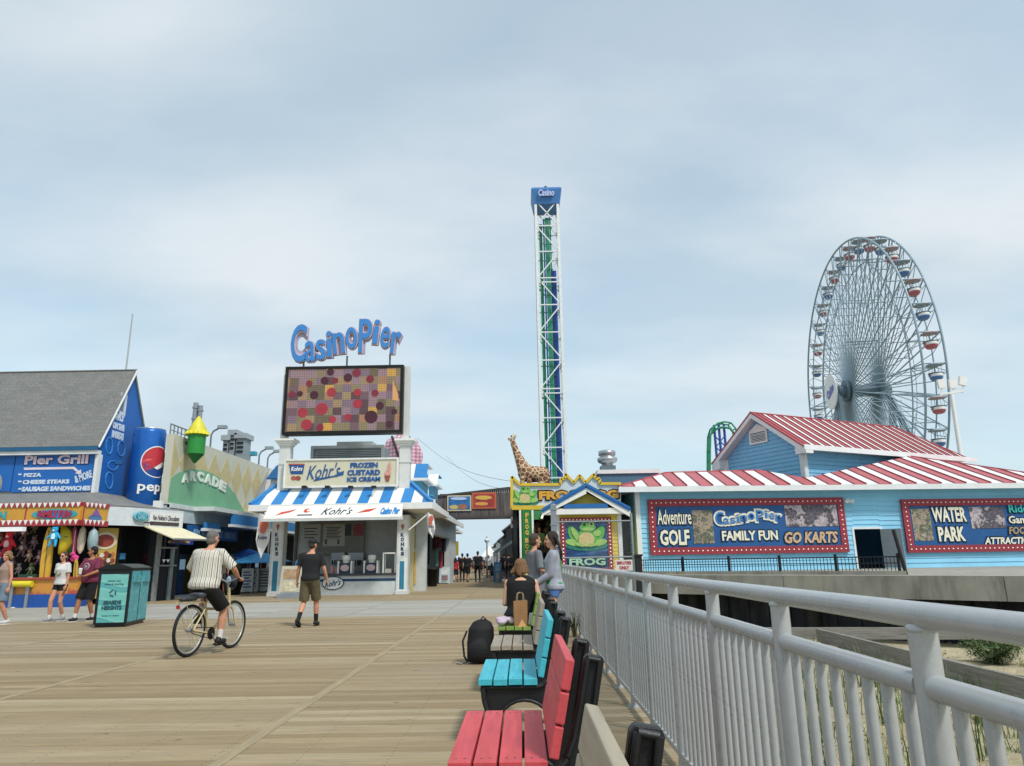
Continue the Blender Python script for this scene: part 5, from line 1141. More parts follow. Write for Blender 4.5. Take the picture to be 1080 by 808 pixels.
# side of kiosk: yellow posters, flag
m = MB(); fkx = FX(ku1-.11); 
for (x0, x1, y0, y1, hexc) in ((437.5, 441, 552, 578, '#8d8f92'), (436.5, 441, 582, 616, '#cfa93a')):
    a = fkx.px(x0, (y0+y1)/2)[0]; c = fkx.px(x1, (y0+y1)/2)[0]; MB().rect(fkx, a, c, fkx.px(x0, y1)[1], fkx.px(x0, y0)[1], .0, .04).build('poster', M(hexc, .5, var=.35, scale=3), kb)
a = fkx.px(443, 590)[0]; c = fkx.px(449, 590)[0]; 
m = MB(); m.rect(fkx, a, KY+KD+.3, 0, OPT, .0, .05); m.build('side_door', M('#a4adb2', .5), kb)
def feather_flag(x, ytop, ybot, Y, lean, label, pole=None):
    t = thing('feather_flag', label, 'flag'); f = FY(Y); p0 = f.px(x-lean, ytop); p1 = f.px(x, ybot); pts_l = []; pts_r = []; n = 12
    H_ = p0[1]-p1[1]; W2 = H_*.30
    for i in range(n+1):
        s_ = i/n; c = p1[0]+(p0[0]-p1[0])*s_; wd_ = W2*min(1, s_*2.6)*(1 if s_ < .85 else .85+.15*(1-s_)/.15); 
        pts_l.append((c-wd_*.45, p1[1]+H_*s_)); pts_r.append((c+wd_*.55, p1[1]+H_*(s_*.93)))
    m = MB(); vs = []
    for i, (a, b_) in enumerate(zip(pts_l, pts_r)): 
        for j in range(5): u = a[0]+(b_[0]-a[0])*j/4; v = a[1]+(b_[1]-a[1])*j/4; vs.append(f.w(u, v, .06*math.sin(j*1.6+i*.5)))
    fs = [(i*5+j, i*5+j+1, (i+1)*5+j+1, (i+1)*5+j) for i in range(n) for j in range(4)]
    m.add(vs, fs, 0, True); m.build('cloth', M('#d9d6d2', .7), t)
    c = ((pts_l[8][0]+pts_r[8][0])/2, pts_l[8][1]); m = MB(); ellipse(m, f, c[0]+.03, c[1]+.1, W2*.3, H_*.12, .09, .1); ellipse(m, f, c[0], c[1]-.08, W2*.22, H_*.08, .1, .11); m.build('cone_picture', M('#c5604a', .5), t)
    m = MB(); c = (pts_l[5][0]+pts_r[5][0])/2; text(m, "Kohrs", f, c-W2*.35, c+W2*.35, pts_l[5][1], pts_l[5][1]+H_*.08, .08, .01, .03, .2); m.build('lettering', DKBLUE, t)
    if pole: MB().cyl(f.w(*f.px(*pole), -.05), f.w(p0[0], p0[1], -.05), .03, n=8).build('pole', WHITE, t)
    return t
feather_flag(275, 541, 589, 29.0, -3.5, 'white feather flag with a red cone hanging left of the kiosk', (287, 545))
feather_flag(456.5, 541, 568, 29.2, 4, 'white feather flag with a red cone on an angled pole right of the kiosk', (431, 559))
# clothes outside the shop
for i, (x, y, w_, h_, hexc) in enumerate(((458, 573, 5, 14, '#4a2c3c'), (463, 570, 6, 16, '#7c3a4a'), (468, 574, 5, 15, '#2c3350'), (460, 588, 5, 18, '#6f9aa0'), (465, 590, 4, 18, '#a0404f'), (469, 589, 4, 16, '#27345c'), (452, 575, 3, 40, '#24405c'))):
    fcl = FY(42.5+i*.2); b = fcl.box(x-w_/2, y-h_/2, x+w_/2, y+h_/2); m = MB(); mid = (b[0]+b[1])/2
    m.loft([(Vector((mid, fcl.o.y, b[2])), (b[1]-b[0])/2*.95, .07, None), (Vector((mid, fcl.o.y, b[2]+(b[3]-b[2])*.6)), (b[1]-b[0])/2*.8, .08, None), (Vector((mid, fcl.o.y, b[3]-.1)), (b[1]-b[0])/2, .06, None), (Vector((mid, fcl.o.y, b[3])), .06, .03, None)], 14)
    m.build('hanging_clothes', M(hexc, .8, var=.4, scale=5), label=('dark plum top hanging', 'wine coloured top hanging', 'navy top hanging', 'pale teal trousers hanging', 'red trousers hanging', 'dark blue trousers hanging', 'long blue patterned banner hanging')[i]+' outside the promenade shop', cat='clothes')
m = MB(); q = FY(38.5); b = q.box(449, 600, 461, 618.5); m.lathe(((b[0]+b[1])/2, 38.9, 0), [((b[1]-b[0])/2*.82, 0), ((b[1]-b[0])/2, b[3]-.06), ((b[1]-b[0])/2+.04, b[3]-.06), ((b[1]-b[0])/2+.04, b[3]), ((b[1]-b[0])/2-.04, b[3]), ((b[1]-b[0])/2-.06, b[3]-.3)], 18); m.build('trash_can', BLACK, label='black trash can standing by the promenade shop corner', cat='trash can')
def aframe(x0, y0, x1, y1, Y, label, cols, name='sandwich_board'):
    f = FY(Y); b = f.box(x0, y0, x1, y1); t = thing(name, label, 'sign'); b = (b[0], b[1], 0, b[3])
    for s_ in (0, 1):
        fa_ = Fr((0, Y+s_*.62, 0), (1 if not s_ else -1, 0, 0), (0, .28*(1 if not s_ else -1), b[3])); L2 = math.hypot(.28, b[3]); u0, u1 = (b[0], b[1]) if not s_ else (-b[1], -b[0])
        MB().rect(fa_, u0, u1, .05, L2, -.03, 0).build('panel', M(cols[0], .5), t)
        if not s_:
            m = MB(); m.rect(fa_, u0+.1, u1-.1, L2*.58, L2*.9, 0, .008, 0); m.rect(fa_, u0+.14, u1-.14, L2*.2, L2*.5, 0, .008, 1); m.rect(fa_, u0+.14, u1-.2, L2*.1, L2*.15, 0, .008, 2); m.build('picture', [M(cols[1], .5, var=.4, scale=6), M(cols[2], .5, var=.4, scale=6), M(cols[3], .5)], t)
    return t
aframe(463, 598, 474.5, 615, 43, 'pale blue sandwich board with pictures beside the black trash can', ('#b9cdd3', '#d9e0e0', '#8a6a6a', '#4a8a6a'))
aframe(520.5, 593, 529, 613, 43, 'blue sandwich board standing before the dark group on the promenade', ('#3f6d94', '#6f9ab8', '#a09a90', '#c5b070'))
aframe(294, 597, 316, 630, 28.3, 'sandwich board with an ice cream picture at the left kiosk pillar', ('#b7b3a0', '#a88a6a', '#c9bfa0', '#c0503e'))
t = thing('sign_base', 'grey moulded base under the ice cream sandwich board', 'base'); f = FY(28.0); b = f.box(293, 631, 317, 637); MB().box(b[0], b[1], 27.8, 28.2, 0, .16).box(b[0]+.1, b[1]-.1, 27.9, 28.1, .16, .22).build('base', M('#8a9096', .5), t)
# awning/gantry farther: small canopies along the left
for i, (x0, x1, y0, y1, Y) in enumerate(((461, 475, 540, 548, 49), (468, 477, 548, 556, 54), (472, 482, 555, 560, 60))):
    f = FY(Y); b = f.box(x0, y0, x1, y1); t = thing('row_building', ('first', 'second', 'third')[i]+' grey white shop of the left promenade row beyond the bridge', 'building', 'left promenade row beyond the bridge')
    zt6 = b[3]; MB().box(b[0]-5, b[1]-.7, Y, Y+5.5, 0, zt6).build('wall', M(('#9aa2a5', '#b9b9b0', '#8d8a80')[i], .7, var=.2), t); m = MB(); m.slab([(b[1]-.7, Y, zt6), (b[1]-.7, Y+5.5, zt6), (b[1]-3, Y+5.5, zt6+1.3), (b[1]-3, Y, zt6+1.3)], .1); m.build('roof', M('#6d7b84', .6), t)
    MB().box(b[1]-.7, b[1]+.1, Y+.4, Y+4.8, b[2]-.1, b[2]+.1).build('canopy', WHITE, t); MB().box(b[1]-.72, b[1]-.66, Y+.8, Y+4.5, .3, 2.4).build('shopfront', DARK, t)
t = thing('hanging_sign', 'small yellow shop sign sticking out over the left side of the promenade', 'sign'); f = FY(62); b = f.box(479, 571, 483.5, 586); MB().rect(f, *b, -.1, 0).build('panel', M('#b9a338', .5), t); MB().rect(f, b[0]-.6, b[0], b[3]-.25, b[3]-.15, -.08, -.02).build('bracket', DARK, t)
# ================================================================= wooden footbridge over the promenade
br = thing('wooden_footbridge', 'grey wooden footbridge crossing above the promenade with two picture signs', 'bridge'); f = FY(48)
BW = nodemat('bridge_wood', lambda t, co, b: t.links.new(nramp(t, nnoise(t, nmap(t, co, (5, 1, .3)), 1.6, 6, .7), [(.35, '#3f3a38'), (.6, '#6a625e'), (.75, '#857b74')]), b.inputs['Base Color']), .85)
top = [(459, 523.5), (537, 514.5), (549, 516)]; bot = [(459, 546), (473, 548), (490, 546.5), (510, 545.5), (531, 546), (549, 540)]
m = MB(); pts = [f.px(*p) for p in bot]+[f.px(*p) for p in top[::-1]]
x = pts[0][0]; xe = pts[5][0]
def yat(lst, u):
    l_ = [f.px(*p) for p in lst]
    for a, c in zip(l_[:-1], l_[1:]):
        if a[0] <= u <= c[0]: return a[1]+(c[1]-a[1])*(u-a[0])/(c[0]-a[0])
    return l_[-1][1] if u > l_[-1][0] else l_[0][1]
while x < xe-.01:
    x2 = min(x+.145, xe); m.prism(f, [(x+.006, yat(bot, x)), (x2-.006, yat(bot, x2)), (x2-.006, yat(top, x2)), (x+.006, yat(top, x))], -.04, random.uniform(-.006, .006)); x += .145
m.build('plank_side', BW, br)
m = MB(); m.box(pts[0][0], xe, 48.05, 50.5, yat(bot, -2)+.02, yat(bot, -2)+.25); m.box(pts[0][0], xe, 50.45, 50.5, yat(bot, -2)+.2, yat(top, -2)); m.build('deck', BW, br)
m = MB(); 
for a, c in zip(top[:-1], top[1:]): m.bar(f.w(*f.px(*a), .03), f.w(*f.px(*c), .03), .12)
for a, c in zip(bot[:-1], bot[1:]): m.bar(f.w(*f.px(*a), .03), f.w(*f.px(*c), .03), .14)
m.build('beam', M('#4a4441', .8), br)
for (x0, y0, x1, y1, c1, c2, s_, lb) in ((471.8, 522.5, 497.2, 539, '#2f6fa8', '#c9bd9a', 'Fun Zone', 'blue picture sign with sand coloured border on the bridge'), (498, 519.5, 523.3, 536.5, '#a8403a', '#c96a45', 'PIRATES', 'red and orange picture sign on the bridge')):
    b = f.box(x0, y0, x1, y1); t = thing('bridge_sign', lb, 'sign'); MB().rect(f, *b, .02, .08).build('panel', M(c2, .6), t); MB().rect(f, b[0]+.09, b[1]-.09, b[2]+.09, b[3]-.09, .08, .09).build('picture', M(c1, .6, var=.45, scale=2.5), t)
    m = MB(); 
    if 'blue' in lb:
        blob(m, f, lambda x, y: f.px(x, y), 479, 535, 5, 2.3, .09, 0); blob(m, f, lambda x, y: f.px(x, y), 488, 534.5, 5, 3, .095, 1); blob(m, f, lambda x, y: f.px(x, y), 484, 526, 9, 1.5, .09, 2)
        m.build('sand_castle', [M('#c9b36a'), M('#9a6a55'), M('#b9c9e0')], t)
    else:
        blob(m, f, lambda x, y: f.px(x, y), 510, 525, 9, 2.2, .09, 0); blob(m, f, lambda x, y: f.px(x, y), 508, 531.5, 7, 1.8, .09, 1); m.build('flourish', [M('#d9b055'), M('#e0a050')], t)
# ================================================================= far promenade: right row, tent, lamp, striped awning
for i, (x0, x1, y0, Y, hexc) in enumerate(((533, 553, 548, 52, '#2a3036'), (527.5, 545, 560, 60, '#7f868a'), (523, 540, 566, 75, '#8f9598'), (518, 534, 573, 95, '#9a9fa3'))):
    f = FY(Y); a = f.px(x0, y0); t = thing('row_building', ('first', 'second', 'third', 'fourth')[i]+' grey gabled shop of the right promenade row beyond the bridge', 'building', 'right promenade row beyond the bridge')
    MB().box(a[0], a[0]+7, Y, Y+8, 0, a[1]-.6).build('wall', M(hexc, .7, var=.2), t); m = MB(); m.slab([(a[0]-.3, Y-.1, a[1]-.8), (a[0]-.3, Y+8, a[1]-.8), (a[0]+2.4, Y+8, a[1]+1.3), (a[0]+2.4, Y-.1, a[1]+1.3)], .1); m.slab([(a[0]+5.2, Y-.1, a[1]-.8), (a[0]+5.2, Y+8, a[1]-.8), (a[0]+2.4, Y+8, a[1]+1.3), (a[0]+2.4, Y-.1, a[1]+1.3)], .1)
    m.build('roof', M('#70777b', .7), t); m = MB(); m.box(a[0]-.05, a[0]-.005, Y+.6, Y+7, .4, 2.3); m.build('shopfront', DARK, t)
f = FY(47); b = f.box(521, 570.5, 540, 583); t = thing('striped_awning', 'blue and white striped awning over a stall on the right of the promenade', 'awning'); m = MB()
fa_ = Fr((b[1]+.05, 46.0, b[2]+.1), (0, 1, 0), (.0, 0, 1)); 
vv = Vector((b[1]-b[0], 0, b[3]-b[2])); fa_ = Fr((b[0], 50.5, b[2]), (0, -1, 0), vv); stripes(m, fa_, [(0, 0), (5.5, 0), (5.5, vv.length), (0, vv.length)], .42, -.03, 0, 2, 0)
m.build('canvas', [M('#e5e8e8', .7), M('#4c93bd', .6)], t); MB().box(b[0], b[0]+.05, 45.0, 50.5, b[2]-.25, b[2]).build('valance', WHITE, t)
for y in (45.1, 50.3): MB().cyl((b[0]+.1, y, 0), (b[0]+.1, y, b[2]), .04, n=6).build('pole', WHITE, t)
f = FY(66); b = f.box(506, 575, 525, 587); t = thing('white_tent', 'white peaked canopy tent in the middle of the far promenade', 'tent'); cx_ = (b[0]+b[1])/2; hw_ = (b[1]-b[0])/2
m = MB(); rs = [(hw_, b[2]), (hw_*.55, b[2]+(b[3]-b[2])*.42), (hw_*.22, b[2]+(b[3]-b[2])*.74), (.05, b[3])]
vs = [(cx_+sx_*r_, 67.5+sy_*r_, z) for r_, z in rs for sx_, sy_ in ((-1, -1), (1, -1), (1, 1), (-1, 1))]; m.add(vs, [(j*4+i, j*4+(i+1) % 4, j*4+4+(i+1) % 4, j*4+4+i) for j in range(3) for i in range(4)]); m.build('canopy', WHITE, t)
for sx_ in (-1, 1):
    for sy_ in (-1, 1): MB().cyl((cx_+sx_*(hw_-.1), 67.5+sy_*(hw_-.1), 0), (cx_+sx_*(hw_-.1), 67.5+sy_*(hw_-.1), b[2]+.05), .05, n=6).build('leg', METAL, t)
f = FY(56); t = thing('street_lamp', 'slim grey street lamp with a white globe in front of the tent', 'street lamp'); c = f.px(513.5, 570); MB().cyl((c[0], 56, 0), (c[0], 56, c[1]-.2), .07, .045, 8).build('pole', M('#7f8c92', .5), t); MB().ell((c[0], 56, c[1]), .2, 12).build('lamp_shade', M('#e5ecec', .4), t); MB().cyl((c[0], 56, c[1]+.18), (c[0], 56, c[1]+.3), .1, .02, 8).build('finial', M('#7f8c92', .5), t)
# overhead cables
for i, (a, b_) in enumerate((((440, 462, 46), (541, 508, 34.6)), ((470, 480, 50), (541, 517, 34.6)))):
    A_, B_ = P(*a), P(*b_); MB().path([A_.lerp(B_, s/10)-Vector((0, 0, 1.0*math.sin(math.pi*s/10)*.6)) for s in range(11)], .010, 4).build('overhead_cable', M('#5b6166', .6), label=('upper thin cable slung over the promenade', 'lower thin cable slung over the promenade')[i], cat='cable')

# ================================================================= ARCADE WALL on the left side street
AX = -14.2; fx = FX(AX)
ar = thing('arcade_building', 'arcade building with a tan diamond pattern wall, painted green hill and blue lower band', 'building')
u0, u1 = fx.px(173.5, 560)[0], 80.0; ztp = fx.px(218, 470)[1]; zlo = fx.px(221, 540)[1]
m = MB(); m.rect(fx, u0, u1, zlo, ztp, -.3, 0); 
m.build('upper_wall', M('#c4c3b3', .6, var=.06), ar)
# diamonds (painted panels, clipped to the wall)
dw, dh = 1.35, (ztp-zlo)*.62; m = MB(); i = 0; u = u0
while u < u1+dw:
    for row_ in (0, 1, 2):
        cv = ztp-.2-dh*.5-row_*dh+ (0)
        poly = [(u-dw/2, cv), (u, cv-dh/2), (u+dw/2, cv), (u, cv+dh/2)]
        q = clip(clip(clip(clip(poly, -1, 0, -u0-.02), 1, 0, u1), 0, 1, ztp-.06), 0, -1, -(zlo+.02))
        if len(q) > 2: m.prism(fx, q, .0, .012, 0)
    u += dw*1.0
m.build('diamond_pattern', M('#c2b587', .6), ar)
hill = [(165, 541), (165, 516), (172, 513), (180, 504), (188, 498.5), (196, 496), (204, 495), (213, 496), (222, 499), (231, 504), (239, 511), (247, 521), (253, 532), (258, 541)]
m = MB(); hp = [fx.px(x, min(y, 541)) for x, y in hill]; hp = [(max(p[0], u0+.01), max(p[1], zlo+.01)) for p in hp]; m.prism(fx, hp, .012, .03); m.build('green_hill', M('#74ab88', .6, var=.14, scale=.8), ar)
m = MB(); ls = [(191, 502), (199, 500.5), (207, 501), (215, 503.5), (223, 507), (230.5, 511)]
for ch, (x, y), rt in zip('ARCADE', ls, (.12, .04, -.04, -.1, -.12, -.15)): b = fx.box(x, y-3.5, x+6.6, y+7); text(m, ch, fx, *b, .03, .05, .06, 0, 0, rt)
m.build('lettering', M('#dfe3da', .5), ar)
# ledges and blue bands
m = MB(); m.rect(fx, u0, u1, zlo-.08, zlo+.1, 0, .15); m.rect(fx, 30.6, u1, zlo-.08, zlo+.1, .15, 1.0); m.build('ledge', M('#cdd6d4', .6), ar)
zb4 = fx.px(221, 553)[1]; m = MB(); m.rect(fx, fx.px(223, 545)[0], u1, zb4, zlo-.1, .9, 1.0); m.rect(fx, 30.8, fx.px(219, 550)[0], zb4-.25, zlo-.55, .5, .6); m.build('blue_band', KBL, ar)
m = MB(); m.rect(fx, fx.px(223, 545)[0], u1, zb4-.12, zb4, .8, 1.02); m.rect(fx, 30.8, fx.px(219, 550)[0], zb4-.37, zb4-.25, .4, .62); m.build('white_band', TRIM, ar)
m = MB(); m.rect(fx, u0, u1, 3.0, zlo+.05, -.3, .1); m.build('frieze', M('#b9c8ce', .6), ar)
a = fx.px(194, 560)[0]; c = fx.px(247, 560)[0]; zz = fx.px(220, 555)[1]; m = MB(); m.rect(fx, a, c, zz-.62, zz-.05, .1, .2); sgb = m.build('sign_band', M('#1f5f9c', .5), ar)
m = MB(); text(m, 'ARCADE  GAMES  PRIZES', fx, a+.4, c-.4, zz-.5, zz-.2, .2, .03, .02); m.build('lettering', M('#7fa5c5', .5), sgb)
m = MB(); m.rect(fx, u0, u1, 0, 3.0, -3.2, -3.1); 
for y in (u0, 33, 37.5, 42, 46.5, 51, 56, 61, 66, 71, 76): m.rect(fx, y, y+.35, 0, 3.0, -.3, .05)
m.rect(fx, u0, u1, 0, .02, -3.1, 0); m.rect(fx, u0, u1, 2.96, 3.0, -3.1, -.3); m.build('lower_wall', M('#47535d', .7), ar)
# lit machines inside
random.seed(5)
for i in range(8):
    y = 31.4+i*1.9; hexc = ['#7a3a4a', '#3a5f8a', '#8a7a3a', '#4a4f56', '#2f6a5a', '#9a9a9a', '#6a4a7a', '#a0603a'][i]
    t = thing('arcade_machine', ('dark red', 'slate blue', 'mustard', 'charcoal', 'sea green', 'pale grey', 'purple', 'rust orange')[i]+' arcade cabinet inside the dark arcade front', 'arcade machine', 'cabinets inside the arcade front')
    MB().box(AX-2.4, AX-1.6, y, y+.7, 0, 1.8).build('cabinet', M(hexc, .5, var=.3, scale=4), t); MB().rect(FX(AX-1.6), y+.1, y+.6, 1.1, 1.55, .0, .02).build('display', M('#8fb0c8', .3, emit=.35), t)
# cone-roofed green tower hung on the wall
rk_ = thing('lantern_turret', 'green lantern turret with a yellow pointed roof fixed above the arcade wall', 'turret'); Y_ = 29.4; q = lambda x, y: P(x, y, Y_); pxm = Y_*.971/745
c = q(207, 470); zz_ = lambda y: q(207, y).z-c.z
m = MB(); m.lathe(c, [(9.2*pxm, zz_(479)), (9.4*pxm, zz_(458))], 14); m.build('body', M('#2a8a3c', .45, var=.08), rk_)
MB().lathe(c, [(.05, zz_(488.5)), (3*pxm, zz_(486)), (9.2*pxm, zz_(479))], 14).build('lower_cone', M('#1f6a34', .45), rk_)
m = MB(); m.lathe(c, [(11.2*pxm, zz_(457.5)), (11.2*pxm, zz_(455.5)), (.05, zz_(439.5))], 14)
for i in range(14): t_ = 2*math.pi*i/14; m.ell(c+Vector((math.cos(t_)*10.4*pxm, math.sin(t_)*10.4*pxm, zz_(457.5))), (.11, .11, .1), 6)
m.build('pointed_roof', M('#d8cf3a', .5), rk_)
for x in (202, 213): MB().bar(q(x, 462), q(x, 462)+Vector((-1.6, 1.0, -1.2)), .08).build('bracket', DARK, rk_)
for i, (x, y0, y1, w_, Y) in enumerate(((204.5, 425, 446, 2.6, 36), (209.5, 428, 446, 2.4, 36))):
    f = FY(Y); b = f.box(x-w_, y0, x+w_, y1+30); m = MB(); m.cyl(((b[0]+b[1])/2, Y, 5.5), ((b[0]+b[1])/2, Y, b[3]), (b[1]-b[0])/2, n=12)
    for k in range(3): m.lathe(((b[0]+b[1])/2, Y, b[3]-.3-k*.6), [((b[1]-b[0])/2+.04, 0), ((b[1]-b[0])/2+.04, .08)], 12)
    m.build('flue_pipe', METAL, label=('left', 'right')[i]+' grey flue pipe rising above the yellow turret roof', cat='flue')
for i, (x0, x1, y0) in enumerate(((234.5, 240, 459), (241.5, 247, 453.5), (248.5, 257, 457))):
    f = FY(40); b = f.box(x0, y0, x1, 495); t = thing('roof_vent', ('left', 'middle', 'right')[i]+' grey boxy vent of three on the arcade roof', 'vent', 'vents on the arcade roof')
    MB().box(b[0], b[1], 40, 41, ztp-1, b[3]-.3).build('duct', M('#8c979d', .5), t); m = MB(); m.box(b[0]-.12, b[1]+.12, 39.9, 41.1, b[3]-.3, b[3]); m.build('cover', M('#a0a9ad', .5), t)
    for k in range(3): MB().box(b[0]+.05, b[1]-.05, 39.94, 39.999, b[3]-.6-k*.25, b[3]-.5-k*.25).build('louvre', DARK, t)
for i, (x, y0, y1, Y) in enumerate(((223.5, 451, 474, 37), (274, 473, 492, 42), (283, 476.5, 492, 43))):
    f = FY(Y); a = f.px(x, y0); t = thing('roof_floodlight', ('tall bent arm floodlight pole right of the turret', 'bent arm floodlight pole near the end of the arcade roof', 'last bent arm floodlight pole beside the kiosk column')[i], 'floodlight')
    MB().path([(a[0], Y, 5.5), (a[0], Y, a[1]-.4), (a[0]+.1, Y, a[1]-.2), (a[0]+.45, Y, a[1])], .05, 6).build('pole', M('#7b858b', .5), t); MB().box(a[0]+.35, a[0]+.8, Y-.15, Y+.15, a[1]-.06, a[1]+.1).build('lamp_head', M('#98a2a6', .5), t)
f = FY(41); b = f.box(261, 476, 269, 480); t = thing('cctv_box', 'small turquoise roof box on a post above the arcade wall', 'box'); MB().box(b[0], b[1], 41, 41.4, b[2], b[3]).build('box', M('#3f9fb5', .5), t); MB().box(b[0]+.05, b[0]+.13, 41.1, 41.2, 5.5, b[2]).build('post', METAL, t)
m = MB(); f = FX(AX-.5)
for i in range(9): p = f.px(178+i*4, 470); m.cyl((AX-.5, p[0], ztp), (AX-.5, p[0], ztp+.55), .03, n=5)
a = f.px(178, 470)[0]; c = f.px(212, 470)[0]; m.cyl((AX-.5, a, ztp+.55), (AX-.5, c, ztp+.55), .03, n=5); m.cyl((AX-.5, a, ztp+.3), (AX-.5, c, ztp+.3), .02, n=5); m.build('roof_handrail', M('#7b858b', .5), label='thin grey handrail on the arcade roof left of the turret', cat='handrail')
# grey draped sail beside the kiosk
f = FY(38); t = thing('white_canopy_peak', 'white pleated canopy peak between the diamond wall and the kiosk', 'canopy'); m = MB(); ap_ = f.w(*f.px(284, 495)); n = 14
bse = [f.w(*f.px(262+i*28/n, 535-(i % 2)*0.6), (.15 if i % 2 else -.15)) for i in range(n+1)]
m.add([ap_, ap_+Vector((.4, 0, 0))]+bse, [(0, 2+i, 3+i) for i in range(n//2)]+[(1, 2+i, 3+i) for i in range(n//2, n)]+[(0, 2+n//2, 1)]); m.build('canvas', M('#c9c9cc', .7), t); MB().cyl((ap_.x+.2, 38.1, 0), (ap_.x+.2, 38.1, ap_.z), .06).build('mast', METAL, t)
# umbrellas, menu easels, greenery outside
for i, (x, y, Y, r_, hexc) in enumerate(((262, 580, 36, 1.35, '#1f56a8'), (276, 583.5, 34.5, 1.5, '#3f95cf'))):
    c = P(x, y, Y); t = thing('parasol', ('dark blue', 'light blue')[i]+' parasol outside the arcade', 'parasol'); m = MB(); m.lathe((c.x, Y, c.z-.45), [(r_, 0), (r_*.98, .05), (r_*.5, .3), (.04, .5)], 8, smooth=False); m.build('canopy', M(hexc, .6), t); MB().cyl((c.x, Y, 0), (c.x, Y, c.z), .03).build('pole', METAL, t)
for i, (x0, x1) in enumerate(((254.5, 267), (268, 272.5), (273, 287))):
    f = FY(33.5+i*.5); b = f.box(x0, 599.5, x1, 622); t = thing('menu_board', ('left white menu board with blue print outside the arcade', 'narrow middle white menu board outside the arcade', 'right white menu board with grey pictures outside the arcade')[i], 'menu board', 'white menu boards outside the arcade')
    MB().rect(f, b[0], b[1], .06, b[3], -.04, 0).build('panel', M('#d3d6d8', .5), t); m = MB()
    for k in range(6): m.rect(f, b[0]+.08, b[1]-.08-(k % 2)*.1, .25+k*.13, .25+k*.13+.06, 0, .01)
    m.build('print', M(('#4a6a9a', '#7a8088', '#6a6f74')[i], .5, var=.4, scale=5), t)
    MB().box(b[0], b[0]+.05, f.o.y-.2, f.o.y+.25, 0, .06).box(b[1]-.05, b[1], f.o.y-.2, f.o.y+.25, 0, .06).build('foot', METAL, t)
random.seed(21)
c = P(247, 601, 32); shrub('potted_shrub', (c.x, c.y, .5), .55, 1.25, 500, 'leafy green shrub beside the arcade front behind the cyclist')
MB().lathe((c.x, c.y, 0), [(.3, 0), (.42, .55), (.45, .55), (.45, .6), (.38, .6)], 16).build('planter', BLACK, label='round black planter under the leafy shrub behind the cyclist', cat='planter')
for i, (x, hexc) in enumerate(((250, '#1a1d20'), (240, '#22262a'))):
    c = G(x, 622); MB().box(c.x-.35, c.x+.35, c.y, c.y+.7, 0, 1.0).box(c.x-.38, c.x+.38, c.y-.03, c.y+.73, 1.0, 1.08).build('waste_bin', M(hexc, .5), label=('dark square waste bin left of the white menu boards', 'dark grey square waste bin behind the cyclist')[i], cat='bin')

# ================================================================= SODA CAN
CYc = 28.75; c0 = P(154.5, 492, CYc); rc_ = 16.6/745*CYc*.971; zt7, zb7 = P(154.5, 454, CYc).z, P(154.5, 535, CYc).z
can = thing('giant_soda_can', 'giant blue soda can with a round red, white and blue emblem', 'soda can display')
m = MB(); m.lathe((c0.x, CYc, 0), [(rc_*.9, zb7-.2), (rc_, zb7-.1), (rc_, zt7-.12), (rc_*.94, zt7), (rc_*.9, zt7)], 48); m.build('body', M('#1d5fae', .3, metal=.2, var=.12, scale=.8), can); MB().lathe((c0.x, CYc, zt7-.02), [(rc_*.93, 0), (rc_*.95, .05), (rc_*.88, .06), (rc_*.86, 0)], 48).build('rim', METAL, can)
# emblem wrapped round the can: direction facing right-front
def wrap(m, pts2, mi, d):      # pts2: (arc length, z) fan about centroid
    cx0 = sum(p[0] for p in pts2)/len(pts2); cz0 = sum(p[1] for p in pts2)/len(pts2); vs = []
    def W(p): a = th0+p[0]/rc_; return (c0.x+(rc_+d)*math.sin(a), CYc-(rc_+d)*math.cos(a), p[1])
    rings = 5; n = len(pts2); vs = [W((cx0, cz0))]
    for k in range(1, rings+1): vs += [W((cx0+(p[0]-cx0)*k/rings, cz0+(p[1]-cz0)*k/rings)) for p in pts2]
    fs = [(0, 1+i, 1+(i+1) % n) for i in range(n)]+[(1+k*n+i, 1+(k+1)*n+i, 1+(k+1)*n+(i+1) % n, 1+k*n+(i+1) % n) for k in range(rings-1) for i in range(n)]
    m.add(vs, fs, mi, True)
th0 = R(66); zc_ = P(160, 486, CYc-rc_).z; re = (zt7-zb7)*.205; m = MB()
circ = [(re*math.cos(2*math.pi*i/40), zc_+re*math.sin(2*math.pi*i/40)) for i in range(40)]; wrap(m, circ, 1, .012)
def seg(lo, hi):   # band of the disc between two wavy lines
    xs = [re*.93*math.cos(math.pi*i/24) for i in range(25)]; up_ = []; dn_ = []
    for x in xs:
        h = math.sqrt(max(0, (re*.93)**2-x*x)); up_.append((x, zc_+max(-h, min(h, hi(x))))); dn_.append((x, zc_+max(-h, min(h, lo(x)))))
    return up_+dn_[::-1]
wv = lambda x: .22*re*math.sin(x/re*2.6)
wrap(m, seg(lambda x: -.22*re+.5*x+.4*wv(x), lambda x: 9), 0, .02); wrap(m, seg(lambda x: -9, lambda x: -.55*re+.08*x+.4*wv(x)), 2, .02)
m.build('emblem', [M('#b8323c', .4), WHITE, M('#1b4288', .4)], can)
vs, fs, x0_, x1_, y0_, y1_ = glyphs('pepsi', .02, 0); m = MB(); wl = 2.0*re; zt8 = P(160, 509, CYc-rc_).z; hl_ = (zt7-zb7)*.11
m.add([((c0.x+(rc_+.01+(z+.5)*.02)*math.sin(th0+(((x-x0_)/(x1_-x0_)-.5)*wl)/rc_)), CYc-(rc_+.01+(z+.5)*.02)*math.cos(th0+(((x-x0_)/(x1_-x0_)-.5)*wl)/rc_), zt8-.55*hl_+((y-y0_)/(y1_-y0_)-.5)*hl_*1.4) for x, y, z in vs], fs); m.build('lettering', WHITE, can)
c = P(167, 531, 28.0); MB().box(c.x-.16, c.x+.16, 27.9, 28.1, c.z-.3, c.z+.1).build('roof_box', WHITE, label='small white rooftop box at the foot of the giant soda can', cat='box')
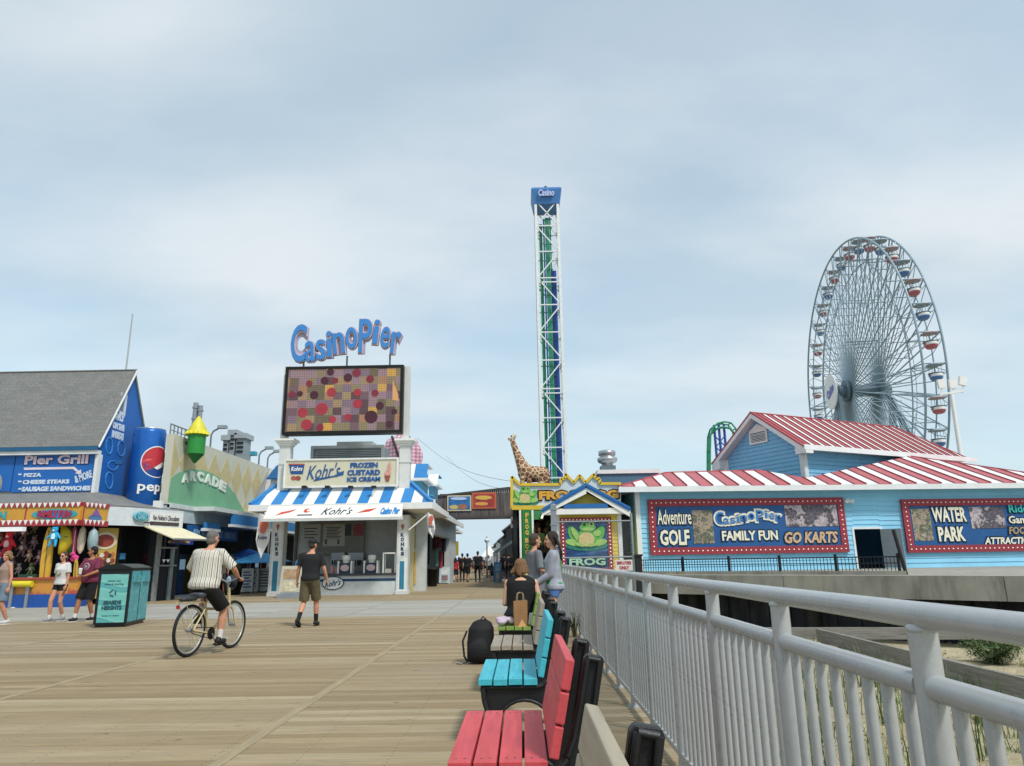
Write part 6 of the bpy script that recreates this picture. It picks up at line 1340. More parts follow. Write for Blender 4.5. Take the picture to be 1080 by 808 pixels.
# ================================================================= GREY ROOFED GRILL BUILDING (far left)
GYB = 27.0; fg_ = FY(GYB); pg = thing('grill_building', 'big building with steep grey shingle roof, blue sign wall and blue poster gable', 'building')
def shf(t, co, b):
    br = t.nodes.new('ShaderNodeTexBrick'); br.inputs['Scale'].default_value = 1; br.inputs['Brick Width'].default_value = .32; br.inputs['Row Height'].default_value = .17; br.inputs['Mortar Size'].default_value = .006
    br.inputs['Color1'].default_value = (*lin('#65676a'), 1); br.inputs['Color2'].default_value = (*lin('#7f8080'), 1); br.inputs['Mortar'].default_value = (*lin('#4c4e50'), 1)
    v = nmap(t, co, (1, 1, 1)); sp = t.nodes.new('ShaderNodeSeparateXYZ'); t.links.new(v, sp.inputs[0]); cb = t.nodes.new('ShaderNodeCombineXYZ'); t.links.new(nmath(t, 'ADD', sp.outputs[0], sp.outputs[1]), cb.inputs[0]); t.links.new(nmath(t, 'MULTIPLY', sp.outputs[2], 1.15), cb.inputs[1]); t.links.new(cb.outputs[0], br.inputs['Vector'])
    n = nnoise(t, co, 14, 6, .7); n2 = nnoise(t, co, .5, 4)
    c = nmix(t, .55, br.outputs['Color'], nramp(t, n, [(.3, '#4f5153'), (.7, '#8c8d8b')])); c = nmix(t, nmath(t, 'MULTIPLY', n2, .35), c, '#7d7c72'); t.links.new(c, b.inputs['Base Color']); nbump(t, b, n, .4, .01)
SHG = nodemat('shingle', shf, .95)
XL = -26.0; eav = fg_.px(104, 471.5); XR = eav[0]+.05; ZE = eav[1]; zsill = fg_.px(60, 519)[1]
rdg = P(134, 389.5, 28.75); ZR = rdg.z
POST = M('#1e62b0', .5, var=.1, scale=.6)
m = MB(); m.box(XL, XR-.02, GYB, GYB+.15, zsill-1.2, ZE); m.build('front_wall', M('#a9adac', .6), pg)
fgs = Fr((XR, GYB, 0), (0, 1, 0)); gp = [(0, zsill-1.6), (4.0, zsill-1.6), (3.6, ZE+.1), (1.9, ZR-.35), (1.72, ZR-.15), (0, ZE)]
zc5 = ZR
m = MB(); m.prism(fgs, gp, -.15, 0); m.build('gable_wall', POST, pg)
m = MB(); f_ = Fr((XR+.12, GYB-.35, ZE-.05), (-1, 0, 0), (0, 2.1, ZR-ZE+.05)); 
m.slab([(XR+.12, GYB-.3, ZE), (XR+.12, GYB+1.75, ZR), (XL, GYB+1.75, ZR), (XL, GYB-.3, ZE)], .1); m.slab([(XR+.05, GYB+1.75, ZR), (XR+.05, GYB+3.7, ZE+.1), (XL, GYB+3.7, ZE+.1), (XL, GYB+1.75, ZR)], .1); m.build('roof', SHG, pg)
m = MB(); m.box(XL, XR+.14, GYB-.36, GYB-.3, ZE-.16, ZE-.02); m.build('gutter', M('#1f5e86', .5), pg)
m = MB(); m.box(XL, XR+.1, GYB-.3, GYB-.02, ZE-.3, ZE-.16); m.box(XR-.02, XR+.1, GYB-.18, GYB+.1, zsill-.6, ZE-.3); m.bar((XR+.145, GYB-.3, ZE-.06), (XR+.145, GYB+1.75, ZR-.06), .05); m.box(XR, XR+.06, GYB+3.4, GYB+3.5, zsill-1, ZE+1.2); m.build('trim', TRIM, pg)
# blue menu signs
sb = thing('grill_menu_sign', 'blue sign listing PIZZA, CHEESE STEAKS and SAUSAGE SANDWICHES below the grey roof', 'sign'); b = fg_.box(16, 479, 101, 519); MB().rect(fg_, b[0], b[1], b[2], b[3], .02, .08).build('panel', M('#1f66b4', .5, var=.08), sb)
c1 = lambda x, y: (x/5.387, 380+y/5.387)
def tg(m, s, x0, y0, x1, y1, d, off, shear=0, mi=0, **k): a = c1(x0, y0); c = c1(x1, y1); textpx(m, s, fg_, a[0], a[1], c[0], c[1], d, .015, off, shear, mi, **k)
m = MB(); tg(m, 'Pier Grill', 152, 540, 510, 592, .08, .07, mi=1, grow=.04); tg(m, 'Pier Grill', 152, 540, 510, 592, .096, .035, mi=0); m.build('title_lettering', [M('#e3cfd8', .5), M('#173f80', .5)], sb)
m = MB(); tg(m, 'PIZZA', 145, 643, 243, 664, .08, .05); tg(m, 'CHEESE STEAKS', 138, 680, 402, 704, .08, .05); tg(m, 'SAUSAGE SANDWICHES', 133, 717, 522, 744, .08, .05); tg(m, '& MORE', 432, 640, 530, 685, .08, .03, rot=.35)
for y in (650, 690, 732): p = fg_.px(*c1(122, y)); m.rect(fg_, p[0]-.06, p[0]+.06, p[1]-.03, p[1]+.03, .08, .095)
m.build('lettering', M('#cfdbe6', .5), sb)
p = [fg_.px(*c1(*q)) for q in ((145, 612), (430, 607), (455, 630), (468, 622), (470, 650), (435, 645), (445, 636), (422, 620), (145, 625))]; m = MB(); m.prism(fg_, p[::-1], .08, .095); m.build('arrow', M('#dfd3da', .5), sb)
b = fg_.box(-60, 479, 15, 519); t = thing('blue_picture_sign', 'blue sign with part of a picture at the left edge below the grey roof', 'sign'); MB().rect(fg_, *b, .02, .08).build('panel', M('#1f66b4', .5, var=.08), t); m = MB(); blob(m, fg_, lambda x, y: fg_.px(x, y), -3, 509, 7, 11, .08, 0); blob(m, fg_, lambda x, y: fg_.px(x, y), -3, 513, 5, 5, .1, 1); m.build('picture', [M('#9c9c94', .5), M('#5a3a2a', .5)], t)
# text on the gable poster wall
m = MB(); g1 = lambda x, y: (95+x/5.05, 380+y/5.05)
def ts(m, s, x0, y0, x1, y1, off=.04, mi=0): a = g1(x0, y0); c = g1(x1, y1); textpx(m, s, fgs, a[0], a[1], c[0], c[1], .0, .02, off, 0, mi)
ts(m, 'APPLY', 122, 285, 182, 322, .08); ts(m, 'ON THE', 118, 335, 182, 372, .08); ts(m, 'INSIDE', 115, 380, 178, 420, .08); m.build('poster_lettering', M('#c9d9e8', .5), pg)
m = MB(); b = fgs.box(95+158/5.05, 380+175/5.05, 95+192/5.05, 380+295/5.05); m.rect(fgs, *b, 0, .02, 0); m.rect(fgs, b[0]+.05, b[1]-.2, b[2]+.15, b[3]-.15, .02, .03, 1); m.build('white_label', [M('#c7d2dc', .5), M('#6f8298', .5, var=.5, scale=6)], pg)
m = MB(); random.seed(8)
for (x, y, rx, ry) in ((100, 455, 18, 45), (165, 470, 20, 42), (120, 560, 28, 25), (100, 640, 20, 45), (150, 545, 20, 5)):
    n = 9
    for k in range(n): t_ = 2*math.pi*k/n; p0 = fgs.px(*g1(x+rx*math.cos(t_), y+ry*math.sin(t_))); p1 = fgs.px(*g1(x+rx*math.cos(t_+.7), y+ry*math.sin(t_+.7))); m.bar(fgs.w(*p0, .01), fgs.w(*p1, .01), .035)
m.build('line_drawing', M('#4f93d4', .5), pg)
m = MB(); f9 = FY(29.4); a = P(133, 392, 29.4); c = P(140, 331, 29.4); MB().cyl((a.x, 29.4, zsill), (c.x, 29.4, c.z), .045, .03, 8).build('flagpole', M('#a7adb0', .4), label='thin bare flagpole rising behind the grey roof', cat='pole')
# skirt roof in front, going round the corner
SK = thing('skirt_roof_arcade_row', 'single storey row with low grey skirt roof wrapping round the game stall and sweet shop', 'building')
YF = 24.2; fF = FY(YF); zf0 = fF.px(30, 552.5)[1]; zft = fF.px(30, 533)[1]
cornA = fF.px(86, 540)[0]                # where the front turns
pB = P(112, 540, 26.0); pC = P(143, 540, 26.6); pC = Vector((P(140, 552, 26.2).x, 26.2, 0)); pD = P(192, 560, 30.6); pD = Vector((-13.6, 30.6, 0))
A0 = Vector((XL, YF, 0)); A1 = Vector((cornA, YF, 0)); A2 = Vector((P(112, 545, 25.3).x, 25.3, 0)); A3 = Vector((P(139, 552, 26.0).x, 26.0, 0)); A4 = Vector((P(192, 560, 28.3).x, 28.3, 0))
zsk = fF.px(60, 528)[1]*0+zft+.25; top0 = fg_.px(60, 519)[1]-.02
up0 = Vector((XL, GYB+.0, top0)); up1 = Vector((XR+.1, GYB, top0)); up2 = Vector((XR+.12, GYB+4.6, top0))
ze5 = zft+.05
V = lambda p, z: Vector((p.x, p.y, z)); zA4 = ze5-.05
m = MB(); m.slab([V(A0, ze5), V(A1, ze5), up1, up0], .08); m.slab([V(A1, ze5), V(A2, ze5), up1], .08); m.slab([V(A2, ze5), V(A3, ze5), up1], .08); m.slab([V(A3, ze5), V(A4, zA4), up2, up1], .08); m.build('roof', SHG, SK)
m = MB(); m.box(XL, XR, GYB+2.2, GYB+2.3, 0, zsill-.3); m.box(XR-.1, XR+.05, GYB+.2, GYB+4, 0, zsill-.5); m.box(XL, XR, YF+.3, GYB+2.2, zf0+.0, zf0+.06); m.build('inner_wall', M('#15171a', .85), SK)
WFS = M('#c9cfd2', .55)
f23 = Fr(A2, (A3-A2)); L23 = (A3-A2).length; MB().rect(f23, .0, L23, zf0-.02, ze5-.04, -.1, .0).build('fascia', WFS, SK)
f34 = Fr(A3, (A4-A3)); L34 = (A4-A3).length; MB().rect(f34, .0, L34, f34.px(160, 560)[1] if False else zf0-.02, ze5-.04, -.1, 0).build('fascia', WFS, SK)
# back wall of shop (dark)
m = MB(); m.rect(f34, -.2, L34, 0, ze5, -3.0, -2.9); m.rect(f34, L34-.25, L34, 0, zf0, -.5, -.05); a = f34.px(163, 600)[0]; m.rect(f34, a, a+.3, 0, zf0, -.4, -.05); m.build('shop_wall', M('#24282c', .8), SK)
MB().rect(f34, a+.0, a+.22, 0, zf0, -.05, 0.0).build('shop_pillar', M('#8a8f90', .7, var=.3, scale=6), SK)
m = MB(); c9 = f34.px(169, 588)[0]; d9 = L34-.2; zz9 = f34.px(180, 577)[1]; m.rect(f34, c9, d9, zz9-.06, zz9, -.04, .06); m.rect(f34, c9, d9, 1.25, 1.31, -.04, .1); m.rect(f34, d9-.25, d9-.1, 0, zz9, -.04, .04); m.build('window_frame', M('#7f8a90', .6), SK)
m = MB(); m.rect(f34, c9, d9, .02, 1.25, -.3, -.05); m.build('low_wall', M('#1a1f25', .6), SK)
m = MB(); u = c9+.1; zz_ = f34.px(178, 590)[1]
while u < d9-.3: m.prism(f34, [(u, zz_), (u+.18, zz_), (u+.09, zz_-.13)], .0, .01); u += .2
m.build('white_pennants', WHITE, SK)
# teal oval + white script sign + cream awning + yellow/blue small sign
sq = thing('oval_sign', 'small turquoise oval sign on the white fascia', 'sign'); b = f34.box(139.5, 539.5, 155, 550); m = MB(); cu, cv = (b[0]+b[1])/2, (b[2]+b[3])/2; ellipse(m, f34, cu, cv, (b[1]-b[0])/2, (b[3]-b[2])/2, .02, .1, 0); ellipse(m, f34, cu, cv, (b[1]-b[0])/2*.82, (b[3]-b[2])/2*.75, .1, .12, 1); text(m, 'CANDY', f34, cu-.45*(b[1]-b[0])/1.5, cu+.45*(b[1]-b[0])/1.5, cv-.12, cv+.12, .12, .02, .05, 0, 0); m.build('panel', [M('#7fbac4', .5), M('#2d88a4', .5)], sq)
sq = thing('script_shop_sign', 'white sign with dark script lettering between the oval sign and the cream awning', 'sign'); b = f34.box(155.5, 541, 191, 556.5); MB().rect(f34, *b, .02, .1).build('panel', M('#d9dbd9', .5), sq); m = MB(); text(m, 'Van Holten\'s Chocolates', f34, b[0]+.15, b[1]-.2, (b[2]+b[3])/2-.02, b[3]-.1, .1, .015, .0, .3); m.rect(f34, b[1]-1.6, b[1]-.2, b[2]+.06, b[2]+.2, .1, .11); m.rect(f34, b[0]+.2, b[1]-1.9, b[2]+.12, b[2]+.17, .1, .11); m.build('lettering', M('#4a3f44', .6), sq)
aw2 = thing('cream_awning', 'cream pull-out awning over the sweet shop corner', 'awning'); a = f34.px(152, 555)[0]; c = f34.px(188, 565)[0]; zt9 = f34.px(152, 554.5)[1]; m = MB(); p0, p1 = f34.w(a, zt9), f34.w(L34-.1, zt9); ou = f34.n*1.5
m.slab([p0, p1, p1+ou+Vector((0, 0, -.5)), p0+ou+Vector((0, 0, -.5))], .04); m.build('canvas', M('#dcd4b4', .7), aw2); MB().cyl(p0+ou+Vector((0, 0, -.52)), p1+ou+Vector((0, 0, -.52)), .04, n=8).build('front_bar', METAL, aw2)
t = thing('new_sign', 'small dark blue banner with a tan NEW panel under the cream awning', 'banner'); b = f34.box(178, 568, 200, 576); bb = (f34.px(176, 570)[0], L34+.5, f34.px(180, 577)[1]+.1, f34.px(180, 569)[1]); MB().rect(f34, *bb, .1, .14).build('panel', M('#223a8a', .5), t); m = MB(); m.rect(f34, bb[1]-1.3, bb[1]-.2, bb[2]+.06, bb[3]-.06, .14, .15, 0); text(m, 'NEW', f34, bb[1]-1.15, bb[1]-.35, bb[2]+.12, bb[3]-.12, .15, .01, .05, 0, 1); m.build('lettering', [M('#b39a5a', .5), M('#3a3020', .5)], t)
# picture column left of the shop opening
t = thing('picture_panel', 'tall panel of sweets pictures at the shop corner', 'panel'); b0_ = f23.px(106, 590)[0]; b1_ = f23.px(127, 590)[0]; zt_ = zf0-.1; MB().rect(f23, b0_, b1_, .2, zt_, -.5, -.42).build('panel', M('#b89a48', .5), t)
m = MB(); random.seed(12)
for i in range(26): u = random.uniform(b0_+.1, b1_-.1); v = random.uniform(1.0, zt_-.9); ellipse(m, f23, u, v, random.uniform(.06, .14), random.uniform(.06, .13), -.42, -.41+i*.0008, i % 4, 10)
ellipse(m, f23, (b0_+b1_)/2-.1, zt_-.45, .4, .3, -.42, -.40, 4); ellipse(m, f23, (b0_+b1_)/2-.1, zt_-.45, .3, .22, -.40, -.39, 0); m.build('sweet_picture', [M('#8a3a2e'), M('#d0c9b8'), M('#3a2a24'), M('#b0653a'), M('#cfc5a8')], t)
random.seed(4)
for i in range(3):
    u = f34.px(133+i*8, 595)[0]; t = thing('display_rack', ('near', 'middle', 'far')[i]+' dim sweets rack inside the dark sweet shop', 'rack'); p = f34.w(u, 0, -1.6); MB().rect(f34, u, u+.8, 0, 1.6, -2.0, -1.6).build('cabinet', M('#1f262b', .6), t); m = MB()
    for k in range(10): ellipse(m, f34, u+random.uniform(.1, .7), .3+k*.13, .07, .04, -1.6, -1.58, k % 3, 8)
    m.build('sweets', [M('#8a8f90'), M('#7a5a4a'), M('#5a6f80')], t)
b = f34.box(143.5, 583, 149, 589.5); MB().rect(f34, *b, -.8, -.76).build('blue_card', M('#3f86b5', .5), label='small light blue card hanging in the dark sweet shop', cat='card')

# ---------------------------------------------------------------- game stall
gs_ = thing('game_stall', 'fairground game stall with orange FAMILY FUN fascia and painted wave counter', 'stall')
ORG = M('#c9973c', .5, var=.12); REDD = M('#a33a42', .5); 
f12 = Fr(A1, (A2-A1)); L12 = (A2-A1).length
def fasc(fr, u0, u1, seams):
    MB().rect(fr, u0, u1, zf0+.1, zft-.06, 0, .06).build('fascia_panel', ORG, gs_)
    m = MB(); m.rect(fr, u0, u1, zft-.06, zft+.08, -.02, .1); m.rect(fr, u0, u1, zf0-.08, zf0+.1, -.02, .12)
    for s_ in seams: m.rect(fr, s_-.02, s_+.02, zf0+.1, zft-.06, .06, .08)
    m.build('red_band', REDD, gs_); m = MB(); u = u0+.03
    while u < u1-.15: m.prism(fr, [(u, zft+.07), (u+.075, zft-.1), (u+.15, zft+.07)], .1, .11); m.prism(fr, [(u, zf0+.12), (u+.075, zf0-.05), (u+.15, zf0+.12)], .12, .13); u += .19 
    m.build('white_pennants', WHITE, gs_)
uo = A1.x-XL; fFr = Fr((XL, YF, 0), (1, 0, 0)); fasc(fFr, 0, uo, [fFr.px(28, 545)[0]]); fasc(f12, 0, L12, [.02])
m = MB(); b = fFr.box(35, 536, 83, 549); cu, cv = (b[0]+b[1])/2, (b[2]+b[3])/2; ellipse(m, fFr, cu, cv, (b[1]-b[0])/2, (b[3]-b[2])/2*.85, .06, .08, 0); ellipse(m, fFr, cu, cv, (b[1]-b[0])/2*.8, (b[3]-b[2])/2*.65, .08, .09, 2); text(m, 'FAMILY FUN', fFr, b[0]+.22, b[1]-.22, cv-.13, cv+.13, .09, .02, .05, 0, 1); text(m, 'FUN', fFr, fFr.px(-12, 540)[0], fFr.px(9, 540)[0], cv-.15, cv+.13, .07, .02, .05, 0, 0)
m.build('title_lettering', [M('#3f9fa5', .5), M('#a83248', .5), M('#3a6fb0', .5)], gs_); m = MB(); cu = L12*.5; ellipse(m, f12, cu, cv-.1, .3, .1, .06, .08, 0, 14); m.prism(f12, [(cu-.2, cv-.05), (cu+.22, cv-.05), (cu, cv+.22)], .08, .09, 1); m.build('castle_picture', [M('#4a7aa5'), M('#7a5a9a')], gs_)
# counter front: blue base, painted beach
def wave_fn(t, co, b):
    sp = t_sep(t, co, 2); n = nnoise(t, co, 2.2, 5, .6); s_ = nmath(t, 'ADD', nmath(t, 'MULTIPLY', sp, .8), nmath(t, 'MULTIPLY', nmath(t, 'SUBTRACT', n, .5), .9))
    t.links.new(nramp(t, nmath(t, 'ADD', s_, .35), [(.10, '#2a5fa0'), (.3, '#3f8ab5'), (.38, '#c9c5b5'), (.46, '#c9803a'), (.6, '#b5483a'), (.72, '#c98a3c')]), b.inputs['Base Color'])
zbl = fF.px(40, 627)[1]; zct = fF.px(40, 611)[1]; xe_ = P(80, 630, YF).x
ccm = MB(); ccm.box(XL, xe_, YF, YF+.5, zbl, zct); co_ = ccm.build('counter_front', nodemat('wave', wave_fn, .5), gs_)
MB().box(XL, xe_+.03, YF-.06, YF+.6, 0, zbl).build('counter_base', M('#1f4f9a', .5), gs_); MB().box(XL, xe_+.05, YF-.08, YF+.7, zct, zct+.06).build('counter_top', M('#a34a40', .5), gs_)
# interior: goods hung in rows on a back screen
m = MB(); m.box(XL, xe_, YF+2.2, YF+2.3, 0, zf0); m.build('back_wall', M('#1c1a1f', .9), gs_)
m = MB(); p = fF.box(-10, 552, 26, 555.5); m.box(P(-10, 555, YF+.4).x, P(26, 555, YF+.4).x, YF+.3, YF+.5, zf0-.22, zf0-.08); m.build('tube_lamp', M('#e9eef0', .4, var=0, emit=.7), gs_)
random.seed(31); cols = ['#5a2f3a', '#3a3a48', '#4a5a3a', '#6a5a4a', '#2f4450', '#7a6a6a', '#503a5a']
def plush(x, y, Y, s, hexc, label, belly=None, pose=0):
    t = thing('plush_toy', label, 'plush toy', 'prizes hanging in the game stall'); c = P(x, y, Y); m = MB()
    m.ell(c, (s*.5, s*.4, s*.62), 10); m.ell(c+Vector((0, -.02, s*.85)), (s*.42, s*.38, s*.38), 10)
    for q in (-1, 1): m.ell(c+Vector((q*s*.32, 0, s*1.2)), s*.15, 8); m.cap(c+Vector((q*s*.35, 0, s*.35)), c+Vector((q*s*.85, -.05, -s*.25)), s*.17, s*.13, 8); m.cap(c+Vector((q*s*.25, 0, -s*.4)), c+Vector((q*s*.4, -.08, -s*1.15)), s*.2, s*.16, 8)
    remesh(m, 'body', M(hexc, .9, var=.2, scale=8), s*.09, 2, t); m = MB()
    m.ell(c+Vector((0, -s*.32, 0)), (s*.3, s*.14, s*.4), 8); m.ell(c+Vector((0, -s*.36, s*.75)), (s*.17, s*.1, s*.12), 8); m.build('pale_patch', M(belly or '#b5a598', .9), t); m = MB()
    for q in (-1, 1): m.ell(c+Vector((q*s*.15, -s*.36, s*.95)), s*.05, 6)
    m.build('eye', BLACK, t); return t
plush(9, 574, YF+.7, .34, '#c22a38', 'big red plush toy hanging at the left end of the game stall', '#d8b8b8')
plush(57.5, 566, YF-.05, .27, '#2f9fd0', 'bright blue long plush toy hanging in front of the yellow board', '#bfe0e8')
TOYS = ((26, 562, .22, '#6a4448', 'dark brown plush toy near the top left of the game stall', '#c9b5a5'), (24, 578, .24, '#7a646a', 'grey brown plush toy with pale belly above the green counter box', '#d8ccc0'), (36, 572, .2, '#8f7580', 'mauve plush toy left of the yellow board', None), (42, 588, .2, '#8a5a6a', 'plum plush toy low beside the yellow board', None),
 (14, 594, .19, '#4f4a4c', 'charcoal plush toy above the yellow bar', '#d9d9d9'), (37, 556, .17, '#8a8a60', 'small olive plush toy near the top of the game stall', None), (1, 588, .22, '#3a4a78', 'navy plush toy at the far left edge of the game stall', '#cdd5e5'), (20, 600, .15, '#a8a098', 'small pale plush toy on the counter of the game stall', None), (17, 562, .17, '#5a3a6a', 'small purple plush toy right of the big red one', None), (33, 600, .17, '#6a7a4a', 'moss green plush toy over the right end of the yellow bar', None),
 (31, 586, .17, '#b08a70', 'light tan plush toy in the middle of the game stall', '#e5d8c8'), (2, 568, .18, '#8a4a3a', 'rust plush toy left of the big red one', None), (69, 596, .17, '#4a6a8a', 'steel blue plush toy low between the two yellow boards', '#d5dde5'), (90, 596, .17, '#c98a9a', 'pale pink plush toy behind the man in maroon', None), (99, 592, .16, '#7a6a5a', 'brown plush toy at the right end of the stall', None))
for i, (x, y, s, hc, lb, be) in enumerate(TOYS): plush(x, y, YF+.9+.25*(i % 3), s, hc, lb, be)
def board_(x0, y0, x1, y1, w_, Y, hexc, label, kind='surfboard'):
    t = thing(kind, label, kind.replace('_', ' '), 'boards standing in the game stall'); a = P(x0, y0, Y); c = P(x1, y1, Y); d = (c-a); L2 = d.length; f = Fr(a, d.cross(Vector((0, 1, 0))).normalized() if False else Vector((d.z, 0, -d.x)).normalized()*1, d); W2 = w_/745*.971*Y/2
    pts = []; n = 16
    for i in range(n+1): s_ = i/n; pts.append((W2*min(1, (math.sin(math.pi*min(1, max(0, s_*.97+.02))))**.45), s_*L2))
    poly = pts+[(-u, v) for u, v in pts[::-1]]; m = MB(); m.prism(f, poly, -.04, .04); m.build('board', M(hexc, .4, var=.05), t)
    m = MB(); m.prism(f, [(-.02, .1), (.02, .1), (.02, L2-.1), (-.02, L2-.1)], .04, .045); m.build('centre_line', M('#8a6a3a', .5), t); return t
board_(44.5, 630, 53, 556, 11, YF+.2, '#d0a538', 'tall yellow surfboard leaning at the middle of the game stall')
board_(79, 628, 80.5, 590, 4, YF+.2, '#c9a43a', 'narrow yellow board at the right end of the painted counter')
t = thing('inflatable_banana', 'yellow curved inflatable banana hanging under the fascia', 'inflatable'); m = MB(); m.path([P(66, 553, YF+.4), P(69.5, 562, YF+.4), P(69.5, 572, YF+.4), P(66, 580, YF+.4), P(62, 584, YF+.4)], [.05, .17, .2, .15, .04], 12); m.build('body', M('#d9c02f', .4), t); MB().ell(P(69, 566, YF+.2), .02).ell(P(71, 566, YF+.2), .02).build('eye', BLACK, t)
for i, (x0, y0, x1, y1, r_, hexc, lb) in enumerate(((73.5, 555, 74, 585, .13, '#2f6f3a', 'dark green inflatable hanging beside the banana'), (79, 555, 78, 584, .09, '#d05a8a', 'long pink inflatable hanging in the game stall'), (88, 555, 84, 584, .13, '#d9cdb5', 'cream inflatable hanging in the game stall'), (99, 557, 97, 583, .17, '#8fa5a8', 'pale grey patterned inflatable at the right end of the stall'))):
    t = thing('inflatable', lb, 'inflatable', 'inflatables hanging in the game stall'); m = MB(); a, c = P(x0, y0, YF+.6), P(x1, y1, YF+.6); m.path([a, a.lerp(c, .15), a.lerp(c, .5), a.lerp(c, .85), c], [.03, r_*.8, r_, r_*.8, .03], 12); m.build('body', M(hexc, .4, var=.15, scale=4), t); MB().cyl(a, a+Vector((0, 0, .3)), .008, n=4).build('string', WHITE, t)
t = thing('pink_pompom', 'bright pink fluffy toy hanging below the pink inflatable', 'plush toy'); m = MB(); c = P(76, 588, YF+.4)
for i in range(14): m.ell(c+Vector((random.gauss(0, .09), random.gauss(0, .05), random.gauss(0, .07))), .07, 8)
remesh(m, 'body', M('#d94a8a', .9), .02, 1, t); MB().cyl(c, c+Vector((0, 0, .9)), .008, n=4).build('string', WHITE, t)
t = thing('yellow_pipe_bar', 'thick yellow bar across the game counter', 'bar'); a, c = P(5, 617, YF-.1), P(34, 617, YF-.1); a = P(8, 616, YF-.12); c = P(34, 616, YF-.12); MB().cyl(a, c, .1, n=16).build('bar', M('#d8c92f', .45), t); MB().box(a.x+.1, a.x+.2, YF-.1, YF, 0, a.z).box(c.x-.2, c.x-.1, YF-.1, YF, 0, a.z).build('bracket', METAL, t)
b = fF.box(12, 606, 31, 613); t = thing('toy_sign', 'dark green counter box with white lettering above the yellow bar', 'sign'); MB().box(b[0], b[1], YF+.3, YF+.6, b[2]-.1, b[3]).build('box', M('#2a4a34', .5), t); m = MB(); text(m, 'WIN TOY', Fr((0, YF+.3, 0), (1, 0, 0)), b[0]+.35, b[1]-.1, b[2]+.05, b[3]-.08, 0, .01, .03); m.build('lettering', WHITE, t)
t = thing('bar_stool', 'white stool with red seat in front of the game counter', 'stool'); c = G(16.5, 641); MB().cyl((c.x, c.y, 0), (c.x, c.y, .72), .04, n=10).cyl((c.x, c.y, 0), (c.x, c.y, .03), .2, n=16).build('leg', WHITE, t); MB().lathe((c.x, c.y, .72), [(.2, 0), (.22, .04), (.2, .1), (.05, .11)], 18).build('seat', M('#b8454a', .5), t)
b = P(58, 612, YF+.3); MB().box(b.x-.2, b.x+.2, YF-.3, YF-.1, .3, .9).build('blue_bucket', M('#2a4fa0', .5), label='blue box standing against the painted counter', cat='box') if False else None

# ================================================================= SOLAR LITTER STATION (front centre-left)
p0, p1, p2 = G(97.5, 662.3), G(132.5, 661.3), G(158, 655.5)
ls_ = thing('litter_station', 'black double litter and recycling station with turquoise printed panels', 'litter bin')
ztop = FY(p0.y).px(101, 598)[1]
pf = Fr(p0, Vector((p1.x-p0.x, p1.y-p0.y, 0))); Lf = (p1-p0).length; pr = Fr(p1, Vector((p2.x-p1.x, p2.y-p1.y, 0))); Lr_ = (p2-p1).length
sd = Vector((-pf.u.y, pf.u.x, 0)); Lr_ = max(Lr_, .8)
pr = Fr(p1, pf.u.cross(Vector((0, 0, -1))).normalized()*-1 if False else sd); Lr_ = 1.25
q1 = p1+sd*Lr_
TEAL = nodemat('teal_print', lambda t, co, b: t.links.new(nramp(t, nmath(t, 'ADD', nmath(t, 'MULTIPLY', nmath(t, 'SINE', nmath(t, 'ADD', nmath(t, 'MULTIPLY', t_sep(t, co, 2), 17), nmath(t, 'SINE', nmath(t, 'MULTIPLY', t_sep(t, co, 0), 7)))), .5), .5), [(.2, '#6fb7b0'), (.75, '#7cc1b8'), (.84, '#4d989c'), (1, '#5aa5a5')]), b.inputs['Base Color']), .4)
TEAL2 = nodemat('teal_icons', lambda t, co, b: t.links.new(nramp(t, nnoise(t, co, 9, 3, .5), [(.55, '#4a9aa2'), (.6, '#79bcbc'), (.64, '#4a9aa2')]), b.inputs['Base Color']), .4)
BZ = M('#15191c', .35)
m = MB(); m.prism(Fr(p0, pf.u), [(0, .06), (Lf, .06), (Lf, ztop-.05), (0, ztop-.05)], -Lr_, 0); m.prism(Fr(p0, pf.u), [(.03, 0), (Lf-.03, 0), (Lf-.03, .06), (.03, .06)], -Lr_+.03, -.03); m.build('body', BZ, ls_)
m = MB(); n = 10; fe_ = Fr(p0, pf.u); pts = [(-.02, ztop-.05), (Lf+.02, ztop-.05)]+[(Lf+.02-(Lf+.04)*i/n, ztop-.05+.02+.09*math.sin(math.pi*i/n)) for i in range(n+1)]; m.prism(fe_, pts, -Lr_-.02, .04); m.build('lid', BZ, ls_)
MB().rect(pf, .06, Lf-.05, .1, ztop-.16, 0, .012).build('front_panel', TEAL, ls_)
for k in range(2): MB().rect(pr, .05+k*Lr_/2, Lr_/2-.03+k*Lr_/2, .1, ztop-.1, 0, .012).build('side_panel', TEAL2, ls_)
m = MB(); zz = ztop; text(m, 'SEASIDE', pf, .16, Lf-.14, .47, .56, .012, .006, .06); text(m, 'HEIGHTS', pf, .14, Lf-.12, .36, .45, .012, .006, .06); text(m, 'waste & recycling', pf, .14, Lf-.14, zz-.4, zz-.35, .012, .004, .01); text(m, 'please use', pf, .2, Lf-.2, zz-.33, zz-.28, .012, .004, .01); text(m, 'keep it clean', pf, .16, Lf-.16, .22, .26, .012, .004, .01)
cu = Lf/2; 
for k in range(3): a = k*2.094+1.57; b_ = a+1.4; m.bar(pf.w(cu+.07*math.cos(a), zz-.56+.07*math.sin(a), .016), pf.w(cu+.07*math.cos(b_), zz-.56+.07*math.sin(b_), .016), .02)
text(m, 'solar compactor', pf, .18, Lf-.18, zz-.76, zz-.72, .012, .004, .01); m.build('lettering', M('#22535c', .5), ls_)
MB().rect(pr, .12, Lr_/2-.1, ztop-.34, ztop-.2, .012, .05).rect(pr, Lr_/2+.1, Lr_-.12, ztop-.34, ztop-.2, .012, .05).build('chute_handle', TEAL2, ls_)
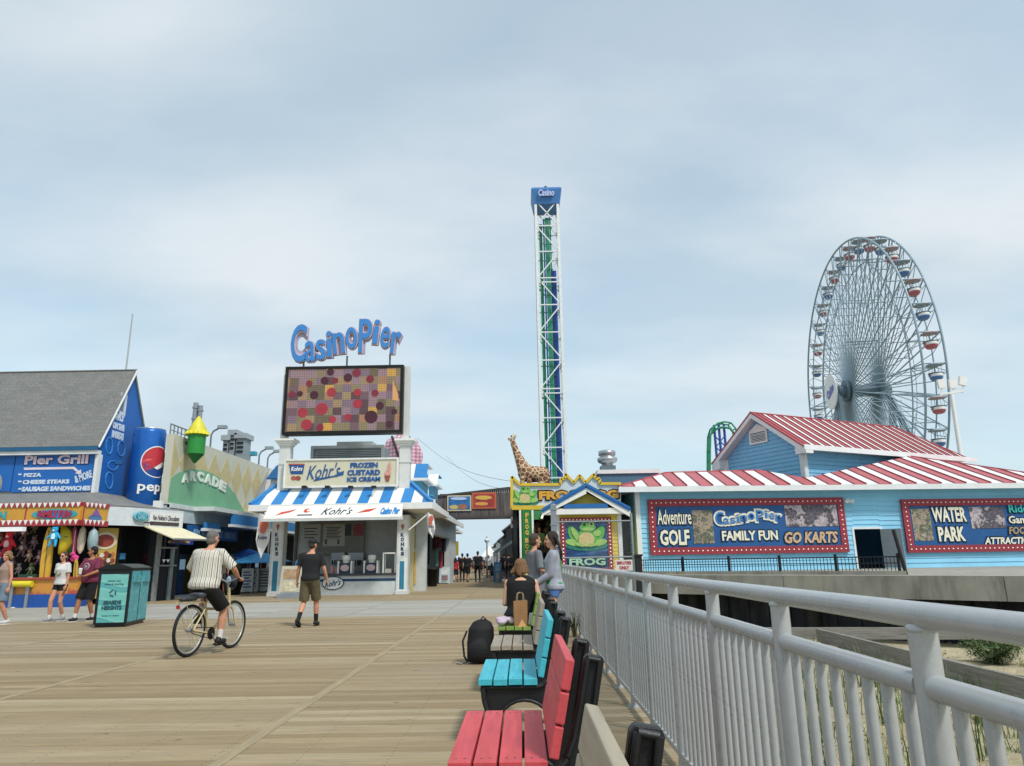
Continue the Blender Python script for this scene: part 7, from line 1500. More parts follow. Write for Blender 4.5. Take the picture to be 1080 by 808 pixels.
# ================================================================= PEOPLE
SKINS = {'a': M('#c48e72', .55, var=.06, scale=6), 'b': M('#a8714f', .55, var=.06, scale=6), 'c': M('#d0a084', .55, var=.06, scale=6), 'd': M('#6f4a38', .55, var=.06)}
Vc = Vector
def ik(a, t, l1, l2, pole):
    d = t-a; L_ = d.length; L2 = min(L_, l1+l2-.004); u = d.normalized(); x = (l1*l1-l2*l2+L2*L2)/(2*L2); h = math.sqrt(max(0, l1*l1-x*x))
    p = Vc(pole)-u*Vc(pole).dot(u); p = p.normalized() if p.length > 1e-5 else Vc((0, 1, 0)); return a+u*x+p*h, a+u*L2
TORSO = {'m': [(-.10, .10, .085, 0), (-.04, .155, .11, 0), (.06, .165, .118, 0), (.22, .15, .108, .01), (.5, .165, .115, .01), (.78, .19, .12, .005), (.92, .175, .1, 0), (1.0, .12, .075, 0), (1.06, .065, .06, 0)],
         'f': [(-.10, .10, .09, 0), (-.04, .165, .118, -.005), (.06, .17, .12, -.005), (.26, .128, .095, .008), (.5, .14, .102, .015), (.72, .15, .118, .025), (.90, .15, .088, 0), (1.0, .10, .068, 0), (1.06, .055, .053, 0)]}
def person(label, loc, rz, H=1.75, sex='m', skin='a', girth=1.0, belly=0.0, lean=0.0, pelvis=None, ank=None, hands=None, kpole=((.1, 1, 0), (-.1, 1, 0)), epole=((.5, -1, -.3), (-.5, -1, -.3)),
           head=(0, 0), hair=('short', '#2a2019'), top=None, bottom=None, shoes='#1a1a1c', socks=None, vox=.011, group=None, cap=None, extra=None, footdir=(0, 0), cat='person', toe=(0, 0), name='person'):
    """built facing +y; positions are for a 1.75 m body and scale with H. head = (turn, nod)"""
    k = H/1.75; t = thing(name, label, cat, group, loc=loc, rz=rz); sk = MB(); fem = sex == 'f'
    pel = Vc(pelvis or (0, 0, .93)); q = Matrix.Rotation(-lean, 3, 'X').to_quaternion(); up = q @ Vc((0, 0, 1)); SL = .52
    sp = lambda s, x=0, y=0: pel+up*(s*SL)+q @ Vc((x, y, 0))
    T = TORSO[sex]
    def torso(mb, s0, s1, inf, flare=0):
        R_ = []; 
        ss = [r for r in T if s0 <= r[0] <= s1]
        def itp(s):
            for a, b in zip(T[:-1], T[1:]):
                if a[0] <= s <= b[0]: f = (s-a[0])/(b[0]-a[0]); return tuple(a[i]+(b[i]-a[i])*f for i in range(4))
            return T[0] if s < T[0][0] else T[-1]
        pts = sorted(set([s0, s1]+[r[0] for r in ss]+[s0+(s1-s0)*i/6 for i in range(7)]))
        for s in pts:
            r = itp(s); bl = belly*max(0, 1-abs(s-.3)/.45); fl = flare*max(0, (.35-s))
            R_.append((sp(s, 0, r[3]+bl*.5), r[1]*girth+inf+fl+bl*.55, r[2]*girth+inf+fl*.7+bl*.6, q))
        mb.loft([(c*k, a*k, b*k, q_) for c, a, b, q_ in R_], 24)
    sw = .185 if not fem else .16; sw *= (1+(girth-1)*.6); hipx = .09*(1+(girth-1)*.5)
    sh = [sp(.93, s*sw, 0) for s in (1, -1)]; hp = [pel+Vc((s*hipx, 0, -.02)) for s in (1, -1)]
    ank = ank or ((.1, .0, .09), (-.1, .0, .09)); hands = hands or ((.27, .06, .80), (-.27, .06, .80))
    knees, anks, elbs, wrs = [], [], [], []
    for i in (0, 1):
        kn, an = ik(hp[i], Vc(ank[i]), .43, .42, kpole[i]); knees.append(kn); anks.append(an)
        el, wr = ik(sh[i], Vc(hands[i]), .285, .25, epole[i]); elbs.append(el); wrs.append(wr)
    C = lambda mb, a, b, r0, r1, n=12: mb.cap(a*k, b*k, r0*k, r1*k, n)
    g2 = 1+(girth-1)*.55; af = .88 if fem else 1.0
    torso(sk, -.10, 1.06, 0)
    nk0, nk1 = sp(1.0), sp(1.16, 0, .015); C(sk, nk0, nk1, .057*af, .05*af)
    # head
    hq = (Matrix.Rotation(head[0], 3, 'Z') @ Matrix.Rotation(-head[1], 3, 'X')).to_quaternion(); hc = nk1+Vc((0, .012, .105))
    h = lambda x, y, z: (hc+hq @ Vc((x, y, z)))
    E = lambda mb, c, r, n=14: mb.ell(c*k, tuple(x*k for x in r), n, 0, hq)
    E(sk, h(0, -.008, .025), (.076, .094, .092), 20); E(sk, h(0, .022, -.038), (.058, .066, .078), 16); E(sk, h(0, .06, -.098), (.026, .022, .022), 10)
    sk.cap(h(0, .088, .01)*k, h(0, .108, -.028)*k, .0095*k, .0155*k, 8); E(sk, h(0, .083, -.066), (.026, .012, .008), 8); E(sk, h(0, .083, -.078), (.022, .011, .008), 8)
    E(sk, h(0, .078, .035), (.052, .016, .012), 10)
    for s in (1, -1): E(sk, h(s*.077, -.005, -.012), (.012, .022, .034), 8); E(sk, h(s*.04, .058, -.03), (.024, .026, .022), 8)
    for i, s in ((0, 1), (1, -1)):
        C(sk, sp(.95, s*sw*.55), sh[i], .05*g2, .052*g2*af); C(sk, sh[i], elbs[i], .049*g2*af, .037*g2*af); C(sk, elbs[i], elbs[i].lerp(wrs[i], .35), .037*g2*af, .037*g2*af); C(sk, elbs[i].lerp(wrs[i], .35), wrs[i], .037*g2*af, .025*af)
        C(sk, hp[i]+Vc((0, 0, .02)), knees[i], .083*g2, .054*g2); C(sk, knees[i], knees[i].lerp(anks[i], .35), .052*g2, .055*g2); C(sk, knees[i].lerp(anks[i], .35), anks[i], .055*g2, .034)
        # hand: palm, four fingers, thumb
        d = (wrs[i]-elbs[i]).normalized(); side = Vc((0, 1, 0)) if abs(d.y) < .8 else Vc((s*1.0, 0, 0)); side = (side-d*side.dot(d)).normalized(); nn = d.cross(side)*s
        pc = wrs[i]+d*.05; C(sk, wrs[i]+d*.012, pc+d*.02, .024*af, .022*af); C(sk, pc+side*.02, pc+side*.018+d*.02, .019*af, .016); C(sk, pc-side*.02, pc-side*.018+d*.02, .019*af, .016)
        for j, (o_, ln) in enumerate(((.029, .062), (.010, .072), (-.010, .067), (-.028, .052))):
            b0 = wrs[i]+d*.075+side*o_; b1 = b0+d*ln*.55-nn*ln*.15; b2 = b1+d*ln*.38-nn*ln*.38; C(sk, b0, b1, .0098, .0092, 8); C(sk, b1, b2, .0092, .0085, 8)
        tb = wrs[i]+d*.03+side*.028; t1 = tb+side*.022+d*.028-nn*.01; C(sk, tb, t1, .013, .011, 8); C(sk, t1, t1+d*.03+side*.004-nn*.008, .011, .0095, 8)
        fd = Vc((math.sin(footdir[i]), math.cos(footdir[i]), 0)); tz = toe[i]
        fdv = (fd+Vc((0, 0, -tz))).normalized(); heel = anks[i]-fdv*.045+Vc((0, 0, -.045)); tp = anks[i]+fdv*.155+Vc((0, 0, -.058))
        if shoes is None: C(sk, heel, tp, .035, .028)
        else: C(sk, anks[i], heel, .034, .034)
    body = remesh(sk, 'body', SKINS[skin], vox*k if vox > .01 else vox, 2, t)
    ev = MB()
    for s in (1, -1): E(ev, h(s*.03, .081, .008), (.012, .008, .0075), 8)
    ev.build('eye', M('#1c1512', .3), t)
    gv = max(vox, .011)
    if shoes:
        m = MB(); so = MB()
        for i, s in ((0, 1), (1, -1)):
            fd = Vc((math.sin(footdir[i]), math.cos(footdir[i]), 0)); tz = toe[i]; fdv = (fd+Vc((0, 0, -tz))).normalized(); dn = Vc((0, 0, -1)); dn = (dn-fdv*dn.dot(fdv)).normalized()
            mm = MB(); a = anks[i]+dn*.035-fdv*.04; b = anks[i]+dn*.045+fdv*.13; side = fdv.cross(dn)
            mm.cap(a*k, (anks[i]+dn*.04+fdv*.03)*k, .043*k, .042*k, 12); mm.cap((anks[i]+dn*.045+fdv*.03)*k, b*k, .041*k, .034*k, 12); mm.cap((anks[i]+Vc((0, 0, .01)))*k, a*k, .04*k, .042*k, 12)
            o = remesh(mm, 'shoe', M(shoes, .6), .011*k, 2, t)
            ss = MB(); f = []
            for j in range(16): th = 2*math.pi*j/16; c_ = anks[i]+dn*.078+fdv*(.048+.135*math.cos(th))+side*(.043*math.sin(th)*(1.0 if math.cos(th) > 0 else .85)); f.append(c_)
            ss.add([c_*k for c_ in f]+[(c_+dn*.02)*k for c_ in f], [list(range(16)), list(range(31, 15, -1))]+[(j, 16+j, 16+(j+1) % 16, (j+1) % 16) for j in range(16)]); ss.build('sole', M('#d5d5d2' if shoes in ('#8a8d90', '#c9c9c9', '#24262a') else '#1a1a1a', .6), o)
    if socks:
        m = MB()
        for i in (0, 1): m.cap(anks[i]*k, anks[i].lerp(knees[i], socks[1])*k, .042*k, (.04+.02*socks[1])*k, 12)
        remesh(m, 'socks', M(socks[0], .8), gv, 2, t)
    if bottom:
        kind, mt, frac = bottom; m = MB(); torso(m, -.14, .16, .016)
        for i, s in ((0, 1), (1, -1)):
            if frac <= 1: e_ = hp[i].lerp(knees[i], frac); m.cyl((hp[i]+Vc((0, 0, .02)))*k, e_*k, .102*g2*k, (.086+.012*(kind == 'loose'))*g2*k, 16); m.ell(hp[i]*k, .1*g2*k, 14); m.cyl(e_*k, (e_+(knees[i]-hp[i]).normalized()*.01)*k, (.086+.012*(kind == 'loose'))*g2*k, n=16)
            else: m.cap(hp[i]*k, knees[i]*k, .098*g2*k, .068*g2*k, 14); e_ = knees[i].lerp(anks[i], frac-1); m.cap(knees[i]*k, e_*k, .068*g2*k, .05*k, 14)
        remesh(m, 'trousers' if frac > 1 else 'shorts', mt, gv, 3, t)
    if top:
        kind, mt, slv, hem = top; m = MB(); inf = {'tee': .018, 'hoodie': .024, 'tank': .016, 'dress': .018, 'loose': .026}[kind]
        torso(m, hem, .985 if kind != 'tank' else .965, inf, .07 if kind in ('loose', 'dress') else .03)
        if kind == 'tank':
            for s in (1, -1): m.cap(sp(.91, s*sw*.8, 0)*k, sp(1.01, s*sw*.3, 0)*k, .066*g2*k, .062*g2*k); m.cap(sp(.86, s*sw*.5, .05)*k, sp(1.0, s*sw*.5, .01)*k, .03*k, .026*k); m.cap(sp(.86, s*sw*.5, -.06)*k, sp(1.0, s*sw*.5, -.01)*k, .03*k, .026*k)
        for i, s in ((0, 1), (1, -1)):
            if slv > 0: C(m, sp(.95, s*sw*.5), sh[i], .06*g2, (.058+inf*.35)*g2)
            if 0 < slv <= 1: e_ = sh[i].lerp(elbs[i], slv); m.ell(sh[i]*k, .064*g2*k, 12); m.cyl(sh[i]*k, e_*k, .06*g2*k, (.056+inf*.7)*g2*k, 14)
            if slv > 1: C(m, sh[i], elbs[i], .062*g2+inf*.3, .052*g2+inf*.3); C(m, elbs[i], elbs[i].lerp(wrs[i], slv-1), .052*g2+inf*.3, .036+inf*.4)
        if kind == 'hoodie': m.ell(sp(1.02, 0, -.075)*k, (.1*k, .07*k, .075*k), 14); m.cap(sp(.99, -.06, .03)*k, sp(.99, .06, .03)*k, .045*k, .045*k)
        if kind == 'dress' and bottom is None:
            bt = pel.z+hem*0; m.loft([((pel+Vc((0, 0, .05)))*k, .19*girth*k, .14*girth*k, None), ((pel+Vc((0, .0, -.2)))*k, .23*girth*k, .18*girth*k, None), (Vc((pel.x, pel.y, extra[1] if extra else .5))*k, .26*girth*k, .22*girth*k, None)], 24)
        remesh(m, 'dress' if kind == 'dress' else 'shirt', mt, gv, 3, t)
    if hair:
        kind, hc_ = hair; m = MB(); HM = M(hc_, .6, var=.35, scale=22, bump=.5, stretch=(3, 3, .6))
        if kind == 'short': E(m, h(0, -.022, .036), (.083, .094, .093), 18); E(m, h(0, -.045, -.015), (.074, .07, .08), 14)
        elif kind == 'buzz': E(m, h(0, -.016, .029), (.0785, .092, .0905), 18); E(m, h(0, -.034, -.03), (.073, .068, .066), 14)
        elif kind == 'bob':
            E(m, h(0, -.018, .034), (.094, .102, .098), 18); 
            for j in range(16):
                a = math.pi*(.98+1.04*j/15) if False else math.pi*1.5+(j-7.5)*.2; x, y = math.cos(a)*.085, math.sin(a)*.088-.0; m.cap(h(x, y, .0)*k, (h(x*1.2, y*1.15, -.085)+Vc((random.gauss(0, .014), random.gauss(0, .014), random.gauss(0, .02))))*k, .028*k, .022*k, 8)
        elif kind in ('long', 'pony'):
            E(m, h(0, -.02, .036), (.086, .096, .094), 18); E(m, h(0, -.05, -.01), (.078, .06, .08), 14)
            if kind == 'long':
                for j in range(11): x = (j-5)*.016; m.path([h(x*1.0, -.075, .03)*k, h(x*1.25, -.095, -.06)*k, (h(x*1.3, -.10, -.06)+Vc((0, -.035, -.12)))*k, (h(x*1.2, -.09, -.06)+Vc((0, -.05, -.27+abs(x)*.5)))*k], [.022*k, .024*k, .022*k, .008*k], 8)
                for s in (1, -1): m.path([h(s*.07, .02, .05)*k, h(s*.083, -.01, -.03)*k, h(s*.075, -.05, -.1)*k], [.015*k, .018*k, .016*k], 8)
            else: m.path([h(0, -.1, .04)*k, h(0, -.14, .0)*k, h(0, -.135, -.1)*k, h(0, -.11, -.2)*k], [.022*k, .03*k, .026*k, .008*k], 10)
        # keep the face clear
        o = remesh(m, 'hair', HM, max(.008, vox*.8), 1, t)
    if cap:
        m = MB(); E(m, h(0, -.012, .05), (.09, .102, .08), 18); m.prism(Fr(h(0, .0, .045)*k, hq @ Vc((1, 0, 0)), hq @ Vc((0, 1, 0))), [(.07*k*math.cos(a_), (.06+.11*math.sin(a_))*k) for a_ in [math.pi*j/10 for j in range(11)]], -.008*k, .008*k)
        remesh(m, 'cap', M(cap, .7), .009, 1, t)
    return t, dict(h=h, k=k, sp=sp, wr=wrs, el=elbs, an=anks, kn=knees, sh=sh, hq=hq, E=E)
def cloth(hexc, v=.16): return M(hexc, .85, var=v, scale=5, bump=.25, bscale=14)
def stripes_fn(t, co, b):
    x = nmath(t, 'ADD', t_sep(t, co, 0), nmath(t, 'MULTIPLY', t_sep(t, co, 1), .25)); a = nmath(t, 'FRACT', nmath(t, 'MULTIPLY', x, 15)); c = nramp(t, a, [(0, '#6f6a64'), (.18, '#d5d0c2'), (.42, '#8e8981'), (.5, '#d9d5c8'), (.66, '#3f3e42'), (.74, '#d5d0c2')], True); t.links.new(c, b.inputs['Base Color'])
def hoodfn(t, co, b):
    x, y, z = (t_sep(t, co, i) for i in range(3)); n = nnoise(t, co, 10, 5)
    w_ = nmath(t, 'SINE', nmath(t, 'ADD', nmath(t, 'ADD', nmath(t, 'MULTIPLY', x, 24), nmath(t, 'MULTIPLY', y, 30)), nmath(t, 'MULTIPLY', z, 9))); inz = nmath(t, 'MULTIPLY', nmath(t, 'GREATER_THAN', z, .94), nmath(t, 'LESS_THAN', nmath(t, 'ADD', z, nmath(t, 'MULTIPLY', nmath(t, 'ABSOLUTE', x), 1.2)), 1.34))
    m_ = nmath(t, 'MULTIPLY', nmath(t, 'MULTIPLY', nmath(t, 'GREATER_THAN', w_, -.1), inz), nmath(t, 'GREATER_THAN', nmath(t, 'ABSOLUTE', nmath(t, 'SUBTRACT', y, .0)), .045))
    m_ = nmath(t, 'MULTIPLY', m_, nmath(t, 'LESS_THAN', nmath(t, 'ABSOLUTE', x), .15))
    t.links.new(nmix(t, m_, nramp(t, n, [(.3, '#8d909b'), (.7, '#a8abb5')]), '#1f8a4a'), b.inputs['Base Color'])
HOOD = nodemat('hoodie_cloth', hoodfn, .9)
STRIPED = nodemat('striped_shirt', stripes_fn, .85)
def gpos(x, y, z=0): p = G(x, y, z); return (p.x, p.y, z)
# ---- man walking away, black t-shirt
person('man walking away in black t-shirt, black cap, olive cargo shorts and black socks', gpos(324.5, 661), R(-6), 1.78, 'm', 'a', 1.08, lean=.04, ank=((.09, .20, .09), (-.12, -.22, .15)), hands=((.30, .16, .92), (-.33, .10, .86)), head=(-.25, .08), hair=('buzz', '#3a2f28'), top=('tee', cloth('#1d1f22'), .75, -.05), bottom=('loose', M('#5f5740', .85, var=.35, scale=9), .92), shoes='#141416', socks=('#17181a', .42), vox=.011, cap='#17181b', toe=(.0, .5))
# ---- woman in white tee, man in maroon
pw_, iw = person('woman in white printed t-shirt, black shorts and sunglasses walking past the game stall', gpos(59, 655.5), R(170), 1.64, 'f', 'a', .98, ank=((.09, .14, .09), (-.07, -.12, .10)), hands=((.24, -.02, .82), (-.25, .10, .83)), head=(.1, .05), hair=('pony', '#4a3426'), top=('tee', cloth('#cfcfcc'), .7, -.02), bottom=('tight', cloth('#17171a'), .32), shoes='#8a8d90', socks=('#d8d8d5', .18), vox=.011)
m = MB(); iw['E'](m, iw['h'](.032, .086, .012), (.028, .012, .02)); iw['E'](m, iw['h'](-.032, .086, .012), (.028, .012, .02)); m.build('sunglasses', BLACK, pw_)
fr_p = lambda inf, kk_: Fr(inf['sp'](.0)*kk_, (-1, 0, 0)) 
def print_on(t, inf, y, z0, pts, mat, side=1, name='print'):
    f = Fr((0, y*side*inf['k'], z0*inf['k']), (-side, 0, 0)); m = MB()
    for (u0, u1, v0, v1) in pts: m.rect(f, u0, u1, v0, v1, -.012, .004)
    return m.build(name, mat, t)
print_on(pw_, iw, .138, 1.22, [(-.07, -.03, 0, .05), (.0, .05, .02, .06), (-.05, .06, -.06, -.03), (-.02, .02, .08, .1), (.03, .07, -.02, .0)], M('#8a8265', .7))
pm_, im = person('man in maroon t-shirt and black shorts holding a white cup', gpos(90, 655), R(165), 1.76, 'm', 'b', 1.1, belly=.02, ank=((.11, .22, .09), (-.08, -.10, .09)), hands=((.06, .28, 1.10), (-.10, .26, 1.06)), epole=((1, -.5, -.3), (-1, -.5, -.3)), head=(-.9, .1), hair=('short', '#15110f'), top=('loose', cloth('#6f2a42'), .85, -.08), bottom=('loose', cloth('#141416'), .95), shoes='#24262a', socks=('#d0d0ce', .2), vox=.011)
m = MB(); f = Fr((0, .165, 1.26), (-1, 0, 0)); ellipse(m, f, 0, .03, .085, .08, -.02, .008, 0, 20); ellipse(m, f, 0, .03, .065, .06, .008, .012, 1, 20); m.rect(f, -.03, .03, .0, .05, .012, .016); m.build('print', [M('#b9a9ae', .7), M('#6f2a42', .8)], pm_)
c = Vc(gpos(90, 655)); fwd = Vc((-math.sin(R(165)), math.cos(R(165)), 0)); cp_ = c+fwd*.33+Vc((0, 0, 1.12)); tcup = thing('paper_cup', 'white paper cup held by the man in the maroon t-shirt', 'cup'); MB().lathe(cp_-Vc((0, 0, .06)), [(.03, 0), (.042, .16)], 16).build('cup', M('#dcd8cf', .5), tcup); MB().lathe(cp_+Vc((0, 0, .1)), [(.044, 0), (.044, .01), (.036, .03)], 16).build('lid', WHITE, tcup)
person('woman at the left edge in a beige sleeveless top and denim skirt', gpos(-2, 659), R(150), 1.66, 'f', 'a', 1.12, ank=((.08, .12, .09), (-.08, -.14, .10)), hands=((.30, .10, .88), (-.26, .0, .86)), head=(.3, .05), hair=('bob', '#8a6a4a'), top=('tank', cloth('#9c8378'), 0, .1), bottom=('loose', cloth('#6f8190'), .8), shoes='#c9c9c9', vox=.011)
p_ = G(4, 655); MB().ell((p_.x+.0, p_.y-.35, .92), (.15, .07, .13), 12).path([(p_.x-.1, p_.y-.35, 1.0), (p_.x-.18, p_.y-.3, 1.3), (p_.x-.16, p_.y-.28, 1.38)], .01, 6).build('handbag', M('#17181b', .5), label='dark handbag on the hip of the woman at the left edge', cat='handbag')
# ---- customer in light blue at the kiosk
person('customer with dark hair in a light blue shirt standing at the kiosk counter', (P(311, 600, 28.6).x+.1, 28.9, 0), R(-20), 1.66, 'f', 'b', 1.0, hands=((.16, .3, 1.1), (-.2, .28, 1.08)), hair=('pony', '#17120f'), top=('tee', cloth('#5f9bc8'), .6, -.1), bottom=('tight', cloth('#3a4a5a'), 1.9), vox=.014)
# ---- cyclist and bicycle
ga, gb_ = G(197, 692), G(243.5, 684.5); mid = (ga+gb_)/2; dv = (gb_-ga); dv.z = 0; brz = -R(11)
bt = thing('bicycle', 'cream cruiser bicycle with black tyres and rear rack, ridden by the striped shirt man', 'bicycle', loc=(mid.x, mid.y, 0), rz=brz)
WBh, WR = .53, .36; CRM = M('#cbb98e', .4, var=.08); RUB = M('#141416', .7); RIMM = M('#b9b6ac', .35, metal=.5); f_yz = lambda y, z: Vc((0, y, z))
def wheel(yc):
    wl_ = bpy.data.objects.new('wheel', None); COL.objects.link(wl_); wl_.parent = bt; wl_.location = (0, yc, WR)
    m = MB(); m.path([(0, (WR-.02)*math.cos(a), (WR-.02)*math.sin(a)) for a in [2*math.pi*i/40 for i in range(40)]], .023, 8, closed=True); m.build('tyre', RUB, wl_)
    m = MB(); m.path([(0, (WR-.05)*math.cos(a), (WR-.05)*math.sin(a)) for a in [2*math.pi*i/40 for i in range(40)]], .014, 6, closed=True); m.build('rim', RIMM, wl_)
    m = MB(); 
    for i in range(28): a = 2*math.pi*i/28; s = .03*(1 if i % 2 else -1); m.cyl((s, .02*math.cos(a+1), .02*math.sin(a+1)), (0, (WR-.05)*math.cos(a), (WR-.05)*math.sin(a)), .0016, n=3, caps=False)
    m.build('spokes', METAL, wl_)['kind'] = 'stuff'; MB().cyl((-.05, 0, 0), (.05, 0, 0), .025, n=12).build('hub', METAL, wl_)
wheel(-WBh); wheel(WBh)
bb_, st_, hd, hd2 = f_yz(-.08, .28), f_yz(-.22, .74), f_yz(.36, .86), f_yz(.41, .66)
m = MB(); cyl = m.cyl; cyl(bb_, st_, .019, n=10); m.path([st_+Vc((0, .02, -.1)), f_yz(.08, .62), hd2+Vc((0, -.01, .05))], .021, 10); m.path([bb_, f_yz(.12, .38), hd2], .024, 10); cyl(hd+Vc((0, 0, .06)), hd2-Vc((0, -.01, .04)), .024, n=10)
for s in (-1, 1): cyl(bb_+Vc((s*.03, 0, 0)), f_yz(-WBh, WR)+Vc((s*.06, 0, 0)), .012, n=8); cyl(st_+Vc((s*.02, .01, -.08)), f_yz(-WBh, WR)+Vc((s*.06, 0, 0)), .011, n=8)
m.build('frame', CRM, bt); m = MB()
for s in (-1, 1): m.path([hd2+Vc((s*.03, .01, -.03)), f_yz(.46, .56)+Vc((s*.05, 0, 0)), f_yz(WBh, WR)+Vc((s*.055, 0, 0))], [.017, .015, .011], 8)
m.build('fork', CRM, bt)
m = MB(); m.cyl(hd, f_yz(.33, 1.0), .014, n=8)
for s in (-1, 1): m.path([f_yz(.33, 1.0), Vc((s*.15, .34, 1.06)), Vc((s*.3, .26, 1.07)), Vc((s*.33, .12, 1.05))], .012, 8)
m.build('handlebar', METAL, bt); m = MB()
for s in (-1, 1): m.cyl(Vc((s*.315, .2, 1.06)), Vc((s*.335, .08, 1.045)), .018, n=8)
m.build('grip', BLACK, bt)
m = MB(); m.loft([(f_yz(-.42, .80), .10, .03, None), (f_yz(-.38, .86), .13, .14, None), (f_yz(-.30, .885), .10, .16, None), (f_yz(-.26, .89), .05, .14, None)], 16); m.cyl(st_, st_+Vc((0, -.03, .1)), .014); m.build('saddle', M('#3c3f44', .4), bt)
m = MB(); 
for s in (-1, 1): m.path([f_yz(-.3, .74)+Vc((s*.06, 0, 0)), f_yz(-.82, .76)+Vc((s*.06, 0, 0))], .006, 6); m.cyl(f_yz(-.75, .76)+Vc((s*.06, 0, 0)), f_yz(-WBh, WR)+Vc((s*.07, 0, 0)), .005, n=6)
for y in (-.4, -.55, -.7, -.8): m.cyl(Vc((-.06, y, .755)), Vc((.06, y, .755)), .005, n=6)
m.build('rear_rack', CRM, bt); MB().loft([(f_yz(-.62, .77), .06, .16, None), (f_yz(-.62, .80), .09, .19, None), (f_yz(-.60, .83), .07, .17, None), (f_yz(-.6, .84), .03, .1, None)], 16).build('rack_pad', M('#2c2e32', .5), bt); MB().cyl(f_yz(-.84, .70), f_yz(-.83, .70), .03, n=12).build('rear_reflector', M('#a3262a', .3), bt)
m = MB(); m.cyl(bb_+Vc((.05, 0, 0)), bb_+Vc((.055, 0, 0)), .09, n=20); m.path([bb_+Vc((.05, .02, .085)), f_yz(-WBh, WR+.04)+Vc((.05, 0, 0)), f_yz(-WBh-.04, WR)+Vc((.05, 0, 0)), f_yz(-WBh, WR-.04)+Vc((.05, 0, 0)), bb_+Vc((.05, .02, -.085))], .006, 4, closed=True); m.build('chainring', BLACK, bt)
ca_ = Vc((.10, -.02, .13)); cb_ = Vc((-.10, -.14, .43)); m = MB(); m.cyl(bb_+Vc((.07, 0, 0)), ca_, .01, n=6); m.cyl(bb_+Vc((-.07, 0, 0)), cb_, .01, n=6); m.build('crank', METAL, bt); m = MB(); m.box(.09, .19, -.07, .03, .11, .135); m.build('pedal', BLACK, bt); MB().box(-.19, -.09, -.19, -.09, .42, .445).build('pedal', BLACK, bt)
m = MB(); m.ell(f_yz(.42, 1.0), (.1, .07, .12), 12); m.build('handlebar_bag', M('#1d2026', .6), bt); m = MB(); m.ell(Vc((.0, .345, 1.03)), (.045, .02, .07), 10); m.build('bottle', M('#8fa5b8', .4), bt)
cy_, ic = person('heavy grey haired man in striped shirt and black shorts riding the cream bicycle', (mid.x, mid.y, 0), brz, 1.80, 'm', 'a', 1.16, belly=.06, lean=.2, pelvis=(0, -.30, .93), ank=((.15, -.02, .20), (-.15, -.13, .52)), hands=((.31, .10, 1.05), (-.31, .10, 1.05)), kpole=((.25, 1, .2), (-.25, 1, .2)), epole=((1, -.4, -.6), (-1, -.4, -.6)), head=(-.15, .05), hair=('buzz', '#6f6a66'), top=('tee', STRIPED, .95, -.10), bottom=('loose', cloth('#121214'), .88), shoes='#17181b', socks=('#d3d0cc', .33), vox=.011, footdir=(0, 0), toe=(0, .15))
# ---- seated woman, bench 5 ; standing girl ; grey dress woman ; booth worker
SWx = -.02
sw_, isw = person('seated woman seen from behind in a black sleeveless top with wavy light brown hair', (-.03, 9.95, 0), R(-4), 1.66, 'f', 'c', 1.34, belly=.02, lean=.22, pelvis=(0, .0, .55), ank=((.14, .62, .10), (-.14, .60, .10)), hands=((.20, .30, .86), (-.20, .34, .72)), epole=((.35, -.5, -1), (-.2, -.3, -1)), head=(-.35, .15), hair=('bob', '#7d5a3c'), top=('tank', cloth('#0f1012', .1), 0, -.12), bottom=('tight', cloth('#101113', .1), 1.8), vox=.0085)
gg_, ig = person('girl standing in a light grey hooded sweatshirt with green pattern and blue shorts', (.45, 10.45, 0), R(84), 1.66, 'f', 'c', 1.0, ank=((.09, .03, .09), (-.09, -.05, .09)), hands=((.12, .26, 1.0), (-.13, .26, 1.0)), epole=((.1, -1, -.5), (-.1, -1, -.5)), head=(.05, .10), hair=('long', '#2c2019'), top=('hoodie', HOOD, 1.95, -.04), bottom=('tight', cloth('#5f83bd'), .22), shoes='#c9c9c9', vox=.0085)
person('woman in a plain grey dress standing behind the girl in the sweatshirt', (.20, 12.3, 0), R(-62), 1.70, 'f', 'a', 1.0, hands=((.2, .22, 1.05), (-.2, .2, 1.0)), hair=('short', '#4a3a30'), top=('dress', cloth('#6f7278'), .95, -.1), bottom=None, shoes='#24262a', vox=.011, extra=(0, .62))
p_ = P(569, 563, 33.8); person('attendant in a green shirt inside the dark game booth', (p_.x, 34.1, 1.05), R(175), 1.72, 'm', 'b', 1.05, hair=('short', '#2a1f18'), top=('tee', cloth('#5f7a4a'), .7, 0), bottom=('loose', cloth('#2a2d30'), 1.9), vox=.014)
MB().box(p_.x-.8, p_.x+.8, 33.75, 34.9, 0, 1.05).build('booth_platform', M('#3c4044', .8), label='raised dark platform under the booth attendant', cat='platform')
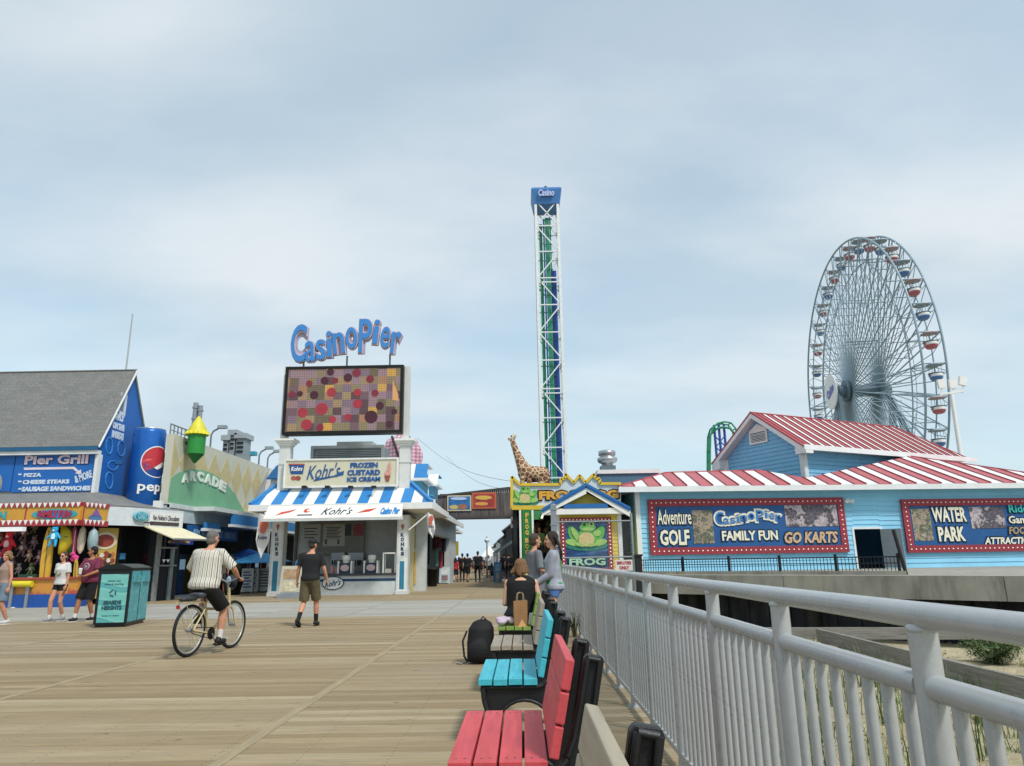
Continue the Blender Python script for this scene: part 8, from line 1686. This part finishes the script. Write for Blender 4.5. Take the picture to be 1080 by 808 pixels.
# ---- crowd on the promenade
random.seed(77)
GC = 'people walking on the far promenade'
crowd = [(480.5, 614, 1.5, 'f', '#a8323c', '#3a3f48', 'c', 'child in a red top walking on the promenade', 3), (487.5, 613.5, 1.76, 'm', '#1c1f24', '#23262b', 'b', 'person in black beside the child in red', 0), (493, 614, 1.74, 'm', '#202226', '#2a2a2e', 'a', 'person in black with bare calves walking at the left of the promenade', 8),
         (504, 614, 1.86, 'm', '#171a1e', '#1d2024', 'b', 'tall person in dark clothes in the middle of the promenade', 0), (515, 608.5, 1.72, 'f', '#b5b5b8', '#1f2226', 'a', 'person in a white top and red cap walking on the promenade', 6), (519, 613, 1.12, 'f', '#4a4f58', '#22252a', 'b', 'small child walking beside the blue sandwich board', 2), (499, 605, 1.7, 'm', '#4a5560', '#2a3038', 'b', 'person in slate grey far along the promenade', 2),
         (532, 611, 1.78, 'm', '#16191f', '#1c2026', 'd', 'person in black left of the dark group by the wall', 5), (536.5, 612, 1.76, 'm', '#17202e', '#1a2230', 'b', 'person in navy in the dark group by the wall', 0), (541, 612.5, 1.74, 'f', '#141c2a', '#182030', 'b', 'person in dark navy nearest the wall in the dark group', 0),
         (509.5, 602.5, 1.7, 'f', '#8a6a70', '#4a4a50', 'a', 'person in a dusty pink top before the white tent', 5), (496, 601.5, 1.72, 'm', '#6f7a82', '#3a4048', 'a', 'person in a pale grey top far along the promenade', 4), (475, 604, 1.7, 'f', '#a07a6a', '#4a5058', 'a', 'person in tan near the left shops of the promenade', 3), (525.5, 605, 1.7, 'f', '#7a8aa0', '#2f3a4a', 'c', 'person in pale blue under the striped awning', 4),
         (484, 606, 1.7, 'f', '#3f4a5a', '#2a2d33', 'a', 'person in dusty blue behind the child in red', 2), (490, 604.5, 1.74, 'm', '#5a4a44', '#2a2d33', 'b', 'person in brown behind the left pair in black', 2), (507, 607, 1.7, 'f', '#23262c', '#3a3d44', 'a', 'person in charcoal just behind the tall dark person', 3), (512, 605, 1.65, 'm', '#3a4454', '#1f2226', 'b', 'person in grey blue behind the white topped one', 2),
         (530, 607, 1.68, 'f', '#2a2430', '#1c1e24', 'a', 'person in dark plum behind the dark group by the wall', 3), (478, 601.5, 1.72, 'm', '#7a7468', '#3a3d44', 'a', 'person in khaki below the yellow hanging sign', 2),
         (472, 611, 1.72, 'm', '#2c2f3a', '#3c4048', 'b', 'person in charcoal beside the pale blue sandwich board', 0), (501.5, 598.5, 1.7, 'm', '#2f3338', '#22262a', 'b', 'person in dark grey farthest along the promenade', 1), (521.5, 600.5, 1.7, 'm', '#4a4038', '#22262a', 'b', 'person in brown at the foot of the white tent', 1)]
for i, (x, y, H_, sx_, tc_, bc, sk_, lb, ph) in enumerate(crowd):
    st = random.choice((-1, 1))*random.uniform(.1, .2)
    person(lb, gpos(x, y), R(random.uniform(-20, 20)) if i not in (4, 10, 13) else R(180), H_, sx_, sk_, random.uniform(1.0, 1.15), ank=((.09, st, .09), (-.09, -st, .11)), hands=((.27, -st*.6, .84), (-.27, st*.6, .84)), hair=(('short', 'long')[sx_ == 'f'], random.choice(('#1a1512', '#3a2a1f', '#5a4632'))), top=('loose', cloth(tc_), .8, -.1), bottom=('loose', cloth(bc), .9 if ph > 1 else 1.85), shoes='#2a2a2c', vox=.03, group=GC, cap='#b03038' if 'cap' in lb else None)
# people in the background left: behind parasols and at shop
for i, (x, y, Y, H_, tc_, rz_, lb) in enumerate(((233, 622, 33, 1.7, '#6a5f58', 200, 'person in brown in front of the arcade entrance'), (256, 605, 38, 1.7, '#3a4a5a', 150, 'person in slate blue sitting area behind the parasols'))):
    p_ = P(x, y, Y); person(lb, (p_.x, Y, 0), R(rz_), H_, 'm', 'a', 1.0, hair=('short', '#3a2a20'), top=('tee', cloth(tc_), .8, -.1), bottom=('loose', cloth('#2a2d33'), .9), vox=.03)

# ================================================================= things on and by the benches
bk = thing('black_backpack', 'black backpack standing on the boards at the left end of the tan bench', 'backpack'); m = MB(); c = Vc((-.56, 9.65, 0))
m.loft([(c+Vc((0, 0, .02)), .17, .13, None), (c+Vc((0, 0, .08)), .175, .15, None), (c+Vc((0, 0, .25)), .175, .15, None), (c+Vc((.01, .01, .42)), .165, .13, None), (c+Vc((.02, .03, .50)), .12, .09, None), (c+Vc((.02, .04, .53)), .05, .04, None)], 20); m.ell(c+Vc((-.02, -.15, .17)), (.14, .06, .13), 14); remesh(m, 'body', M('#131416', .75, var=.2, scale=10, bump=.4), .012, 3, bk)
m = MB(); m.path([c+Vc((-.17, -.08, .40)), c+Vc((-.22, -.12, .28)), c+Vc((-.2, -.12, .1)), c+Vc((-.16, -.1, .03))], .013, 6); m.path([c+Vc((.0, .0, .52)), c+Vc((.03, .0, .57)), c+Vc((.08, .02, .52))], .01, 6); m.path([c+Vc((-.16, -.1, .03)), c+Vc((-.24, -.14, .01)), c+Vc((-.3, -.1, .01))], .006, 5); m.build('strap', M('#1b1c1f', .6), bk); MB().box(c.x-.25, c.x-.22, c.y-.15, c.y-.12, .005, .02).build('buckle', METAL, bk)
bz = .45; pb = thing('paper_bag', 'tall brown kraft paper bag with twisted handles standing on the green bench', 'paper bag', loc=(-.04, 9.62, bz), rz=R(8)); m = MB()
m.add([(-.085, -.05, 0), (.085, -.05, 0), (.085, .05, 0), (-.085, .05, 0), (-.088, -.052, .31), (.088, -.052, .315), (.086, .05, .32), (-.086, .05, .305), (.075, 0, .16), (-.078, 0, .16)], [(3, 2, 1, 0), (0, 1, 5, 4), (2, 3, 7, 6), (1, 2, 8), (2, 6, 8), (6, 5, 8), (5, 1, 8), (3, 0, 9), (0, 4, 9), (4, 7, 9), (7, 3, 9)]); m.build('bag', M('#9c7650', .85, var=.15, scale=7, bump=.4), pb)
m = MB()
for y in (-.052, .05): m.path([(-.045, y, .30), (-.04, y, .37), (-.035, y*.8, .40)], .004, 5); m.path([(.045, y, .30), (.04, y, .37), (.035, y*.8, .40)], .004, 5); m.path([(-.035, y*.8, .4), (0, y*.8, .415), (.035, y*.8, .4)], .004, 5)
m.build('handle', M('#b59a78', .8), pb)
m = MB(); m.add([(-.05, 0, 0), (.06, 0, 0), (.05, .05, 0), (-.04, .05, 0), (0, .02, .09)], [(3, 2, 1, 0), (0, 1, 4), (1, 2, 4), (2, 3, 4), (3, 0, 4)]); o = m.build('folded_paper', M('#c79a62', .8), label='crumpled tan paper wrapper lying in front of the kraft bag', cat='wrapper'); m_ = Matrix.Translation((-.02, 9.49, bz)); o.data.transform(m_)
t = thing('purple_garment', 'pale lilac folded garment lying on the green bench left of the kraft bag', 'garment'); m = MB()
for i in range(16): m.ell((-.24+random.gauss(0, .05), 9.66+random.gauss(0, .05), bz+.04+abs(random.gauss(0, .025))), (.06, .05, .035), 8)
remesh(m, 'cloth', M('#c3b3c3', .9, var=.2, scale=9, bump=.3), .012, 2, t)
t = thing('white_napkins', 'upright white folded napkins on the green bench right of the kraft bag', 'napkins'); m = MB()
for i in range(5): x = .075+i*.022; m.cap((x, 9.62+.02*(i % 2), bz+.02), (x+random.uniform(-.01, .01), 9.62, bz+.13+.04*random.random()), .022, .008, 8)
remesh(m, 'napkin', M('#d9d8c9', .8, var=.1, scale=10), .009, 1, t)
# second crossing: small shop extras in the game stall foreground
# ================================================================= put every root at the foot of its thing
bpy.context.view_layer.update()
for o in list(scene.objects):
    if o.parent or o.type not in ('EMPTY', 'MESH') or o.get('kind') == 'structure': continue
    if o.location.length > 1e-6: continue
    ds = [x for x in [o]+desc(o) if x.type == 'MESH']
    if not ds: continue
    pts = [x.matrix_world @ Vector(c) for x in ds for c in x.bound_box]
    mn = [min(p[i] for p in pts) for i in range(3)]; mxx = [max(p[i] for p in pts) for i in range(3)]
    base = Vector(((mn[0]+mxx[0])/2, (mn[1]+mxx[1])/2, mn[2]))
    if o.type == 'MESH': o.data.transform(Matrix.Translation(-base))
    else:
        for ch in o.children: ch.location = ch.location-base
    o.location = base
